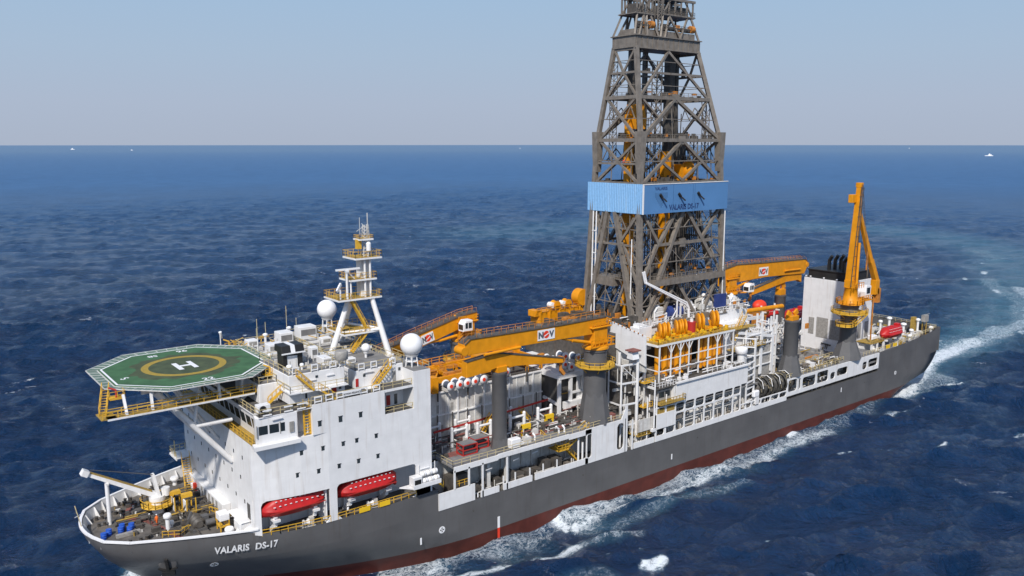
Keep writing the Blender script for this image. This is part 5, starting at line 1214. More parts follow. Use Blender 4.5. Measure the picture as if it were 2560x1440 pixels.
for k in range(11):
    f = k/10; c_ = b0+(b1-b0)*f; hx = 1.0*(1-f)+.56*f; hy = .9*(1-f)+.56*f
    m.bar((c_.x-hx, c_.y-hy-.08, c_.z+.2), (c_.x+hx, c_.y-hy-.08, c_.z+.2), .12)
for s_ in (-1, 1): m.bar((b0.x-.3+s_*.75, b0.y-1.0, b0.z), (b1.x+s_*.55, b1.y-.95, b1.z), .14)
O('boom_ladder', m, 'steel_dark', BM)
m = M(); m.bar((184.2, -14.6, 52.6), (191.6, -14.6, 39.0), .8, 1.1, 1.15, 1.4); m.bar((191.6, -14.6, 39.4), (195.0, -14.6, 33.6), 1.2, 1.5, 1.4, 1.5); m.bar((182.4, -14.6, 55.6), (184.2, -14.6, 52.6), .9, 1.2, 1.0, 1.5); m.box(179.4, 181.4, -15.2, -14.0, 55.3, 57.4); m.box(193.9, 195.9, -15.4, -13.8, 29.8, 33.8); O('folded_jib', m, 'orange', CR, bevel=.06)
m = M(); m.box(195.2, 196.8, -15.4, -13.8, 27.4, 31.4); m.tube((194.6, -14.6, 30), (194.6, -14.6, 17), .2); m.tube((189.4, -14.8, 42), (189.4, -14.8, 37), .25); O('jib_winch', m, 'orange_dirty', CR)
m = M(); m.tube((181.0, -17.0, 34), (181.8, -16.6, 45), .35); O('hydraulic_cylinder', m, 'orange', CR)
m = M()
for dx in (-.25, .25): m.tube((182.0+dx, -16.2, 60.0), (186.8+dx, -16.6, 38.0), .05, 5); m.tube((181.4+dx, -16.4, 35.2), (182.2+dx, -16.1, 59.8), .05, 5)
m.tube((186.8, -16.6, 38), (186.8, -16.6, 35.4), .2, 8); O('hoist_wire', m, 'steel_dark', CR)
# foredeck crane
FC = T('foredeck_crane', 'small white crane on the foredeck with its boom pointing over the bow', 'crane', (11.3, 2.2, 12.5))
m = M(); m.tube((11.3, 2.2, 12.5), (11.3, 2.2, 14.9), .9, 14); m.tube((11.3, 2.2, 14.9), (11.3, 2.2, 15.6), 1.2, 14); O('pedestal', m, 'white', FC)
m = M(); m.lathe((11.3, 2.2, 14.2), [(.9, 0), (2.5, 0), (2.5, .1), (.9, .1)], 16); m.rail([(11.3+2.5*cos(k*pi/8), 2.2+2.5*sin(k*pi/8), 14.3) for k in range(17)], 1.1, 1, .09); O('platform', m, 'yellow', FC)
m = M(); m.bar((11.6, 1.7, 15.2), (10.9, 2.1, 19.2), .45); m.bar((11.6, 2.8, 15.2), (10.9, 2.5, 19.2), .45); m.tube((12.6, 2.2, 15.4), (12.6, 2.2, 16.6), .7, 12); O('king_post', m, 'white', FC)
tip = Vector((2.0, 3.2, 21.2)); root_ = Vector((11.4, 2.2, 15.6))
m = M(); m.bar(root_, tip, .8, .9, .6, .6); m.bar(tip, tip+Vector((-.8, 0, .5)), 1.2, .9); O('boom', m, 'white', FC)
m = M(); m.bar(root_+Vector((-.8, 0, .95)), tip+Vector((0, 0, .35)), .7, .12); O('boom_walkway', m, 'yellow_grate', FC)
m = M(); m.bar((10.9, 2.3, 19.2), tip+Vector((.3, 0, .6)), .05); m.bar((10.9, 2.0, 19.2), tip+Vector((.3, -.2, .6)), .05); O('topping_wire', m, 'steel_dark', FC)
t = T('crane_rest', 'slim white boom rest post near the bow under the small foredeck crane', 'boom rest', (4.4, 2.95, 12.5)); m = M(); m.tube((4.4, 2.95, 12.5), (4.4, 2.95, 19.1), .3, 10); O('post', m, 'white', t); m = M(); m.bar((4.4, 2.2, 19.2), (4.4, 3.7, 19.2), .4, .3); O('cradle', m, 'white', t)
# ------------------------------------------------------------------ midship: side structure, decks, riser hold
def part(name, m, matn, parent=None, **k): return O(name, m, matn, parent or SHIP, **k)
m = M(); m.prism([(49.8, -12.0), (54.0, -12.0), (54.0, -17.9), (96.2, -17.9), (96.2, 17.9), (49.8, 17.9)], 15.65, 15.9); UD = part('upper_deck', m, 'deck_grey')
m = M()
for x0, x1, y0, y1 in ((56, 67, -13.5, -11.5), (70, 86, -14.2, -13), (58, 64, -9, -6.5), (84, 95, -13, -8)): m.box(x0, x1, y0, y1, 15.9, 15.905)
part('walkway_paint', m, 'deck_red', UD)
m = M()      # port and starboard side plating with its openings
for s_ in (-1, 1):
    y0, y1 = (-18.12, -17.9) if s_ < 0 else (17.9, 18.12)
    m.box(50.8, 58.3, y0, y1, 9.05, 12.05)
    for x0, x1 in ((59.6, 63.6), (64.6, 71.2), (71.9, 85.2), (97.9, 103.9)): m.box(x0, x1, y0, y1, 9.12, 10.3)
    m.box(54.0, 63.4, y0, y1, 15.1, 16.0); m.box(63.4, 80.2, y0, y1, 15.3, 16.15); m.box(80.2, 86.0, y0, y1, 15.0, 16.0)
    m.wall_y(84.4, 95.4, 9.1, 16.1, y0, y1, [(84.4, 84.7, 10.3, 15), (84.9, 86.1, 10.2, 15.1), (93.0, 94.9, 9.9, 15.4)], .8)
    m.box(95.2, 95.9, y0, y1, 9.1, 18.6); m.prism_y([(94.2, 16.1), (95.2, 16.1), (95.2, 18.0)], y0, y1)
    for x in (54.1, 57.1, 60.0, 65.4, 97.4): m.box(x-.16, x+.16, y0, y1, 9.1 if x > 58.3 else 12.0, 15.4)
    # open galleries under the tensioner and the panel above them
    cols = [104.2, 107.1, 110.3, 113.3, 116.6, 119.8, 123.1, 126.4, 129.8, 132.6, 136.8, 140.4, 144.2, 147.6, 150.7]
    for a, b in zip(cols, cols[1:]):
        m.wall_y(a, b, 9.1, 16.4 if b < 133.5 else 11.6, y0, y1, [(a+.17, b-.17, 9.1+1.15, 14.0 if b < 133.5 else 11.4)] + ([(a+.17, b-.17, 14.3, 16.2)] if b < 133.5 else []), .5)
    m.box(110.3, 134.6, y0, y1, 16.4, 20.6)
    m.box(104.2, 110.3, y0, y1, 11.8, 14.9)
    m.wall_y(150.7, 193.4, 9.95, 14.25, y0, y1, [(151.2, 154.9, 10.9, 13.9), (155.6, 156.4, 10.9, 13.7), (157.2, 162.9, 10.9, 13.6), (163.5, 168.6, 10.9, 13.8), (169.6, 171.8, 10.9, 12.7), (172.6, 177.6, 11.2, 13.2), (185.0, 187.2, 10.8, 12.9), (187.9, 192.6, 11.0, 13.2)], .7)
SP = part('side_plating', m, 'white')
m = M()
for s_ in (-1, 1):
    for x in (86.6, 93.4, 96.0, 59.0): m.tube((x, s_*17.95, 9.3), (x, s_*17.95, 10.0), .12)
    m.box(110.0, 135.2, s_*18.3-.25, s_*18.3+.25, 20.6, 20.95); m.box(111, 134, s_*18.13-.02, s_*18.13+.02, 20.0, 20.08)
part('side_trim', m, 'white')
m = M()      # inboard bulkheads seen through the openings
m.box(50.6, 96, -13.2, -13.0, 9.05, 15.65); m.box(110, 150, -15.4, -15.2, 9.05, 15.4); m.box(104, 110, -13.4, -13.2, 9.05, 15.4); m.box(150.7, 192, -14.9, -14.7, 9.05, 14.2); m.box(96, 104, -9.2, -9.0, 9.05, 15.6)
for x in np.arange(58, 84, 2.4): m.box(x-.1, x+.1, -13.45, -13.2, 9.05, 15.65)
for x in (66.6, 62.4): m.box(x-.35, x+.35, -16.6, -16.0, 9.05, 15.65)
part('inner_bulkhead', m, 'white_dirty')
m = M(); m.prism([(150.7, -17.88), (193.4, -17.88), (193.4, -12), (150.7, -12)], 14.2, 14.35); m.prism([(150.7, 12), (193.4, 12), (193.4, 17.88), (150.7, 17.88)], 14.2, 14.35); m.box(104, 139.2, -17.88, 17.88, 15.4, 15.6); m.box(139.2, 150.7, -13.2, 13.2, 15.4, 15.6); m.box(157, 170, -14.6, -12.6, 14.35, 14.6); m.box(150, 192, -12, 12, 11.4, 11.6); part('side_deck', m, 'deck_grey')
# riser hold
m = M(); m.box(51.6, 85.2, -4.0, 12.0, 15.9, 24.8)
RH = part('riser_hold', m, 'white_dirty')
m = M()
for i, x in enumerate(np.arange(52.0, 85.4, 2.05)):
    m.box(x-.06, x+.06, -4.14, -4.0, 15.9, 24.8)
    if i % 3 == 0: m.box(x-.16, x+.16, -4.3, -4.0, 15.9, 24.8)
for z in (20.2, 24.6): m.box(51.6, 85.2, -4.34, -4.0, z, z+.22)
part('stiffener', m, 'white', RH)
for x in (60.0, 63.1, 66.5, 69.7, 76.5, 79.7, 82.1, 60.8, 74):
    z = 21.5 if x not in (60.8, 74) else 17.5
    m = M(); m.box(x-.3, x+.3, -4.06, -3.95, z-.75, z+.75); part('vent_opening', m, 'louver', RH)
m = M(); m.box(51.8, 85.0, -3.8, 11.8, 24.8, 24.86); m.rail([(51.8, -3.9, 24.8), (85, -3.9, 24.8)], 1.0, 2.2, .09); part('hold_top', m, 'deck_dark', RH)
m = M()
for x in (59.6, 66.4, 80.8): m.box(x-.12, x+.12, -4.75, -4.5, 23.2, 26.4)
for x in (56, 59.4, 62.8, 66.2, 69.6, 76.4, 79.8, 83.2): m.box(x-.09, x+.09, -4.75, -4.6, 16, 20.6)
part('guide_post', m, 'steel_dark', RH)
# framed end of the hold
m = M()
m.bar((85.4, -4.2, 24.5), (85.4, -9.2, 24.5), .9, 1.0); m.bar((85.2, -9.2, 24.4), (93.6, -9.2, 24.4), .8, 1.0); m.box(85.2, 93.6, -9, 9, 24.7, 24.85)
for x in (85.4, 88.4, 91.8): m.bar((x, -9.2, 15.9), (x, -9.2, 24.2), .6)
m.bar((85.4, -4.4, 19.2), (85.4, -9, 18.6), .5); m.bar((88.4, -9.2, 20.6), (91.8, -9.2, 20.6), .4); m.box(90.6, 93.6, -8.8, -8.5, 16, 24); m.box(86.6, 93, -9.9, -8.9, 17.6, 19.0)
part('end_frame', m, 'white')
m = M(); m.box(86.8, 89, -8.6, -5, 20.4, 20.5); m.box(86, 87.6, -6, -5.6, 17, 23.6); part('end_platform', m, 'yellow_grate')
m = M(); m.box(85.6, 94, -8.2, 8, 15.9, 24.6); part('end_core', m, 'deck_dark')
# white pipe frames on the upper deck
def goal(xs, y, h, lab, brace=False):
    t = T('pipe_portal', lab, 'pipe frame', ((xs[0]+xs[-1])/2, y, 15.9), 'white pipe frames on the upper deck')
    for x in xs: m = M(); m.tube((x, y, 15.9), (x, y, 15.9+h+.3), .33, 10); m.sphere((x, y, 15.9+h+.3), .34, 10, 6); O('post', m, 'white', t)
    for a, b in zip(xs, xs[1:]): m = M(); m.tube((a, y, 15.9+h-.2), (b, y, 15.9+h-.2), .24, 8); O('crossbar', m, 'white', t)
    if brace: m = M(); m.tube((xs[0], y, 15.9+h-.5), (xs[-1], y, 16.2), .16, 8); O('brace', m, 'white', t)
goal([59.4, 62.7], -9.4, 3.1, 'white pipe frame nearest the accommodation block on the upper deck')
goal([65.0, 68.0], -9.6, 2.9, 'white pipe frame half hidden by the grey boom rest post')
goal([72.2, 75.6], -10.2, 3.1, 'white pipe frame just aft of the grey boom rest post')
goal([78.9, 82.2], -10.4, 3.3, 'white pipe frame nearest the end of the riser hold', True)
goal([56.2, 59.2], -5.6, 3.1, 'white pipe frame against the riser hold wall, forward one')
goal([62.8, 66], -5.6, 3.0, 'white pipe frame against the riser hold wall behind the grey post')
goal([72.6, 76], -5.6, 2.8, 'white pipe frame against the riser hold wall, after one')
m = M(); m.bar((56.8, -7.4, 18.6), (70, -7.4, 18.9), .22, .35); m.bar((68, -7.4, 18.9), (84, -7.4, 19.6), .22, .35); part('pipe_rail', m, 'red')
m = M()
for x in (57, 61, 65, 70, 75, 80, 83.5): m.bar((x, -7.4, 15.9), (x, -7.4, 18.8+max(0, (x-68)*.05)), .16)
part('rail_support', m, 'steel_dark')
for x, y, lab in ((59.8, -13.6, 'dark red skid with grey tanks on the upper deck by the accommodation block'), (63.2, -12.4, 'dark red skid with grey tanks next to the boom rest post')):
    t = T('equipment_skid', lab, 'skid', (x, y, 15.9), 'dark red equipment skids')
    m = M()
    for dx in (-1.5, 1.5):
        for dy in (-1, 1): m.bar((x+dx, y+dy, 15.9), (x+dx, y+dy, 17.8), .16)
    for dz in (0.1, 1.0, 1.9):
        for dy in (-1, 1): m.bar((x-1.5, y+dy, 15.9+dz), (x+1.5, y+dy, 15.9+dz), .15)
        for dx in (-1.5, 1.5): m.bar((x+dx, y-1, 15.9+dz), (x+dx, y+1, 15.9+dz), .15)
    O('frame', m, 'red', t); m = M(); m.box(x-1.3, x+1.3, y-.8, y+.8, 16.1, 16.7); m.tube((x-1.1, y, 17.1), (x+1.1, y, 17.1), .45, 12); O('tank', m, 'post_grey', t)
    m = M(); m.box(x-1.5, x+1.5, y-1, y+1, 17.85, 17.95); O('top_plate', m, 'deck_grey', t)
t = T('gangway_stair', 'yellow stair standing on the upper deck against the riser hold', 'stair', (68, -8.6, 15.9)); m = M(); m.stairs((66.6, -8.4, 15.9), (69.0, -8.4, 19.2)); O('flight', m, 'yellow', t)
t = T('gangway_stair', 'yellow stair behind the white frame with a diagonal brace', 'stair', (78, -6.5, 15.9)); m = M(); m.stairs((79.4, -7, 15.9), (77.2, -7, 18.4)); O('flight', m, 'yellow', t)
for x, y, lab in ((74.0, -12.6, 'small yellow gantry bracket beside the red painted walkway, nearer the boom rest post'), (81.2, -10.9, 'small yellow gantry bracket between the last white pipe frame and the crane')):
    t = T('yellow_bracket', lab, 'bracket', (x, y, 15.9), 'yellow gantry brackets'); m = M(); m.box(x-1.2, x-.7, y-.5, y-.1, 15.9, 18.0); m.box(x+.4, x+.9, y-.5, y-.1, 15.9, 17.3); m.box(x-1.2, x+.9, y-.55, y-.05, 17.3, 18.1); O('bracket_frame', m, 'bright_yellow', t)
t = T('deck_box', 'cream deck box at the edge of the upper deck beside the boom rest post', 'box', (68.0, -16.6, 15.9)); m = M(); m.box(67.0, 69.2, -17.3, -16.0, 15.95, 17.7); O('casing', m, 'white_clean', t, bevel=.12); m = M(); m.box(69.2, 70.2, -17.0, -16.2, 16.2, 16.6); O('outlet', m, 'white', t)
for x in (72.3, 79.6):
    t = T('deck_vent', 'white bent pipe vents in a pair on the %s part of the red walkway' % ('forward' if x < 75 else 'after'), 'vent', (x, -15.8, 15.9), 'bent pipe vents'); m = M(); m.path([(x, -15.8, 15.9), (x, -15.8, 16.6), (x-.7, -15.8, 17.3)], .2); O('pipe', m, 'white_clean', t); m = M(); m.path([(x+1.2, -16, 15.9), (x+1.2, -16, 16.7), (x+1.2, -15.4, 17.1)], .18); O('pipe', m, 'white_clean', t)
r = M(); r.rail([(54, -17.7, 15.9), (96, -17.7, 15.9)], 1.1, 1.8, .07); r.rail([(49.8, -12.2, 15.9), (54, -12.2, 15.9), (54, -17.7, 15.9)], 1.1, 1.6, .07); r.rail([(150.8, -17.7, 14.35), (174, -17.7, 14.35)], 1.0, 1.8, .07); r.rail([(186, -17.6, 14.4), (193.4, -17.6, 14.4)], 1.0, 1.6, .07); part('deck_rail', r, 'rail_paint')
m = M(); m.stairs((80.6, -16.6, 12.9), (86.2, -16.6, 16.0), 1.1); part('side_stair', m, 'yellow')
m = M(); m.box(78.2, 80.8, -17.4, -14.4, 12.8, 12.9); m.rail([(78.2, -17.4, 12.9), (80.8, -17.4, 12.9)], 1.1, .8, .09); m.rail([(78.2, -17.4, 12.9), (76.2, -14.5, 15.9)], 1.0, 1, .09); m.stairs((84.6, -15.4, 9.1), (81.0, -15.4, 12.9), .9); part('stair_landing', m, 'yellow')
m = M(); m.stairs((52.6, -16.4, 12.6), (50.2, -16.4, 15.0), .9); m.rail([(54.4, -17.3, 12.0), (57.8, -17.3, 12.0)], 1.0, 1, .08); part('side_stair', m, 'yellow')
m = M(); rg = random.Random(4)
for i in range(9): x = 59.6+i*2.3; m.box(x, x+rg.uniform(1.2, 2.1), -16.4, -14.2, 9.1, 9.1+rg.uniform(1.0, 2.4))
m.box(54.4, 58.2, -16, -14, 9.1, 13.4); part('stores_crates', m, 'steel_dark', kind='stuff')
m = M()
for x in (64.9, 67.6, 71.0, 74.2, 77.6): m.bar((x, -17.6, 9.1), (x, -17.6, 11.6), .2)
for x in (61.4, 67.5, 72): m.bar((x, -17.0, 14.2-.2*((x*3) % 5)), (x+1.4, -17.0, 14.3-.2*((x*3) % 5)), .16)
m.tube((83.2, -17.4, 9.1), (83.2, -17.4, 14.6), .2); m.tube((84.3, -17.4, 9.1), (84.3, -17.4, 13.4), .2)
part('gallery_posts', m, 'white')
# cable reels on the hold
rl = None
def reel(x, y, z, lab, grp):
    global rl
    if rl is None:
        rl = T('cable_reel', lab, 'cable reel', (x, y, z), grp)
        m = M(); m.lathe((x, y-.95, z), [(.62, .12), (.62, 1.85)], 18, 'y'); O('drum', m, 'reel_blue', rl)
        for o in (-.98, .92): m = M(); m.lathe((x, y+o, z), [(.2, 0), (.88, 0), (.88, .1), (.2, .1)], 20, 'y'); O('flange', m, 'white_clean', rl)
        m = M(); m.lathe((x, y-1.06, z), [(.36, 0), (.36, .08)], 14, 'y'); O('hub', m, 'bright_red', rl)
        m = M(); m.box(x-.95, x-.75, y-.9, y+.9, z-.95, z-.4); m.box(x+.75, x+.95, y-.9, y+.9, z-.95, z-.4); O('stand', m, 'white_dirty', rl)
        return rl
    c = dup(rl, (x, y, z), lab); c['group'] = grp; return c
for i, x in enumerate((62.0, 63.95, 65.7, 67.5, 69.5)):
    reel(x, -4.6, 25.9, ('blue and white cable reel nearest the bow in the row on the hold wall', 'second blue cable reel from the bow on the hold wall', 'middle blue cable reel of the five on the hold wall', 'fourth blue cable reel from the bow on the hold wall', 'blue cable reel nearest the boom rest post on the hold wall')[i], 'cable reels in a row on the hold wall')
for x, y, z, lab in ((87.2, -8.0, 28.3, 'topmost blue cable reel of the stack under the crane'), (87.0, -8.2, 26.7, 'blue cable reel at the left of the stack under the crane'), (88.5, -8.4, 26.0, 'lowest blue cable reel of the stack, nearest the side'), (90.9, -7.8, 27.4, 'blue cable reel high beside the crane pedestal'), (92.4, -7.9, 26.3, 'blue cable reel low beside the crane pedestal'), (85.2, -6.4, 27.6, 'blue cable reel at the back of the stack'), (75.0, -4.6, 26.4, 'blue cable reel half hidden behind the boom rest post')):
    reel(x, y, z, lab, 'cable reels stacked by the crane')
# orange pipe-handling gantry along the hold
GR = T('pipe_gantry', 'long low orange pipe-handling gantry along the top of the riser hold', 'gantry', (72, 0, 25))
m = M()
for y in (-3.2, 4.5): m.bar((53, y, 26.6), (86, y, 27.2), .7, 1.0)
for x in (54, 58, 64, 70, 76, 82, 85.6): m.bar((x, -3.2, 26.8), (x, 4.5, 26.8), .5, .7); m.bar((x, -3.2, 24.9), (x, -3.2, 26.4), .5); m.bar((x, 4.5, 24.9), (x, 4.5, 26.4), .5)
for x in (54, 60, 66, 72, 78): m.bar((x, -3.2, 27), (x+6, 4.5, 27), .3)
m.box(58.2, 59.4, -5.2, -3.4, 25, 28); m.box(72.5, 76, -4.4, 3, 27.3, 28.6); O('frame', m, 'orange', GR)
m = M(); m.rail([(52, 5.2, 27.3), (88, 5.2, 28)], 1.1, 1.8, .1); m.rail([(52, -.4, 27.0), (66, -.4, 27.3)], 1.1, 1.8, .1); m.rail([(51, 9.5, 27.8), (60, 9.5, 27.8)], 1.2, 1.8, .12); O('walkway_rail', m, 'orange', GR)
m = M(); rg = random.Random(8)
for i in range(90): m.cbox((rg.uniform(52, 88), rg.uniform(-3, 9), rg.uniform(25, 27.6)), (rg.uniform(.4, 2.4), rg.uniform(.3, 1.4), rg.uniform(.3, 1.3)))
O('gantry_gear', m, 'orange_dirty', GR, kind='stuff')
# drilling floor forward: orange winches and machinery deck
m = M(); m.box(93.4, 109, -8.8, 11.5, 24.8, 31.0); part('machinery_deck', m, 'steel_dark')
m = M(); m.box(94.8, 109.0, 8.6, 11.4, 31.0, 33.4)
for x in (95.2, 98, 101, 104, 107): m.box(x-.25, x+.25, 8.3, 8.7, 29, 33.8)
m.box(93.6, 95.2, 8.4, 10.8, 32.6, 34.0); WN = T('winch_skid', 'orange skid carrying orange winch drums on the far side forward of the derrick', 'winch', (102, 10, 31)); O('skid', m, 'orange', WN, bevel=.06)
for x, r_, w, mt in ((100.2, .95, 1.6, 'orange'), (103.6, .95, 1.6, 'orange'), (107.9, 1.9, 2.2, 'orange')): m = M(); m.lathe((x, 9.2-w/2, 33.6+r_), [(r_, 0), (r_, .2), (r_*.7 if r_ < 1.5 else r_, .22), (r_*.7 if r_ < 1.5 else r_, w-.2), (r_, w-.18), (r_, w)], 20, 'y'); O('drum', m, mt, WN)
for x in (99.0, 102.4): m = M(); m.lathe((x, 8.6, 34.6), [(.62, 0), (.62, 1.4)], 16, 'y'); O('motor', m, 'white', WN)
m = M(); m.rail([(94, 8.2, 33.4), (109, 8.2, 33.4)], 1.1, 1.4, .12); O('skid_rail', m, 'orange', WN)
# substructure under the derrick
m = M(); m.box(108.6, 137.6, -8.8, 9.6, 15.6, 30.8); SS = part('substructure', m, 'steel_dark')
m = M(); m.box(108, 138, -9.2, 10, 30.8, 31.0); part('drill_floor', m, 'deck_dark', SS)
m = M(); rg = random.Random(3)
for i in range(120): m.cbox((rg.uniform(95, 137), rg.uniform(-8.4, 9), 31+rg.uniform(.2, 1.6)), (rg.uniform(.4, 2), rg.uniform(.4, 2), rg.uniform(.5, 3)))
part('floor_machinery', m, 'steel_dark', kind='stuff')
m = M()
for i in range(24): m.cbox((rg.uniform(95, 112), rg.uniform(-8.4, 6), 31+rg.uniform(.4, 1.6)), (rg.uniform(.4, 1.6), rg.uniform(.4, 1.2), rg.uniform(.4, 1.8)))
part('orange_machinery', m, 'orange_dirty', kind='stuff')
# white windbreak panel at the moonpool
m = M(); m.add([(101.4, -5.5, 33.6), (101.4, -17.2, 31.8), (101.4, -17.4, 25.6), (101.4, -5.5, 28.8), (101.7, -5.5, 33.6), (101.7, -17.2, 31.8), (101.7, -17.4, 25.6), (101.7, -5.5, 28.8)], [(0, 3, 2, 1), (4, 5, 6, 7), (0, 1, 5, 4), (2, 3, 7, 6), (1, 2, 6, 5)])
WB = part('windbreak', m, 'white', smooth=False)
m = M()
for y in np.arange(-16.5, -5.5, 1.15): z = 33.75+(y+5.5)*.155; m.sphere((101.3, y, z), .17, 6, 4)
part('windbreak_lights', m, 'orange_dirty', WB)
m = M(); m.box(101.7, 108.6, -9.6, -8.8, 24, 31); m.box(101.8, 102.2, -17, -9.4, 24.2, 25.7); part('inner_wall', m, 'white_dirty')
# pipe tower next to the crane
PT = T('pipe_tower', 'white framed tower of pipes between the crane pedestal and the cabinet', 'pipe tower', (99, -13, 9.1))
m = M()
for x, y in ((96.4, -12.0), (96.4, -15.6), (100.4, -16.2), (100.4, -11), (104.6, -14.2)): m.tube((x, y, 9.1), (x, y, 27.4 if x > 96.5 else 26.2), .34 if x > 96.5 else .2, 10)
for z in (13.5, 17.9, 22.4, 26.2):
    m.bar((96.4, -15.6, z), (100.4, -16.2, z), .2, .35); m.bar((100.4, -16.2, z), (104.6, -14.2, z), .2, .35); m.bar((96.4, -12, z), (96.4, -15.6, z), .2, .3)
m.bar((96.4, -15.6, 26.2), (100.4, -16.2, 22.6), .12); O('frame', m, 'white', PT)
m = M(); m.box(96.6, 104.4, -13.6, -9.4, 9.1, 24.6); O('dark_core', m, 'steel_dark', PT)
m = M(); rg = random.Random(12)
for i in range(60):
    x = rg.uniform(96.6, 104.2); z = rg.uniform(9.5, 25); y = rg.uniform(-15.4, -13.7)
    if i % 3: m.tube((x, y, z), (x, y, z+rg.uniform(1, 4)), rg.uniform(.07, .2), 6)
    else: m.cbox((x, y, z), (rg.uniform(.4, 1.8), .4, rg.uniform(.2, .7)))
O('valves_and_pipes', m, 'white_dirty', PT, kind='stuff')
m = M()
for z, x0, x1 in ((21.4, 102.6, 105.6), (16.2, 102.6, 105.2), (12.0, 102.8, 104.4)): m.box(x0, x1, -16.2, -13.8, z, z+.1); m.rail([(x0, -16.2, z), (x1, -16.2, z)], 1.1, .8, .1)
O('small_platform', m, 'yellow', PT)
m = M(); m.prism_x([(-17.0, 27.4), (-15.2, 27.4), (-15.6, 29.0), (-16.6, 29.0)], 98.2, 100); O('hopper', m, 'white_clean', PT); m = M(); m.box(97.9, 100.3, -17.2, -15, 29, 29.25); O('hopper_cap', m, 'deck_red', PT)
# control cabinet tower
CT = T('control_cabin', 'white boxy control cabin with open yellow galleries on the ship side by the moonpool', 'cabin', (107, -16, 11.8))
m = M(); m.box(104.3, 110.2, -18.3, -18.14, 11.8, 15.0); m.box(104.3, 110.2, -17.9, -13.6, 11.75, 11.9); m.box(109.9, 110.2, -17.9, -13.6, 12, 20.4); m.box(104.4, 109.9, -13.7, -13.5, 12, 20.4); O('shell', m, 'white', CT)
m = M(); m.box(99.8, 104.4, -17.4, -13.8, 10.9, 11.05); m.rail([(99.8, -17.4, 11), (104.4, -17.4, 11)], 1.1, .9, .1); m.box(104.6, 112.4, -19.0, -17.0, 17.0, 17.15); m.rail([(104.6, -19, 17.1), (112.4, -19, 17.1), (112.4, -17.2, 17.1)], 1.1, 1, .1); m.box(104.5, 110, -18.1, -17.9, 15.0, 15.9); O('gallery', m, 'yellow_grate', CT)
m = M(); m.box(105.6, 109.8, -17.2, -15.0, 17.3, 19.6); O('cabin_box', m, 'louver', CT, bevel=.06); m = M(); m.box(106, 107.6, -17.24, -17.18, 18, 19.2); m.box(107.9, 109.4, -17.24, -17.18, 18, 19.2); O('cabin_window', m, 'glass', CT)
m = M()
for x, y in ((104.5, -18.0), (107.4, -18.0), (104.5, -16), (102.6, -17.2)): m.tube((x, y, 9.1), (x, y, 18.8), .16)
m.tube((103.6, -18.2, 12.4), (103.6, -18.2, 22.6), .17); m.box(103.0, 104.0, -18.4, -17.8, 11.6, 12.2); O('posts', m, 'white', CT)
m = M(); m.box(99.6, 104.2, -17.6, -17.4, 12.0, 14.6); O('screen_wall', m, 'white_dirty', CT)
m = M(); rg = random.Random(21)
for i in range(40): x = rg.uniform(97, 104); m.tube((x, rg.uniform(-17, -15), 9.2), (x+rg.uniform(-.8, .8), -16.4, 9.2+rg.uniform(.6, 1.6)), .14, 6)
O('low_pipes', m, 'white_dirty', CT, kind='stuff')
# piping behind the galleries
m = M(); rg = random.Random(31)
for z in (11.6, 12.1, 12.6, 13.4): m.tube((105, -16.6, z), (133, -16.6, z+.1), .13, 6)
for i in range(34):
    x = rg.uniform(105, 148); m.tube((x, -16.6, 9.2), (x, -16.4, 9.2+rg.uniform(.8, 3.4)), rg.uniform(.08, .22), 6)
for x in (112, 116.4, 121, 125.6, 130): m.tube((x, -16.0, 12.4), (x+3.2, -16.0, 12.4), .8, 12); m.tube((x, -16.8, 14.6), (x+4, -16.8, 14.6), .18, 6)
part('gallery_pipes', m, 'white_dirty', kind='stuff')
# tensioner block: white frame, orange cylinders, yellow roof, orange sheaves
TB = T('tensioner_gantry', 'white open frame holding the orange riser tensioners on the ship side', 'frame', (120, -15, 20.6))
m = M()
yy = -15.6
for x in (107.6, 111.2, 114.2, 117.0, 120.2, 123.4, 126.6, 129.6, 132.2): m.bar((x, yy, 20.7), (x, yy, 28.6), .24); 
for z in (23.0, 25.4): m.bar((107.6, yy, z), (132.2, yy, z), .18)
m.bar((106.9, yy, 28.6), (132.6, yy, 28.6), .3, .45); m.bar((106.9, yy, 28.6), (106.9, -9, 28.6), .3, .45); m.bar((107.6, -11.5, 20.7), (107.6, -11.5, 28.6), .4); m.bar((107.6, yy, 23), (107.6, -11.5, 23), .18); m.bar((107.6, yy, 26), (107.6, -11.5, 26), .18)
for x in (111.2, 114.2, 117.0, 126.6, 129.6):
    for d in (-1.2, 1.2): m.bar((x, yy, 26.4), (x+d, yy, 28.4), .13)
for x in (112.5, 116, 119, 122.5, 126): z = 21.2+((x*7) % 3); m.bar((x, yy-.3, z), (x+1.5, yy-.3, z+.05), .2)
m.bar((104.4, -17.6, 20.4), (104.4, -9.5, 20.4), .3, .5)
O('frame', m, 'white', TB)
m = M(); m.box(104.4, 135, -17.9, -9, 20.1, 20.35); O('lower_floor', m, 'deck_dark', TB)
m = M(); m.box(107, 132.6, -15.7, -9.4, 28.75, 28.9); O('roof_grating', m, 'yellow_grate', TB)
m = M(); m.rail([(107, -15.7, 28.9), (132.6, -15.7, 28.9)], 1.1, 1.3, .09); m.rail([(107, -15.7, 28.9), (107, -9.4, 28.9)], 1.1, 1.3, .09); O('roof_rail', m, 'yellow', TB)
m = M(); m.rail([(104.6, -17.8, 20.4), (110.5, -17.8, 20.4)], 1.1, .9, .09); m.rail([(104.6, -17.8, 20.4), (104.6, -10, 20.4)], 1.1, 1.2, .09); m.rail([(121, -17.7, 20.9), (134, -17.7, 20.9)], 1.1, 1.6, .08); O('floor_rail', m, 'white', TB)
m = M(); m.box(106.9, 107.4, -9.4, -8.9, 20.4, 30); m.box(107, 137, -9.2, -8.9, 20.4, 28.6); O('back_wall', m, 'deck_dark', TB)
m = M(); rg = random.Random(41)
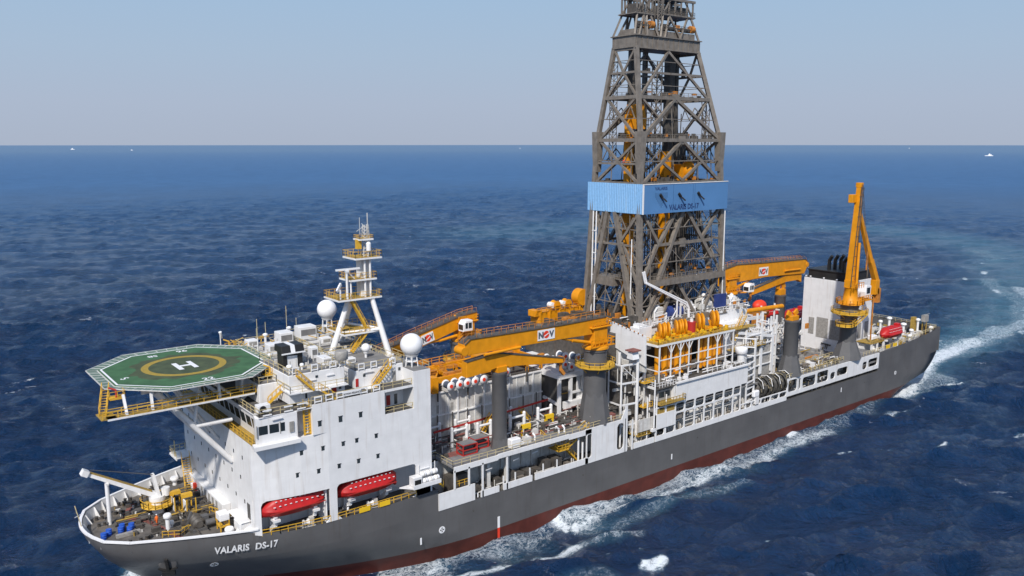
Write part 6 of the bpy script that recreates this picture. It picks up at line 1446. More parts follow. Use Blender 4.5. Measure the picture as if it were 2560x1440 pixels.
for i in range(70): m.cbox((rg.uniform(108, 134), rg.uniform(-15, -11), 20.4+rg.uniform(.2, 2.2)), (rg.uniform(.3, 1.6), rg.uniform(.3, 1), rg.uniform(.3, 1.2)))
O('floor_gear', m, 'steel', TB, kind='stuff')
cyl = None
xs = [109.4, 111.6, 113.4, 115.4, 117.2, 119.0, 123.2, 124.8, 126.6, 128.2, 129.8]
for i, x in enumerate(xs):
    lab = 'orange riser tensioner cylinder, %s in the white frame' % ('leftmost', 'second from the left', 'third from the left', 'fourth from the left', 'fifth from the left', 'middle one before the gap', 'first after the gap', 'second after the gap', 'third after the gap', 'second from the right', 'rightmost')[i]
    if cyl is None:
        cyl = T('tensioner_cylinder', lab, 'tensioner', (x, -13.4, 20.4), 'orange riser tensioners')
        m = M(); m.tube((x, -13.4, 21.4), (x, -13.4, 28.6), .62, 14); m.tube((x, -13.4, 21.0), (x, -13.4, 21.5), .75, 14); O('barrel', m, 'orange', cyl)
        m = M(); m.tube((x, -13.4, 28.6), (x, -13.4, 29.9), .45, 12); m.box(x-.6, x+.6, -14, -12.8, 29.4, 29.8); O('head', m, 'orange', cyl)
        m = M(); m.tube((x+.75, -13.9, 21.2), (x+.75, -13.9, 27.6), .1, 6); O('side_pipe', m, 'orange_dirty', cyl)
    else: dup(cyl, (x, -13.4, 20.4), lab)
sh = None
for i, (x, r_) in enumerate(((110.6, 1), (112.2, 1), (115.8, 1), (117.6, 1), (123.2, 1.05), (128.2, 1.05))):
    lab = ('orange tensioner sheave nearest the bow on the tensioner roof', 'orange sheave second from the bow on the tensioner roof', 'orange sheave third from the bow, just before the red tank', 'orange sheave right in front of the red tank', 'orange sheave just aft of the red tank', 'orange sheave farthest aft on the tensioner roof')[i]
    if sh is None:
        sh = T('tensioner_sheave', lab, 'sheave', (x, -13, 28.9), 'orange sheaves on the tensioner roof')
        m = M()
        for o in (0, .75): m.lathe((x+o-.4, -13, 31.0), [(.3, 0), (1.55, 0), (1.7, .12), (1.7, .3), (1.55, .42), (.3, .42)], 24, 'x')
        m.v = [tuple(Vector((x, -13, 31))+Matrix.Rotation(R_(-35), 3, 'Z')@(Vector(v)-Vector((x, -13, 31)))) for v in m.v]; O('wheel', m, 'orange', sh)
        m = M(); m.prism_x([(-14.2, 30.6), (-11.8, 30.6), (-12.6, 28.9), (-13.4, 28.9)], x-.25, x+.35); O('bracket', m, 'orange', sh)
    else: dup(sh, (x, -13, 28.9), lab, scale=1.15 if i > 3 else None)
t = T('red_tank', 'dark red cylindrical tank among the orange sheaves', 'tank', (120.6, -13, 28.9)); m = M(); m.tube((120.6, -13, 28.9), (120.6, -13, 31.7), .95, 16); O('tank_shell', m, 'red', t); m = M(); m.tube((120.6, -13, 31.7), (120.6, -13, 32.3), .4, 10); O('valve', m, 'white', t)
m = M(); rg = random.Random(6)
for i in range(46): m.cbox((rg.uniform(108, 132), rg.uniform(-15.2, -11), 29+rg.uniform(0, .8)), (rg.uniform(.2, 1.2), rg.uniform(.2, .7), rg.uniform(.2, .9)))
O('roof_fittings', m, 'bright_yellow', TB, kind='stuff')
# mud-pump module behind the tensioners
m = M(); m.box(108.8, 146, -9.0, -3.5, 27.0, 31.4); m.box(105.2, 109.2, -11.8, -9.2, 27.0, 32.0); m.box(132.6, 142.4, -12.4, -9.0, 22, 28.8); MM = part('mud_module', m, 'white', bevel=.05)
m = M(); m.rail([(105.4, -11.8, 32), (109.2, -11.8, 32)], 1.1, 1, .1); m.rail([(109, -9.2, 31.4), (146, -9.2, 31.4)], 1.1, 1.2, .1); m.rail([(105.3, -11.8, 28), (105.3, -9, 28)], 1.1, 1, .1); part('module_rail', m, 'white', MM)
for x0, x1, y0, z1, mt in ((113.8, 117.0, -8.6, 34.8, 'white_dirty'), (124.6, 127.2, -8.2, 35.0, 'white'), (130.6, 133.2, -8, 35.4, 'white_dirty'), (138.6, 140.2, -8, 35.2, 'steel'), (141.0, 143.6, -8, 34.2, 'white')):
    t = T('mud_machine', 'pale machinery casing on the mud deck, %s' % {113: 'nearest the derrick leg', 124: 'just aft of the sloping white pipe', 130: 'forward of the larger blue panel', 138: 'dark one aft of the larger blue panel', 141: 'white one at the after end'}[int(x0)], 'machine', ((x0+x1)/2, y0+1.2, 31.4), 'machinery casings on the mud deck')
    m = M(); m.box(x0, x1, y0, y0+2.4, 31.4, z1-.9); m.prism_y([(x0, z1-.9), (x1, z1-.9), (x1-.5, z1), (x0+.8, z1)], y0+.3, y0+2.1); O('casing', m, mt, t, bevel=.12)
    m = M(); m.tube((x0-.5, y0-.1, 31.4), (x0-.5, y0-.1, z1-.8), .2); m.tube((x0-.5, y0-.1, z1-.8), (x0+.6, y0+.2, z1), .2); m.tube((x1+.2, y0, 31.4), (x1+.2, y0, z1-1.4), .25); m.sphere(((x0+x1)/2, y0+1, z1), .55, 10, 8); m.bar((x0-.2, y0-.2, 33), (x1+.2, y0-.2, 33.2), .18); O('piping', m, 'white', t)
for x0, x1, z0, z1, lab in ((117.6, 122.2, 31.6, 34.8, 'dark blue curved panel beside the sloping white pipe'), (133.8, 137.6, 32.5, 35.6, 'dark blue square panel on the mud deck'),):
    t = T('blue_panel', lab, 'panel', ((x0+x1)/2, -8.6, z0), 'dark blue panels on the mud deck'); m = M()
    if x0 < 120: m.tube((x0, -8.0, 33.2), (x0+1.6, -8.0, 33.2), 1.45, 18); m.tube((x1-1.5, -8, 33.2), (x1, -8, 33.2), 1.45, 18)
    else: m.box(x0, x1, -9.1, -8.4, z0, z1)
    O('panel_body', m, 'blue', t)
    m = M(); m.bar((x0, -8.6, 31.4), (x0, -8.6, z0+.2), .25); m.bar((x1, -8.6, 31.4), (x1, -8.6, z0+.2), .25); O('feet', m, 'white', t)
m = M(); rg = random.Random(14)
for i in range(150):
    x = rg.uniform(110, 145); y = rg.uniform(-8.6, -5); z = 31.4
    if i % 2: m.tube((x, y, z), (x, y, z+rg.uniform(.8, 3.2)), rg.uniform(.08, .25), 6)
    else: m.cbox((x, y, z+rg.uniform(.3, 2.2)), (rg.uniform(.3, 1.6), rg.uniform(.3, 1.2), rg.uniform(.3, 1.2)))
O('mud_pipes', m, 'white_dirty', SHIP, kind='stuff')
m = M()
for i in range(40): m.cbox((rg.uniform(106, 146), rg.uniform(-9, -6), 31.6+rg.uniform(0, 1.2)), (rg.uniform(.2, .9), .3, rg.uniform(.3, 1.1)))
O('coloured_fittings', m, 'orange_dirty', SHIP, kind='stuff')
# stairs aft of the tensioners
m = M(); m.stairs((135.6, -13.0, 25.2), (139.6, -13.0, 30.6), 1.2); m.stairs((143.6, -12.6, 23.2), (140.0, -12.6, 28.0), 1.2); part('tower_stair', m, 'yellow')
m = M(); m.box(133.4, 142.4, -14.4, -12.0, 28.0, 28.15); m.box(134, 146, -14.6, -12, 23.0, 23.1); m.rail([(134, -14.6, 23.1), (146, -14.6, 23.1)], 1.1, 1.2, .1); part('stair_platform', m, 'yellow_grate')
t = T('large_vent', 'large white mushroom ventilator at the after end of the side panel', 'ventilator', (135.4, -15.6, 20.4)); m = M(); m.lathe((135.4, -15.6, 15.6), [(.85, 0), (.85, 6.2), (.95, 7.0)], 18); O('trunk', m, 'white', t); m = M(); m.lathe((135.4, -15.6, 22.6), [(1.05, 0), (1.4, .25), (1.45, 1.3), (1.3, 1.6), (.2, 1.75)], 20); O('cap', m, 'white_clean', t)
# ladder-like side racks
LR = T('ladder_rack', 'tall white ladder-like rack on the ship side aft of the big white panel', 'rack', (137, -17.6, 15.6))
m = M(); m.bar((134.9, -17.8, 9.2), (134.9, -17.8, 20.6), .3); m.bar((138.2, -17.4, 9.6), (138.2, -17.4, 26.2), .35)
for z in np.arange(11.6, 20.6, 1.5): m.bar((134.9, -17.8, z), (138.2, -17.4, z+.2), .26)
for z in (22, 24, 26): m.bar((138.2, -17.4, z), (135.6, -13.6, z), .26)
O('rungs', m, 'white', LR)
# aft pipe racks: white frames
m = M()
m.box(140.4, 150, -13.4, -6, 11.6, 22.4); m.box(150, 168, -6, 8, 11.6, 20.5); AW = part('aft_block', m, 'louver')
racks = [(139.4, 145.2, -13.9, 15.7, 27.4), (145.9, 149.9, -13.7, 15.7, 26.6), (150.6, 152.8, -12.8, 14.4, 29.0), (158.6, 162.6, -12.4, 14.4, 26.0), (163, 166, -8.2, 12, 24.0)]
for i, (x0, x1, y, z0, z1) in enumerate(racks):
    t = T('pipe_rack', 'tall white pipe rack %s' % ('just aft of the tensioner frame', 'behind the black hose bundle', 'in front of the orange boom saddle', 'aft of the grey post with the orange saddle', 'farthest aft, in front of the funnel casing')[i], 'rack', ((x0+x1)/2, y, z0), 'tall white pipe racks')
    m = M()
    for x in (x0, x1):
        for yb_ in (y, y+4): m.bar((x, yb_, z0), (x, yb_, z1), .38)
    for z in np.arange(z0+2.2, z1+.1, 2.6):
        m.bar((x0, y, z), (x1, y, z), .26); m.bar((x0, y, z), (x0, y+4, z), .26); m.bar((x1, y, z), (x1, y+4, z), .26); m.bar((x0, y+4, z), (x1, y+4, z), .26)
    O('frame', m, 'white', t)
    m = M(); n = max(3, int((x1-x0)/.9))
    for k in range(n): m.tube((x0+.4+k*(x1-x0-.6)/n, y+1, z0), (x0+.4+k*(x1-x0-.6)/n, y+1, z1-.8-(k % 3)*.7), .2, 8)
    O('standing_pipes', m, 'white_dirty' if i % 2 else 'white', t)
m = M(); m.bar((136.6, -13.6, 27.0), (150.0, -13.6, 24.4), .5, .7); m.bar((136.6, -9, 28.8), (158, -5, 26.6), .5, .8); m.bar((150.4, -13.6, 24.4), (150.4, -13.6, 11.6), .5); part('frame_beam', m, 'white')
m = M(); rg = random.Random(17)
for i in range(130):
    x = rg.uniform(138, 168); y = rg.uniform(-11, -4); z = rg.uniform(20, 25)
    if i % 3: m.tube((x, y, z), (x+rg.uniform(-1.5, 1.5), y, z+rg.uniform(.5, 3)), rg.uniform(.08, .22), 6)
    else: m.cbox((x, y, z), (rg.uniform(.3, 2), rg.uniform(.3, 1.2), rg.uniform(.3, 1.1)))
O('aft_piping', m, 'white_dirty', SHIP, kind='stuff')
m = M()
for i in range(80): m.cbox((rg.uniform(138, 172), rg.uniform(-10, 8), rg.uniform(19, 25)), (rg.uniform(.3, 1.6), rg.uniform(.3, 1.2), rg.uniform(.3, 1.6)))
O('aft_machinery', m, 'orange_dirty', SHIP, kind='stuff')
YP = T('yellow_pipe', 'long fat orange-yellow pipe lying on supports aft of the derrick', 'pipe', (160, 1, 26)); m = M(); m.tube((146.5, 1, 27.4), (175.5, 1, 26.4), .62, 12); m.tube((146.5, 1, 27.4), (150, 1, 27.3), .8, 12); O('pipe', m, 'orange', YP); m = M()
for x in (148, 154, 160, 166, 172): m.bar((x, 1, 20), (x, 1, 27.6), .35); m.bar((x, -.6, 26), (x, 2.6, 26), .3)
O('support', m, 'white', YP)
# black hose bundles
for i, (x0, x1, lab) in enumerate(((139.9, 146.2, 'black coiled hose bundle on its reel, the forward one by the ship side'), (146.6, 153.4, 'black coiled hose bundle on its reel, the after one by the ship side'))):
    t = T('hose_reel', lab, 'hose reel', ((x0+x1)/2, -15.7, 13.2), 'black hose reels'); n = int((x1-x0)/.62)
    for k in range(1):
        m = M()
        for j in range(n):
            x = x0+.35+j*.62; a_ = []; rj = 2.1+.22*sin(j*2.3)
            for q in range(17): th = q*pi/8; a_.append((x+.12*sin(th*2+j), -15.7+rj*cos(th), 13.2+rj*sin(th)))
            m.path(a_, .25, 6)
        m.lathe((x0, -15.7, 13.2), [(1.5, 0), (1.5, x1-x0)], 16, 'x'); O('hose_coils', m, 'rubber', t)
    for x in (x0, x1): m = M(); m.lathe((x-.06, -15.7, 13.2), [(.3, 0), (2.3, 0), (2.3, .12), (.3, .12)], 20, 'x'); m.bar((x, -15.7, 9.1), (x, -15.7, 13.2), .4); O('end_frame', m, 'steel_dark', t)
    m = M()
    for xx in (x0+1.6, x1-1.2): m.path([(xx, -17.9, 13.6), (xx, -17.5, 15.2), (xx, -16.2, 15.9), (xx, -14.6, 15.4)], .1, 6)
    O('guard_hoop', m, 'white', t)
    m = M(); rh = random.Random(i+3)
    for j in range(16): xx = x0+.3+rh.random()*(x1-x0-.8); th = rh.uniform(1.2, 3.2); m.bar((xx, -15.7+2.42*cos(th), 13.2+2.42*sin(th)), (xx+.25, -15.7+2.42*cos(th+.35), 13.2+2.42*sin(th+.35)), .14)
    O('hose_ties', m, 'rope', t, kind='stuff')
t = T('large_vent', 'small white ventilator cowl at the foot of the ladder rack', 'ventilator', (137.6, -18.2, 9.6)); m = M(); m.box(137.2, 139.2, -18.5, -17.6, 12.4, 13.9); O('cowl', m, 'white_clean', t, bevel=.2); m = M(); m.box(138.0, 139.2, -18.4, -17.8, 10.6, 12.4); O('trunk', m, 'white', t)
# funnel casing
m = M(); m.box(192, 206, -8.2, 5.2, 11.6, 32.4); FN = part('funnel_casing', m, 'white', bevel=.05)
for y0, y1, z0, z1 in ((1.2, 2.9, 16.2, 21.0), (-3.2, .4, 15.6, 21.4), (-7.2, -3.8, 15.6, 21.2)): m = M(); m.box(191.93, 192.02, y0, y1, z0, z1); part('louvre', m, 'louver', FN)
for x0, x1 in ((199.0, 200.8), (202.8, 204.6)): m = M(); m.box(x0, x1, -8.28, -8.18, 15.5, 20.0); part('louvre', m, 'louver', FN)
m = M()
for z0 in (11.7,): 
    m.box(191.9, 192.05, -8.2, 5.2, 11.6, 11.9)
    for y in (-2.8, -3.3): m.bar((191.8, y, 12.6), (191.8, y-.3, 14.2), .16)
    m.bar((191.7, -4.6, 13.9), (191.7, -1.6, 14.1), .22, .35); m.bar((191.7, -6.8, 13.4), (191.7, -6.2, 12.2), .3)
part('wall_fittings', m, 'steel_dark', FN)
m = M(); m.box(192.8, 205.2, -7.4, 4.4, 32.4, 34.6); m.box(192.5, 205.5, -7.7, 4.7, 34.6, 34.9); m.box(192.3, 205.9, -8, 5, 32.4, 32.8); part('funnel_top', m, 'black', FN, bevel=.05)
for i, (x, y) in enumerate(((195, -.6), (197, -1.2), (199, -1.8), (194.6, -5.4), (196.8, -5.6), (201, -5), (203, -4))):
    m = M(); m.path([(x, y, 34.6), (x, y, 37.6), (x-.2, y-.9, 38.9)], .5, 12); m.sphere((x, y, 37.6), .5, 10, 6); part('exhaust_pipe', m, 'black', FN)
m = M()
for y in (4.6, 3.2, -1, -5, -7.6): m.cbox((192.0, y, 32.8), (.35, .35, .35))
part('deck_lamp', m, 'white_clean', FN)
m = M(); m.ladder((206.3, -7.2, 12), (206.3, -7.2, 32), .7, (0, 1, 0)); part('funnel_ladder', m, 'white', FN)
m = M(); m.box(186.5, 191.9, -7.0, 4.6, 11.6, 11.65); m.box(180, 186, -4.4, -3.8, 11.65, 12.1); part('yellow_tray', m, 'orange_dirty')
m = M(); rg = random.Random(51)
for i in range(60): m.cbox((rg.uniform(158, 190), rg.uniform(-11.6, 6), 11.7+rg.uniform(.2, .9)), (rg.uniform(.3, 1.4), rg.uniform(.3, 1.2), rg.uniform(.4, 1.8)))
O('well_deck_gear', m, 'louver', SHIP, kind='stuff')
m = M(); m.rail([(157, -12.2, 14.35), (180, -12.2, 14.35)], 1.0, 1.6, .08); m.rail([(166, -16.6, 14.4), (178, -16.6, 14.4)], 1, 1.4, .08); m.bar((170, -14.2, 14.4), (170, -14.2, 16.4), .12); m.bar((172, -14.6, 15.6), (174, -14.6, 15.7), .2); part('well_rail', m, 'rail_paint')
# boats on the far side aft
dup(LB1, (205.0, 16.0, 16.4), 'dull red lifeboat seen beyond the left edge of the funnel casing')
dup(LB1, (193.0, 16.0, 18.6), 'dull red lifeboat seen between the far boom rest post and the funnel casing')
t = T('orange_buoy', 'bright orange domed rescue boat cover seen behind the long yellow pipe', 'boat cover', (181, 12, 22.6)); m = M(); m.sphere((180.8, 12, 24.2), 1.7, 16, 10, -.35); m.v = [(180.8+(x-180.8)*1.5, y, z) for x, y, z in m.v]; O('cover', m, 'bright_red', t, ); m = M(); m.box(178.8, 183, 11, 13, 11.6, 23.8); O('cover_stand', m, 'orange_dirty', t)

# crowded pipework and stores on the upper deck and in the side galleries
rg = random.Random(202)
def clutter(name, mt, boxes, n, kinds='pb', smin=.25, smax=1.2):
    m = M()
    for i in range(n):
        x0, x1, y0, y1, z0, zt = boxes[i % len(boxes)]; x = rg.uniform(x0, x1); y = rg.uniform(y0, y1); k = kinds[rg.randrange(len(kinds))]
        if k == 'p': m.tube((x, y, z0), (x, y, z0+rg.uniform(.5, zt)), rg.uniform(.06, .17), 6)
        elif k == 'h': L = rg.uniform(1.5, 5); z = z0+rg.uniform(.3, zt*.7); m.tube((x, y, z), (min(x+L, x1+1), y, z), rg.uniform(.07, .16), 6)
        elif k == 'y': L = rg.uniform(1, 3); z = z0+rg.uniform(.3, zt*.7); m.tube((x, y, z), (x, min(y+L, y1+.5), z), rg.uniform(.07, .15), 6)
        else: s_ = rg.uniform(smin, smax); m.cbox((x, y, z0+s_*.5), (s_*rg.uniform(.7, 1.6), s_, s_))
    O(name, m, mt, SHIP, kind='stuff')
UDB = [(55, 86, -13.8, -4.8, 15.9, 2.2), (68, 86, -16, -10, 15.9, 1.4), (84, 96, -16.5, -9.5, 15.9, 3.4), (50.5, 57, -11, -4.5, 15.9, 2.6)]
clutter('deck_pipework', 'white_dirty', UDB, 150, 'pphyb'); clutter('deck_fittings', 'deck_dark', UDB, 110, 'bbph'); clutter('red_pipework', 'deck_red', UDB, 46, 'hhyb'); clutter('brown_stores', 'steel_dark', UDB, 80, 'bh')
SGB = [(55, 84, -17.4, -13.6, 9.05, 1.7), (98, 150, -17.4, -15.6, 9.05, 3.2), (111, 133, -17.2, -15.6, 12.5, 2.2), (151, 192, -17.2, -15.2, 9.1, 3.4)]
clutter('gallery_stores', 'steel', SGB, 90, 'bbp'); clutter('gallery_pipework', 'white_dirty', SGB, 120, 'pphh')
AFB = [(134, 152, -13, -8, 15.6, 4.5), (138, 150, -14, -6, 22.4, 2.4), (150, 168, -6, 7, 20.5, 3.2), (152, 190, -11.5, 6, 11.6, 2.4), (158, 178, -17.2, -12.5, 14.35, 1.2), (151, 192, -17.4, -13, 11.0, 1.8)]
clutter('aft_pipework', 'white', AFB, 210, 'pphyb'); clutter('aft_stores', 'steel', AFB, 150, 'bbp'); clutter('aft_fittings', 'yellow_grate', AFB, 80, 'hpb'); clutter('aft_dark_gear', 'steel_dark', AFB, 110, 'bbh')
MDB = [(106, 145, -11.5, -5, 31.4, 2.6), (104.5, 134, -17.4, -11, 20.4, 1.6)]
clutter('mud_deck_pipework', 'white_clean', MDB, 90, 'pphyb'); clutter('mud_deck_gear', 'steel', MDB, 90, 'bbh')
FDB = [(5, 13, -8, 9, 12.5, .9), (12, 19, -13, 13, 12.5, 1.5), (13, 18.6, -7.6, 6.4, 12.95, 1.1)]
clutter('foredeck_gear', 'steel_dark', FDB, 120, 'bbhy', .2, .8); clutter('foredeck_fittings', 'white_dirty', FDB, 30, 'pb', .2, .6); clutter('foredeck_yellow_bits', 'yellow_grate', FDB, 24, 'ph', .2, .5)
# ------------------------------------------------------------------ poop: boat, vents, winches
LBs = dup(LB1, (204.6, -15.2, 16.3), 'red lifeboat on the port quarter near the stern')
for x, lab in ((201, 'white davit under the stern lifeboat, forward one'), (208.6, 'white davit under the stern lifeboat, after one')):
    t = T('boat_davit', lab, 'davit', (x, -14.4, 13.2), 'stern lifeboat davits'); m = M(); m.bar((x, -13.2, 13.2), (x, -13.2, 16.2), .5); m.bar((x, -15.2, 13.2), (x, -15.2, 16.4), .4); m.bar((x, -13.2, 16), (x, -16.2, 16.1), .45); O('frame', m, 'white', t)
m = M(); m.box(193.6, 200.4, -15.6, -11.0, 16.0, 16.2); m.rail([(193.6, -15.6, 16.2), (200.4, -15.6, 16.2)], 1.1, 1.2, .1); part('quarter_platform', m, 'yellow_grate')
m = M()
for x in (194, 197, 200.2): m.bar((x, -15.4, 13.2), (x, -15.4, 16), .4); m.bar((x, -11.4, 13.2), (x, -11.4, 16), .4)
m.box(194.5, 199, -13, -11.2, 13.2, 15.6); part('quarter_frame', m, 'white')
m = M(); m.rail([(193.6, -17.4, 14.3), (215, -16.8, 14.9), (229, -16.4, 15.8), (229.6, 0, 16.0), (229.6, 16, 16)], 1.0, 1.8, .09); part('poop_rail', m, 'rail_paint')
for x in (197.4, 201.2): m = M(); m.box(x, x+1.9, -17.9, -17.75, 14.7, 15.6); part('rail_board', m, 'bright_yellow')
vs = None
for i, (x, y, h, r_) in enumerate(((213.6, -7.2, 5.6, .5), (216.4, -8.4, 6.4, .62), (226.6, -12.0, 5.2, .55), (221.6, -10.2, 4.2, .7), (228.0, -15.4, 3.2, .6), (218.8, -14.0, 3.4, .55), (214.8, -15.6, 2.6, .55), (211.5, -11.8, 3.6, .45))):
    t = T('mushroom_vent', 'white mushroom ventilator on the stern deck, %s' % ('shorter one of the tall pair beside the funnel', 'tallest one beside the funnel', 'tall slim one near the stern rail', 'broad one in the middle of the deck', 'low one at the very stern corner', 'low one aft of the lifeboat', 'squat one close to the lifeboat', 'one hidden among the winches')[i], 'ventilator', (x, y, 13.2), 'mushroom ventilators on the stern deck')
    m = M(); m.tube((x, y, 13.2), (x, y, 13.2+h-.6), r_*.6, 10); O('trunk', m, 'white', t); m = M(); m.lathe((x, y, 13.2+h-.7), [(r_*.9, 0), (r_*1.2, .15), (r_*1.2, .55), (r_*.6, .75)], 14); O('cap', m, 'white_clean', t)
for x, y, lab in ((210.0, -3.0, 'mooring winch beside the funnel on the stern deck'), (218.5, -4.5, 'mooring winch in the middle of the stern deck'), (222.0, -14.6, 'mooring winch at the port quarter'), (224.5, -6.5, 'mooring winch farthest aft'), (195.4, -16.2, 'winch with white drums ahead of the stern lifeboat')):
    t = T('mooring_winch', lab, 'winch', (x, y, 13.2), 'mooring winches on the stern deck')
    m = M(); m.lathe((x, y-1.4, 14.3), [(.9, 0), (.9, .15), (.45, .16), (.45, 1.2), (.9, 1.21), (.9, 1.36), (.45, 1.37), (.45, 2.3), (.9, 2.31), (.9, 2.5)], 16, 'y'); O('drum', m, 'white_dirty' if x < 200 else 'steel', t)
    m = M(); m.box(x-1, x+1, y-1.6, y+1.4, 13.2, 13.6); m.box(x+.8, x+1.8, y-.6, y+.6, 13.2, 14.8); O('bed', m, 'steel', t)
m = M(); rg = random.Random(61)
for i in range(90):
    x = rg.uniform(207, 228); m.cbox((x, rg.uniform(-16, 4), 13.4+rg.uniform(0, 1.2)), (rg.uniform(.3, 1.5), rg.uniform(.3, 1.5), rg.uniform(.3, 1.8)))
O('stern_fittings', m, 'white_dirty', SHIP, kind='stuff')
m = M()
for i in range(60): m.cbox((rg.uniform(206, 228.6), rg.uniform(-16.4, 4), 13.4+rg.uniform(0, .9)), (rg.uniform(.3, 1.2), rg.uniform(.3, 1.2), rg.uniform(.3, 1.2)))
O('stern_gear', m, 'yellow_grate', SHIP, kind='stuff')
t = T('stern_post', 'pale post with a square lamp head and arms at the stern corner', 'post', (228, -12.6, 13.2)); m = M(); m.bar((228.2, -12.6, 13.2), (228.2, -12.6, 18.4), .22); m.bar((229, -13.4, 13.2), (229, -13.4, 18.0), .22); m.box(225.2, 226.8, -11.4, -10.4, 13.2, 18.8); O('posts', m, 'yellow_grate', t); m = M(); m.box(227.6, 229.8, -13.6, -12.4, 17.4, 19.4); m.bar((227, -13, 19.5), (231.5, -13, 19.5), .12); O('lamp_head', m, 'louver', t)
t = T('white_locker', 'white locker and lamps on the platform by the stern lifeboat', 'locker', (199, -12.6, 16.2)); m = M(); m.box(197.6, 200.2, -13.6, -12, 16.2, 17.4); O('casing', m, 'white_clean', t, bevel=.1); m = M(); m.bar((196, -14.6, 17.6), (198, -14.6, 17.7), .2); m.bar((201, -13, 17.5), (202.4, -13, 18.2), .25); O('lamp', m, 'white_clean', t)

# ------------------------------------------------------------------ foredeck
m = M(); m.box(13.2, FX-1.5, -7.8, 6.6, 12.5, 12.95); m.box(12.9, 13.2, -1.6, 5.4, 12.5, 13.3); RP = part('raised_platform', m, 'deck_dark'); m = M(); m.box(14.6, 18.4, -2.2, -1.9, 12.95, 13.5); m.rail([(14.6, 5.4, 12.95), (18, 5.4, 12.95)], 1, 1, .08); part('platform_coaming', m, 'yellow_grate', RP)
m = M()
for pts in (([(6.2, 4.5), (9.3, .5), (11.8, -9.4), (17.4, -11.6)]), ([(8.9, 8.6), (7.2, 5)])):
    for (x0, y0), (x1, y1) in zip(pts, pts[1:]):
        d = Vector((x1-x0, y1-y0, 0)).normalized(); nn = Vector((-d.y, d.x, 0))*.45
        m.add([(x0-nn.x, y0-nn.y, 12.51), (x1-nn.x, y1-nn.y, 12.51), (x1+nn.x, y1+nn.y, 12.51), (x0+nn.x, y0+nn.y, 12.51)], [(0, 1, 2, 3)])
part('painted_walkway', m, 'deck_red')
db = None
for i, (x, y) in enumerate(((2.5, -1.8), (3.4, -.9), (5.0, -1.2), (5.4, -.2), (6.1, -1.9), (6.6, -.8))):
    lab = 'blue steel drum on the foredeck, %s' % ('at the near forward corner of the group', 'second from the bow', 'just forward of the chain, near one', 'just forward of the chain, far one', 'aftermost near one', 'aftermost far one')[i]
    if db is None:
        db = T('steel_drum', lab, 'drum', (x, y, 12.5), 'blue drums on the foredeck'); m = M(); m.lathe((x, y, 12.5), [(.42, 0), (.42, .3), (.45, .32), (.42, .34), (.42, .6), (.45, .62), (.42, .64), (.42, .95)], 16); O('body', m, 'drum_blue', db); m = M(); m.lathe((x, y, 13.45), [(.40, 0), (.36, .02)], 16); O('lid', m, 'drum_blue', db)
    else: dup(db, (x, y, 12.5), lab)
m = M(); m.box(4.0, 7.4, -2.9, -2.3, 12.5, 12.95); part('drum_rack', m, 'louver')
for x, y, lab, sc in ((14.6, -6.0, 'dark windlass on the near side of the foredeck', 1.0), (13.2, 7.0, 'dark windlass on the far side of the foredeck', 1.0)):
    t = T('windlass', lab, 'windlass', (x, y, 12.5), 'windlasses on the foredeck')
    m = M(); m.lathe((x, y-1.9, 13.5), [(.55, 0), (.55, .3), (.95, .32), (.95, .5), (.5, .52), (.5, 1.3), (.95, 1.32), (.95, 1.5), (.6, 1.6), (.6, 2.2), (1.0, 2.3), (1.0, 2.5), (.4, 2.52), (.4, 3.4)], 18, 'y'); O('drum', m, 'steel_dark', t)
    m = M(); m.box(x-1.1, x+1.1, y-2.1, y+1.6, 12.5, 12.9); m.box(x+.7, x+1.7, y-.9, y+.1, 12.9, 14.2); m.bar((x-1.2, y+.6, 12.9), (x-.4, y+.6, 14.8), .5, .3); m.tube((x+.9, y-1.8, 13.5), (x+2.2, y-1.8, 13.5), .5, 12); O('bed_and_motor', m, 'post_grey', t)
    m = M(); m.bar((x-.8, y-1, 12.9), (x-5.4, y*.62-.4, 12.65), .22, .2); m.bar((x-.8, y-1.6, 12.9), (x-5.2, y*.62-1.1, 12.65), .18, .16); O('chain', m, 'steel_dark', t)
m = M(); m.bar((4.8, 1.4, 12.6), (9.2, .9, 12.6), .2); m.bar((9.2, .9, 12.6), (9.6, 2.2, 12.6), .2); part('mooring_rope', m, 'black')
for i, (x, y) in enumerate(((13.9, .9), (15.1, -1.2))):
    t = T('bottle_rack', 'yellow framed white gas bottle rack on the foredeck, %s' % ('far one', 'near one')[i], 'bottle rack', (x, y, 12.5), 'yellow racks on the foredeck'); m = M()
    for dx in (-.7, .7):
        for dy in (-1.2, 1.2): m.bar((x+dx, y+dy, 12.5), (x+dx, y+dy, 15.6), .15)
    m.box(x-.8, x+.8, y+.6, y+1.4, 15.2, 15.8); m.box(x-.75, x+.75, y-1.3, y+1.3, 12.9, 13.0); O('rack', m, 'yellow', t)
    m = M(); m.box(x-.78, x-.6, y-1.1, y+.4, 13.0, 15.2); O('white_panel', m, 'white_clean', t); m = M()
    for k in range(4): m.box(x-.82, x-.77, y-.9+k*.34, y-.72+k*.34, 14.2-.3*k, 14.7-.3*k)
    O('panel_slots', m, 'black', t)
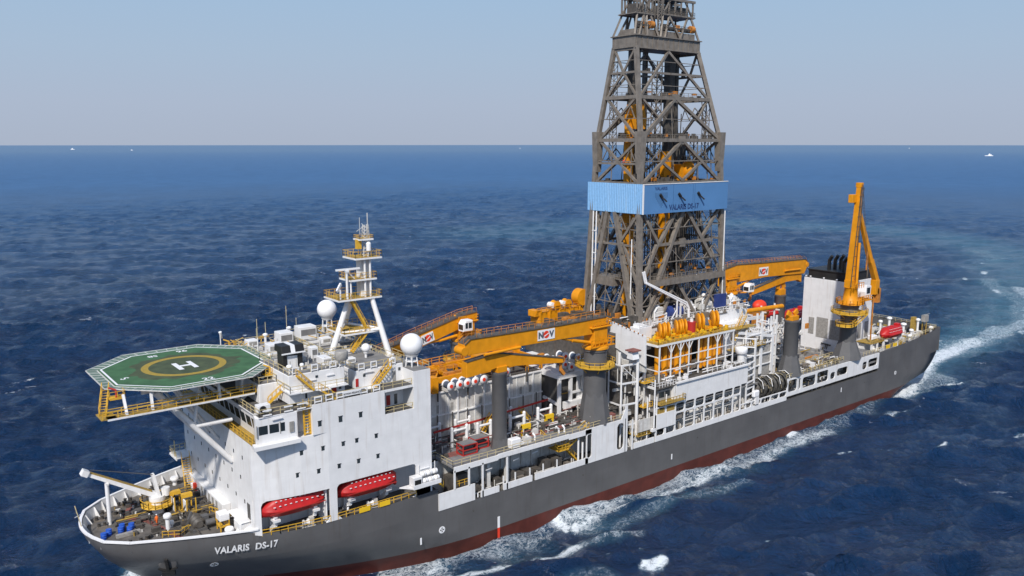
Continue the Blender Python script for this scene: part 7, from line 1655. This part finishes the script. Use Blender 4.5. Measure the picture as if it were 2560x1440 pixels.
for i, (x, y, h, r_) in enumerate(((10.8, -4.9, 2.6, .55), (17.4, -12.6, 1.4, .62), (18.6, -13.6, 1.1, .5), (12.4, 4.0, 1.5, .5), (16.8, 12.4, 1.3, .65), (11.6, -3.9, .9, .35))):
    t = T('mushroom_vent', 'white mushroom ventilator on the foredeck, %s' % ('tallest one, beside the near windlass', 'larger one of the pair by the port bulwark', 'smaller one of the pair by the port bulwark', 'one beside the small crane', 'one by the far bulwark', 'smallest one, beside the tallest')[i], 'ventilator', (x, y, 12.5), 'mushroom ventilators on the foredeck')
    m = M(); m.tube((x, y, 12.5), (x, y, 12.5+h-.4), r_*.6, 10); O('trunk', m, 'white', t); m = M(); m.lathe((x, y, 12.5+h-.55), [(r_*.8, 0), (r_*1.1, .12), (r_*1.1, .55), (r_*.9, .7)], 14); O('cap', m, 'white_clean', t)
for i, (x, y) in enumerate(((3.4, 5.2), (4.6, 7.0), (7.4, 8.6), (8.6, 9.6), (12.2, 11.4), (13.4, 12.2), (3.2, 2.6), (6.2, 5.6), (9.6, 7.2), (7.0, -6.2), (9.4, -8.8), (4.8, -6.0))):
    t = T('bollard', 'dark mooring bollard on the foredeck, %s' % ('by the far bow chock', 'second from the bow on the far side', 'third from the bow on the far side', 'fourth from the bow on the far side', 'fifth on the far side', 'aftermost on the far side', 'at the very bow', 'beside the crane rest post', 'beside the crane platform', 'near side in front of the drums', 'near side abreast of the crane', 'near side at the bow')[i], 'bollard', (x, y, 12.5), 'mooring fittings round the foredeck')
    m = M(); m.box(x-.7, x+.7, y-.35, y+.35, 12.5, 12.7); O('base', m, 'steel', t); m = M(); m.lathe((x-.4, y, 12.7), [(.25, 0), (.22, .5), (.32, .6)], 12); m.lathe((x+.4, y, 12.7), [(.25, 0), (.22, .5), (.32, .6)], 12); O('posts', m, 'steel_dark', t)
t = T('bow_stair', 'yellow-railed stair climbing to a landing on the far side of the white front wall', 'stair', (17.8, 12.4, 12.5)); m = M(); m.stairs((17.9, 8.0, 12.6), (18.9, 12.6, 17.0), 1.3); O('flight', m, 'yellow', t); m = M(); m.box(17.4, 20, 12.4, 16.4, 16.9, 17.0); m.bar((17.4, 12.4, 16.8), (17.4, 16.4, 16.8), .15, .3); O('landing', m, 'white', t); m = M(); m.rail([(17.4, 12.6, 17), (17.4, 16.4, 17), (20, 16.4, 17)], 1.1, .9, .08); m.bar((17.6, 14, 17), (17.6, 14, 19.8), .15); O('landing_rail', m, 'rail_paint', t)
t = T('fire_station', 'small red fire box beside the doors at the foot of the white front wall', 'fire box', (18.6, 6.8, 12.5)); m = M(); m.box(18.3, 18.9, 6.4, 7.3, 12.95, 14.2); O('box_body', m, 'bright_red', t, bevel=.05); m = M(); m.box(18.2, 18.9, 7.4, 8.2, 12.9, 13.9); O('hose_bin', m, 'white_clean', t, bevel=.05)
t = T('white_container', 'white box on a yellow stand at the foot of the front wall', 'box', (17.8, -9.4, 12.5)); m = M(); m.box(16.8, 18.3, -10.4, -8.6, 14.2, 15.3); O('box_body', m, 'white_clean', t, bevel=.05); m = M()
for a_ in (16.9, 18.2):
    for b_ in (-10.3, -8.7): m.bar((a_, b_, 12.5), (a_, b_, 14.2), .16)
m.box(16.8, 18.3, -10.4, -8.6, 13.2, 13.4); O('stand', m, 'yellow', t)
m = M(); m.rail([(9.4, -6.9, 12.5), (11.6, -8.2, 12.5), (13.2, -7.0, 12.5)], 1.1, .8, .08); m.rail([(17.4, -3.8, 12.95), (18.2, -5.4, 12.95), (17.4, -6.6, 12.95)], 1.2, .7, .09); part('hatch_guard', m, 'yellow')
t = T('jackstaff', 'thin jackstaff standing at the very tip of the bow', 'staff', (.1, .6, 14.2)); m = M(); m.tube((.1, .6, 14.2), (-.5, .9, 17.6), .07, 6); O('pole', m, 'rail_paint', t); m = M(); m.bar((-.7, .4, 16.0), (.3, 1.2, 16.0), .08); O('arm', m, 'white', t)

# people
def person(x, y, z, rot, lab, top, legs, helmet, sc=1.0):
    t = T('person', lab, 'person', (x, y, z))
    js = [(0, 0, .95), (0, 0, 1.2), (0, 0, 1.42), (0, 0, 1.52), (0, .01, 1.66), (.10, 0, .92), (.11, .03, .50), (.12, -.02, .08), (.13, .12, .04), (-.10, 0, .92), (-.12, -.08, .50), (-.13, -.16, .09), (-.13, -.02, .04),
          (.19, 0, 1.40), (.27, .04, 1.13), (.26, .22, .98), (.26, .29, .95), (-.19, 0, 1.40), (-.28, 0, 1.12), (-.27, .12, .90), (-.27, .17, .86)]
    rr = [.15, .15, .16, .06, .10, .10, .07, .05, .045, .10, .07, .05, .045, .075, .055, .04, .035, .075, .055, .04, .035]
    ed = [(0, 1), (1, 2), (2, 3), (3, 4), (0, 5), (5, 6), (6, 7), (7, 8), (0, 9), (9, 10), (10, 11), (11, 12), (2, 13), (13, 14), (14, 15), (15, 16), (2, 17), (17, 18), (18, 19), (19, 20)]
    c, s = cos(rot), sin(rot); me = bpy.data.meshes.new('body'); me.from_pydata([((a*c-b*s)*sc, (a*s+b*c)*sc, h*sc) for a, b, h in js], ed, []); me.update()
    o = bpy.data.objects.new('body', me); COL.objects.link(o); o.parent = t
    sk = o.modifiers.new('skin', 'SKIN'); me.skin_vertices.new() if not me.skin_vertices else None
    for i, v in enumerate(me.skin_vertices[0].data): v.radius = (rr[i]*sc, rr[i]*sc)
    me.skin_vertices[0].data[0].use_root = True
    sb = o.modifiers.new('sub', 'SUBSURF'); sb.levels = 1; sb.render_levels = 1; me.materials.append(MATS[legs]); sk.use_smooth_shade = True
    v = M(); v.lathe((x, y, z+.95), [(.19, 0), (.2, .2), (.22, .42), (.12, .52)], 12); O('jacket', v, top, t)
    h = M(); h.sphere((x, y+.01, z+1.70), .14, 12, 8, .05); O('helmet', h, helmet, t)
person(10.0, -1.9, 12.5, .4, 'person in an orange coverall standing on the foredeck beside the small crane', 'hiviz', 'hiviz', 'white_clean')
person(9.2, -1.0, 12.5, 1.2, 'person in dark trousers and a white helmet standing on the foredeck near the crane platform', 'black', 'steel_dark', 'white_clean')
person(34.6, -16.9, 12.5, .2, 'person in white with dark trousers under the after lifeboat', 'white_clean', 'black', 'white_clean')

# ------------------------------------------------------------------ far boats on the horizon
def far_boat(x, y, L, lab, rot):
    t = T('distant_boat', lab, 'boat', (x, y, 0), 'distant boats near the horizon')
    m = M(); m.prism([(-L/2, 0), (-L*.35, -L*.09), (L/2, -L*.09), (L/2, L*.09), (-L*.35, L*.09)], -1, L*.09); c, s = cos(rot), sin(rot)
    m.v = [(x+a*c-b*s, y+a*s+b*c, h) for a, b, h in m.v]; O('hull', m, 'white_clean', t)
    m = M(); m.prism([(-L*.1, -L*.07), (L*.3, -L*.07), (L*.3, L*.07), (-L*.1, L*.07)], L*.09, L*.22); m.prism([(0, -L*.04), (L*.12, -L*.04), (L*.12, L*.04), (0, L*.04)], L*.22, L*.34); m.v = [(x+a*c-b*s, y+a*s+b*c, h) for a, b, h in m.v]; O('deckhouse', m, 'white_clean', t)
far_boat(2284, 12271, 60, 'small white boat on the horizon, leftmost in the picture', 2.2)
far_boat(2522, 10238, 34, 'small white boat on the horizon, second from the left', 2.0)
far_boat(12965, 6402, 50, 'tiny white boat on the horizon right of the derrick', .6)
far_boat(8184, 10146, 50, 'tiny white boat on the horizon just left of the derrick', 1)
far_boat(5389, 2100, 44, 'small white boat at the right edge near the horizon, trailing a wake', -1.0)
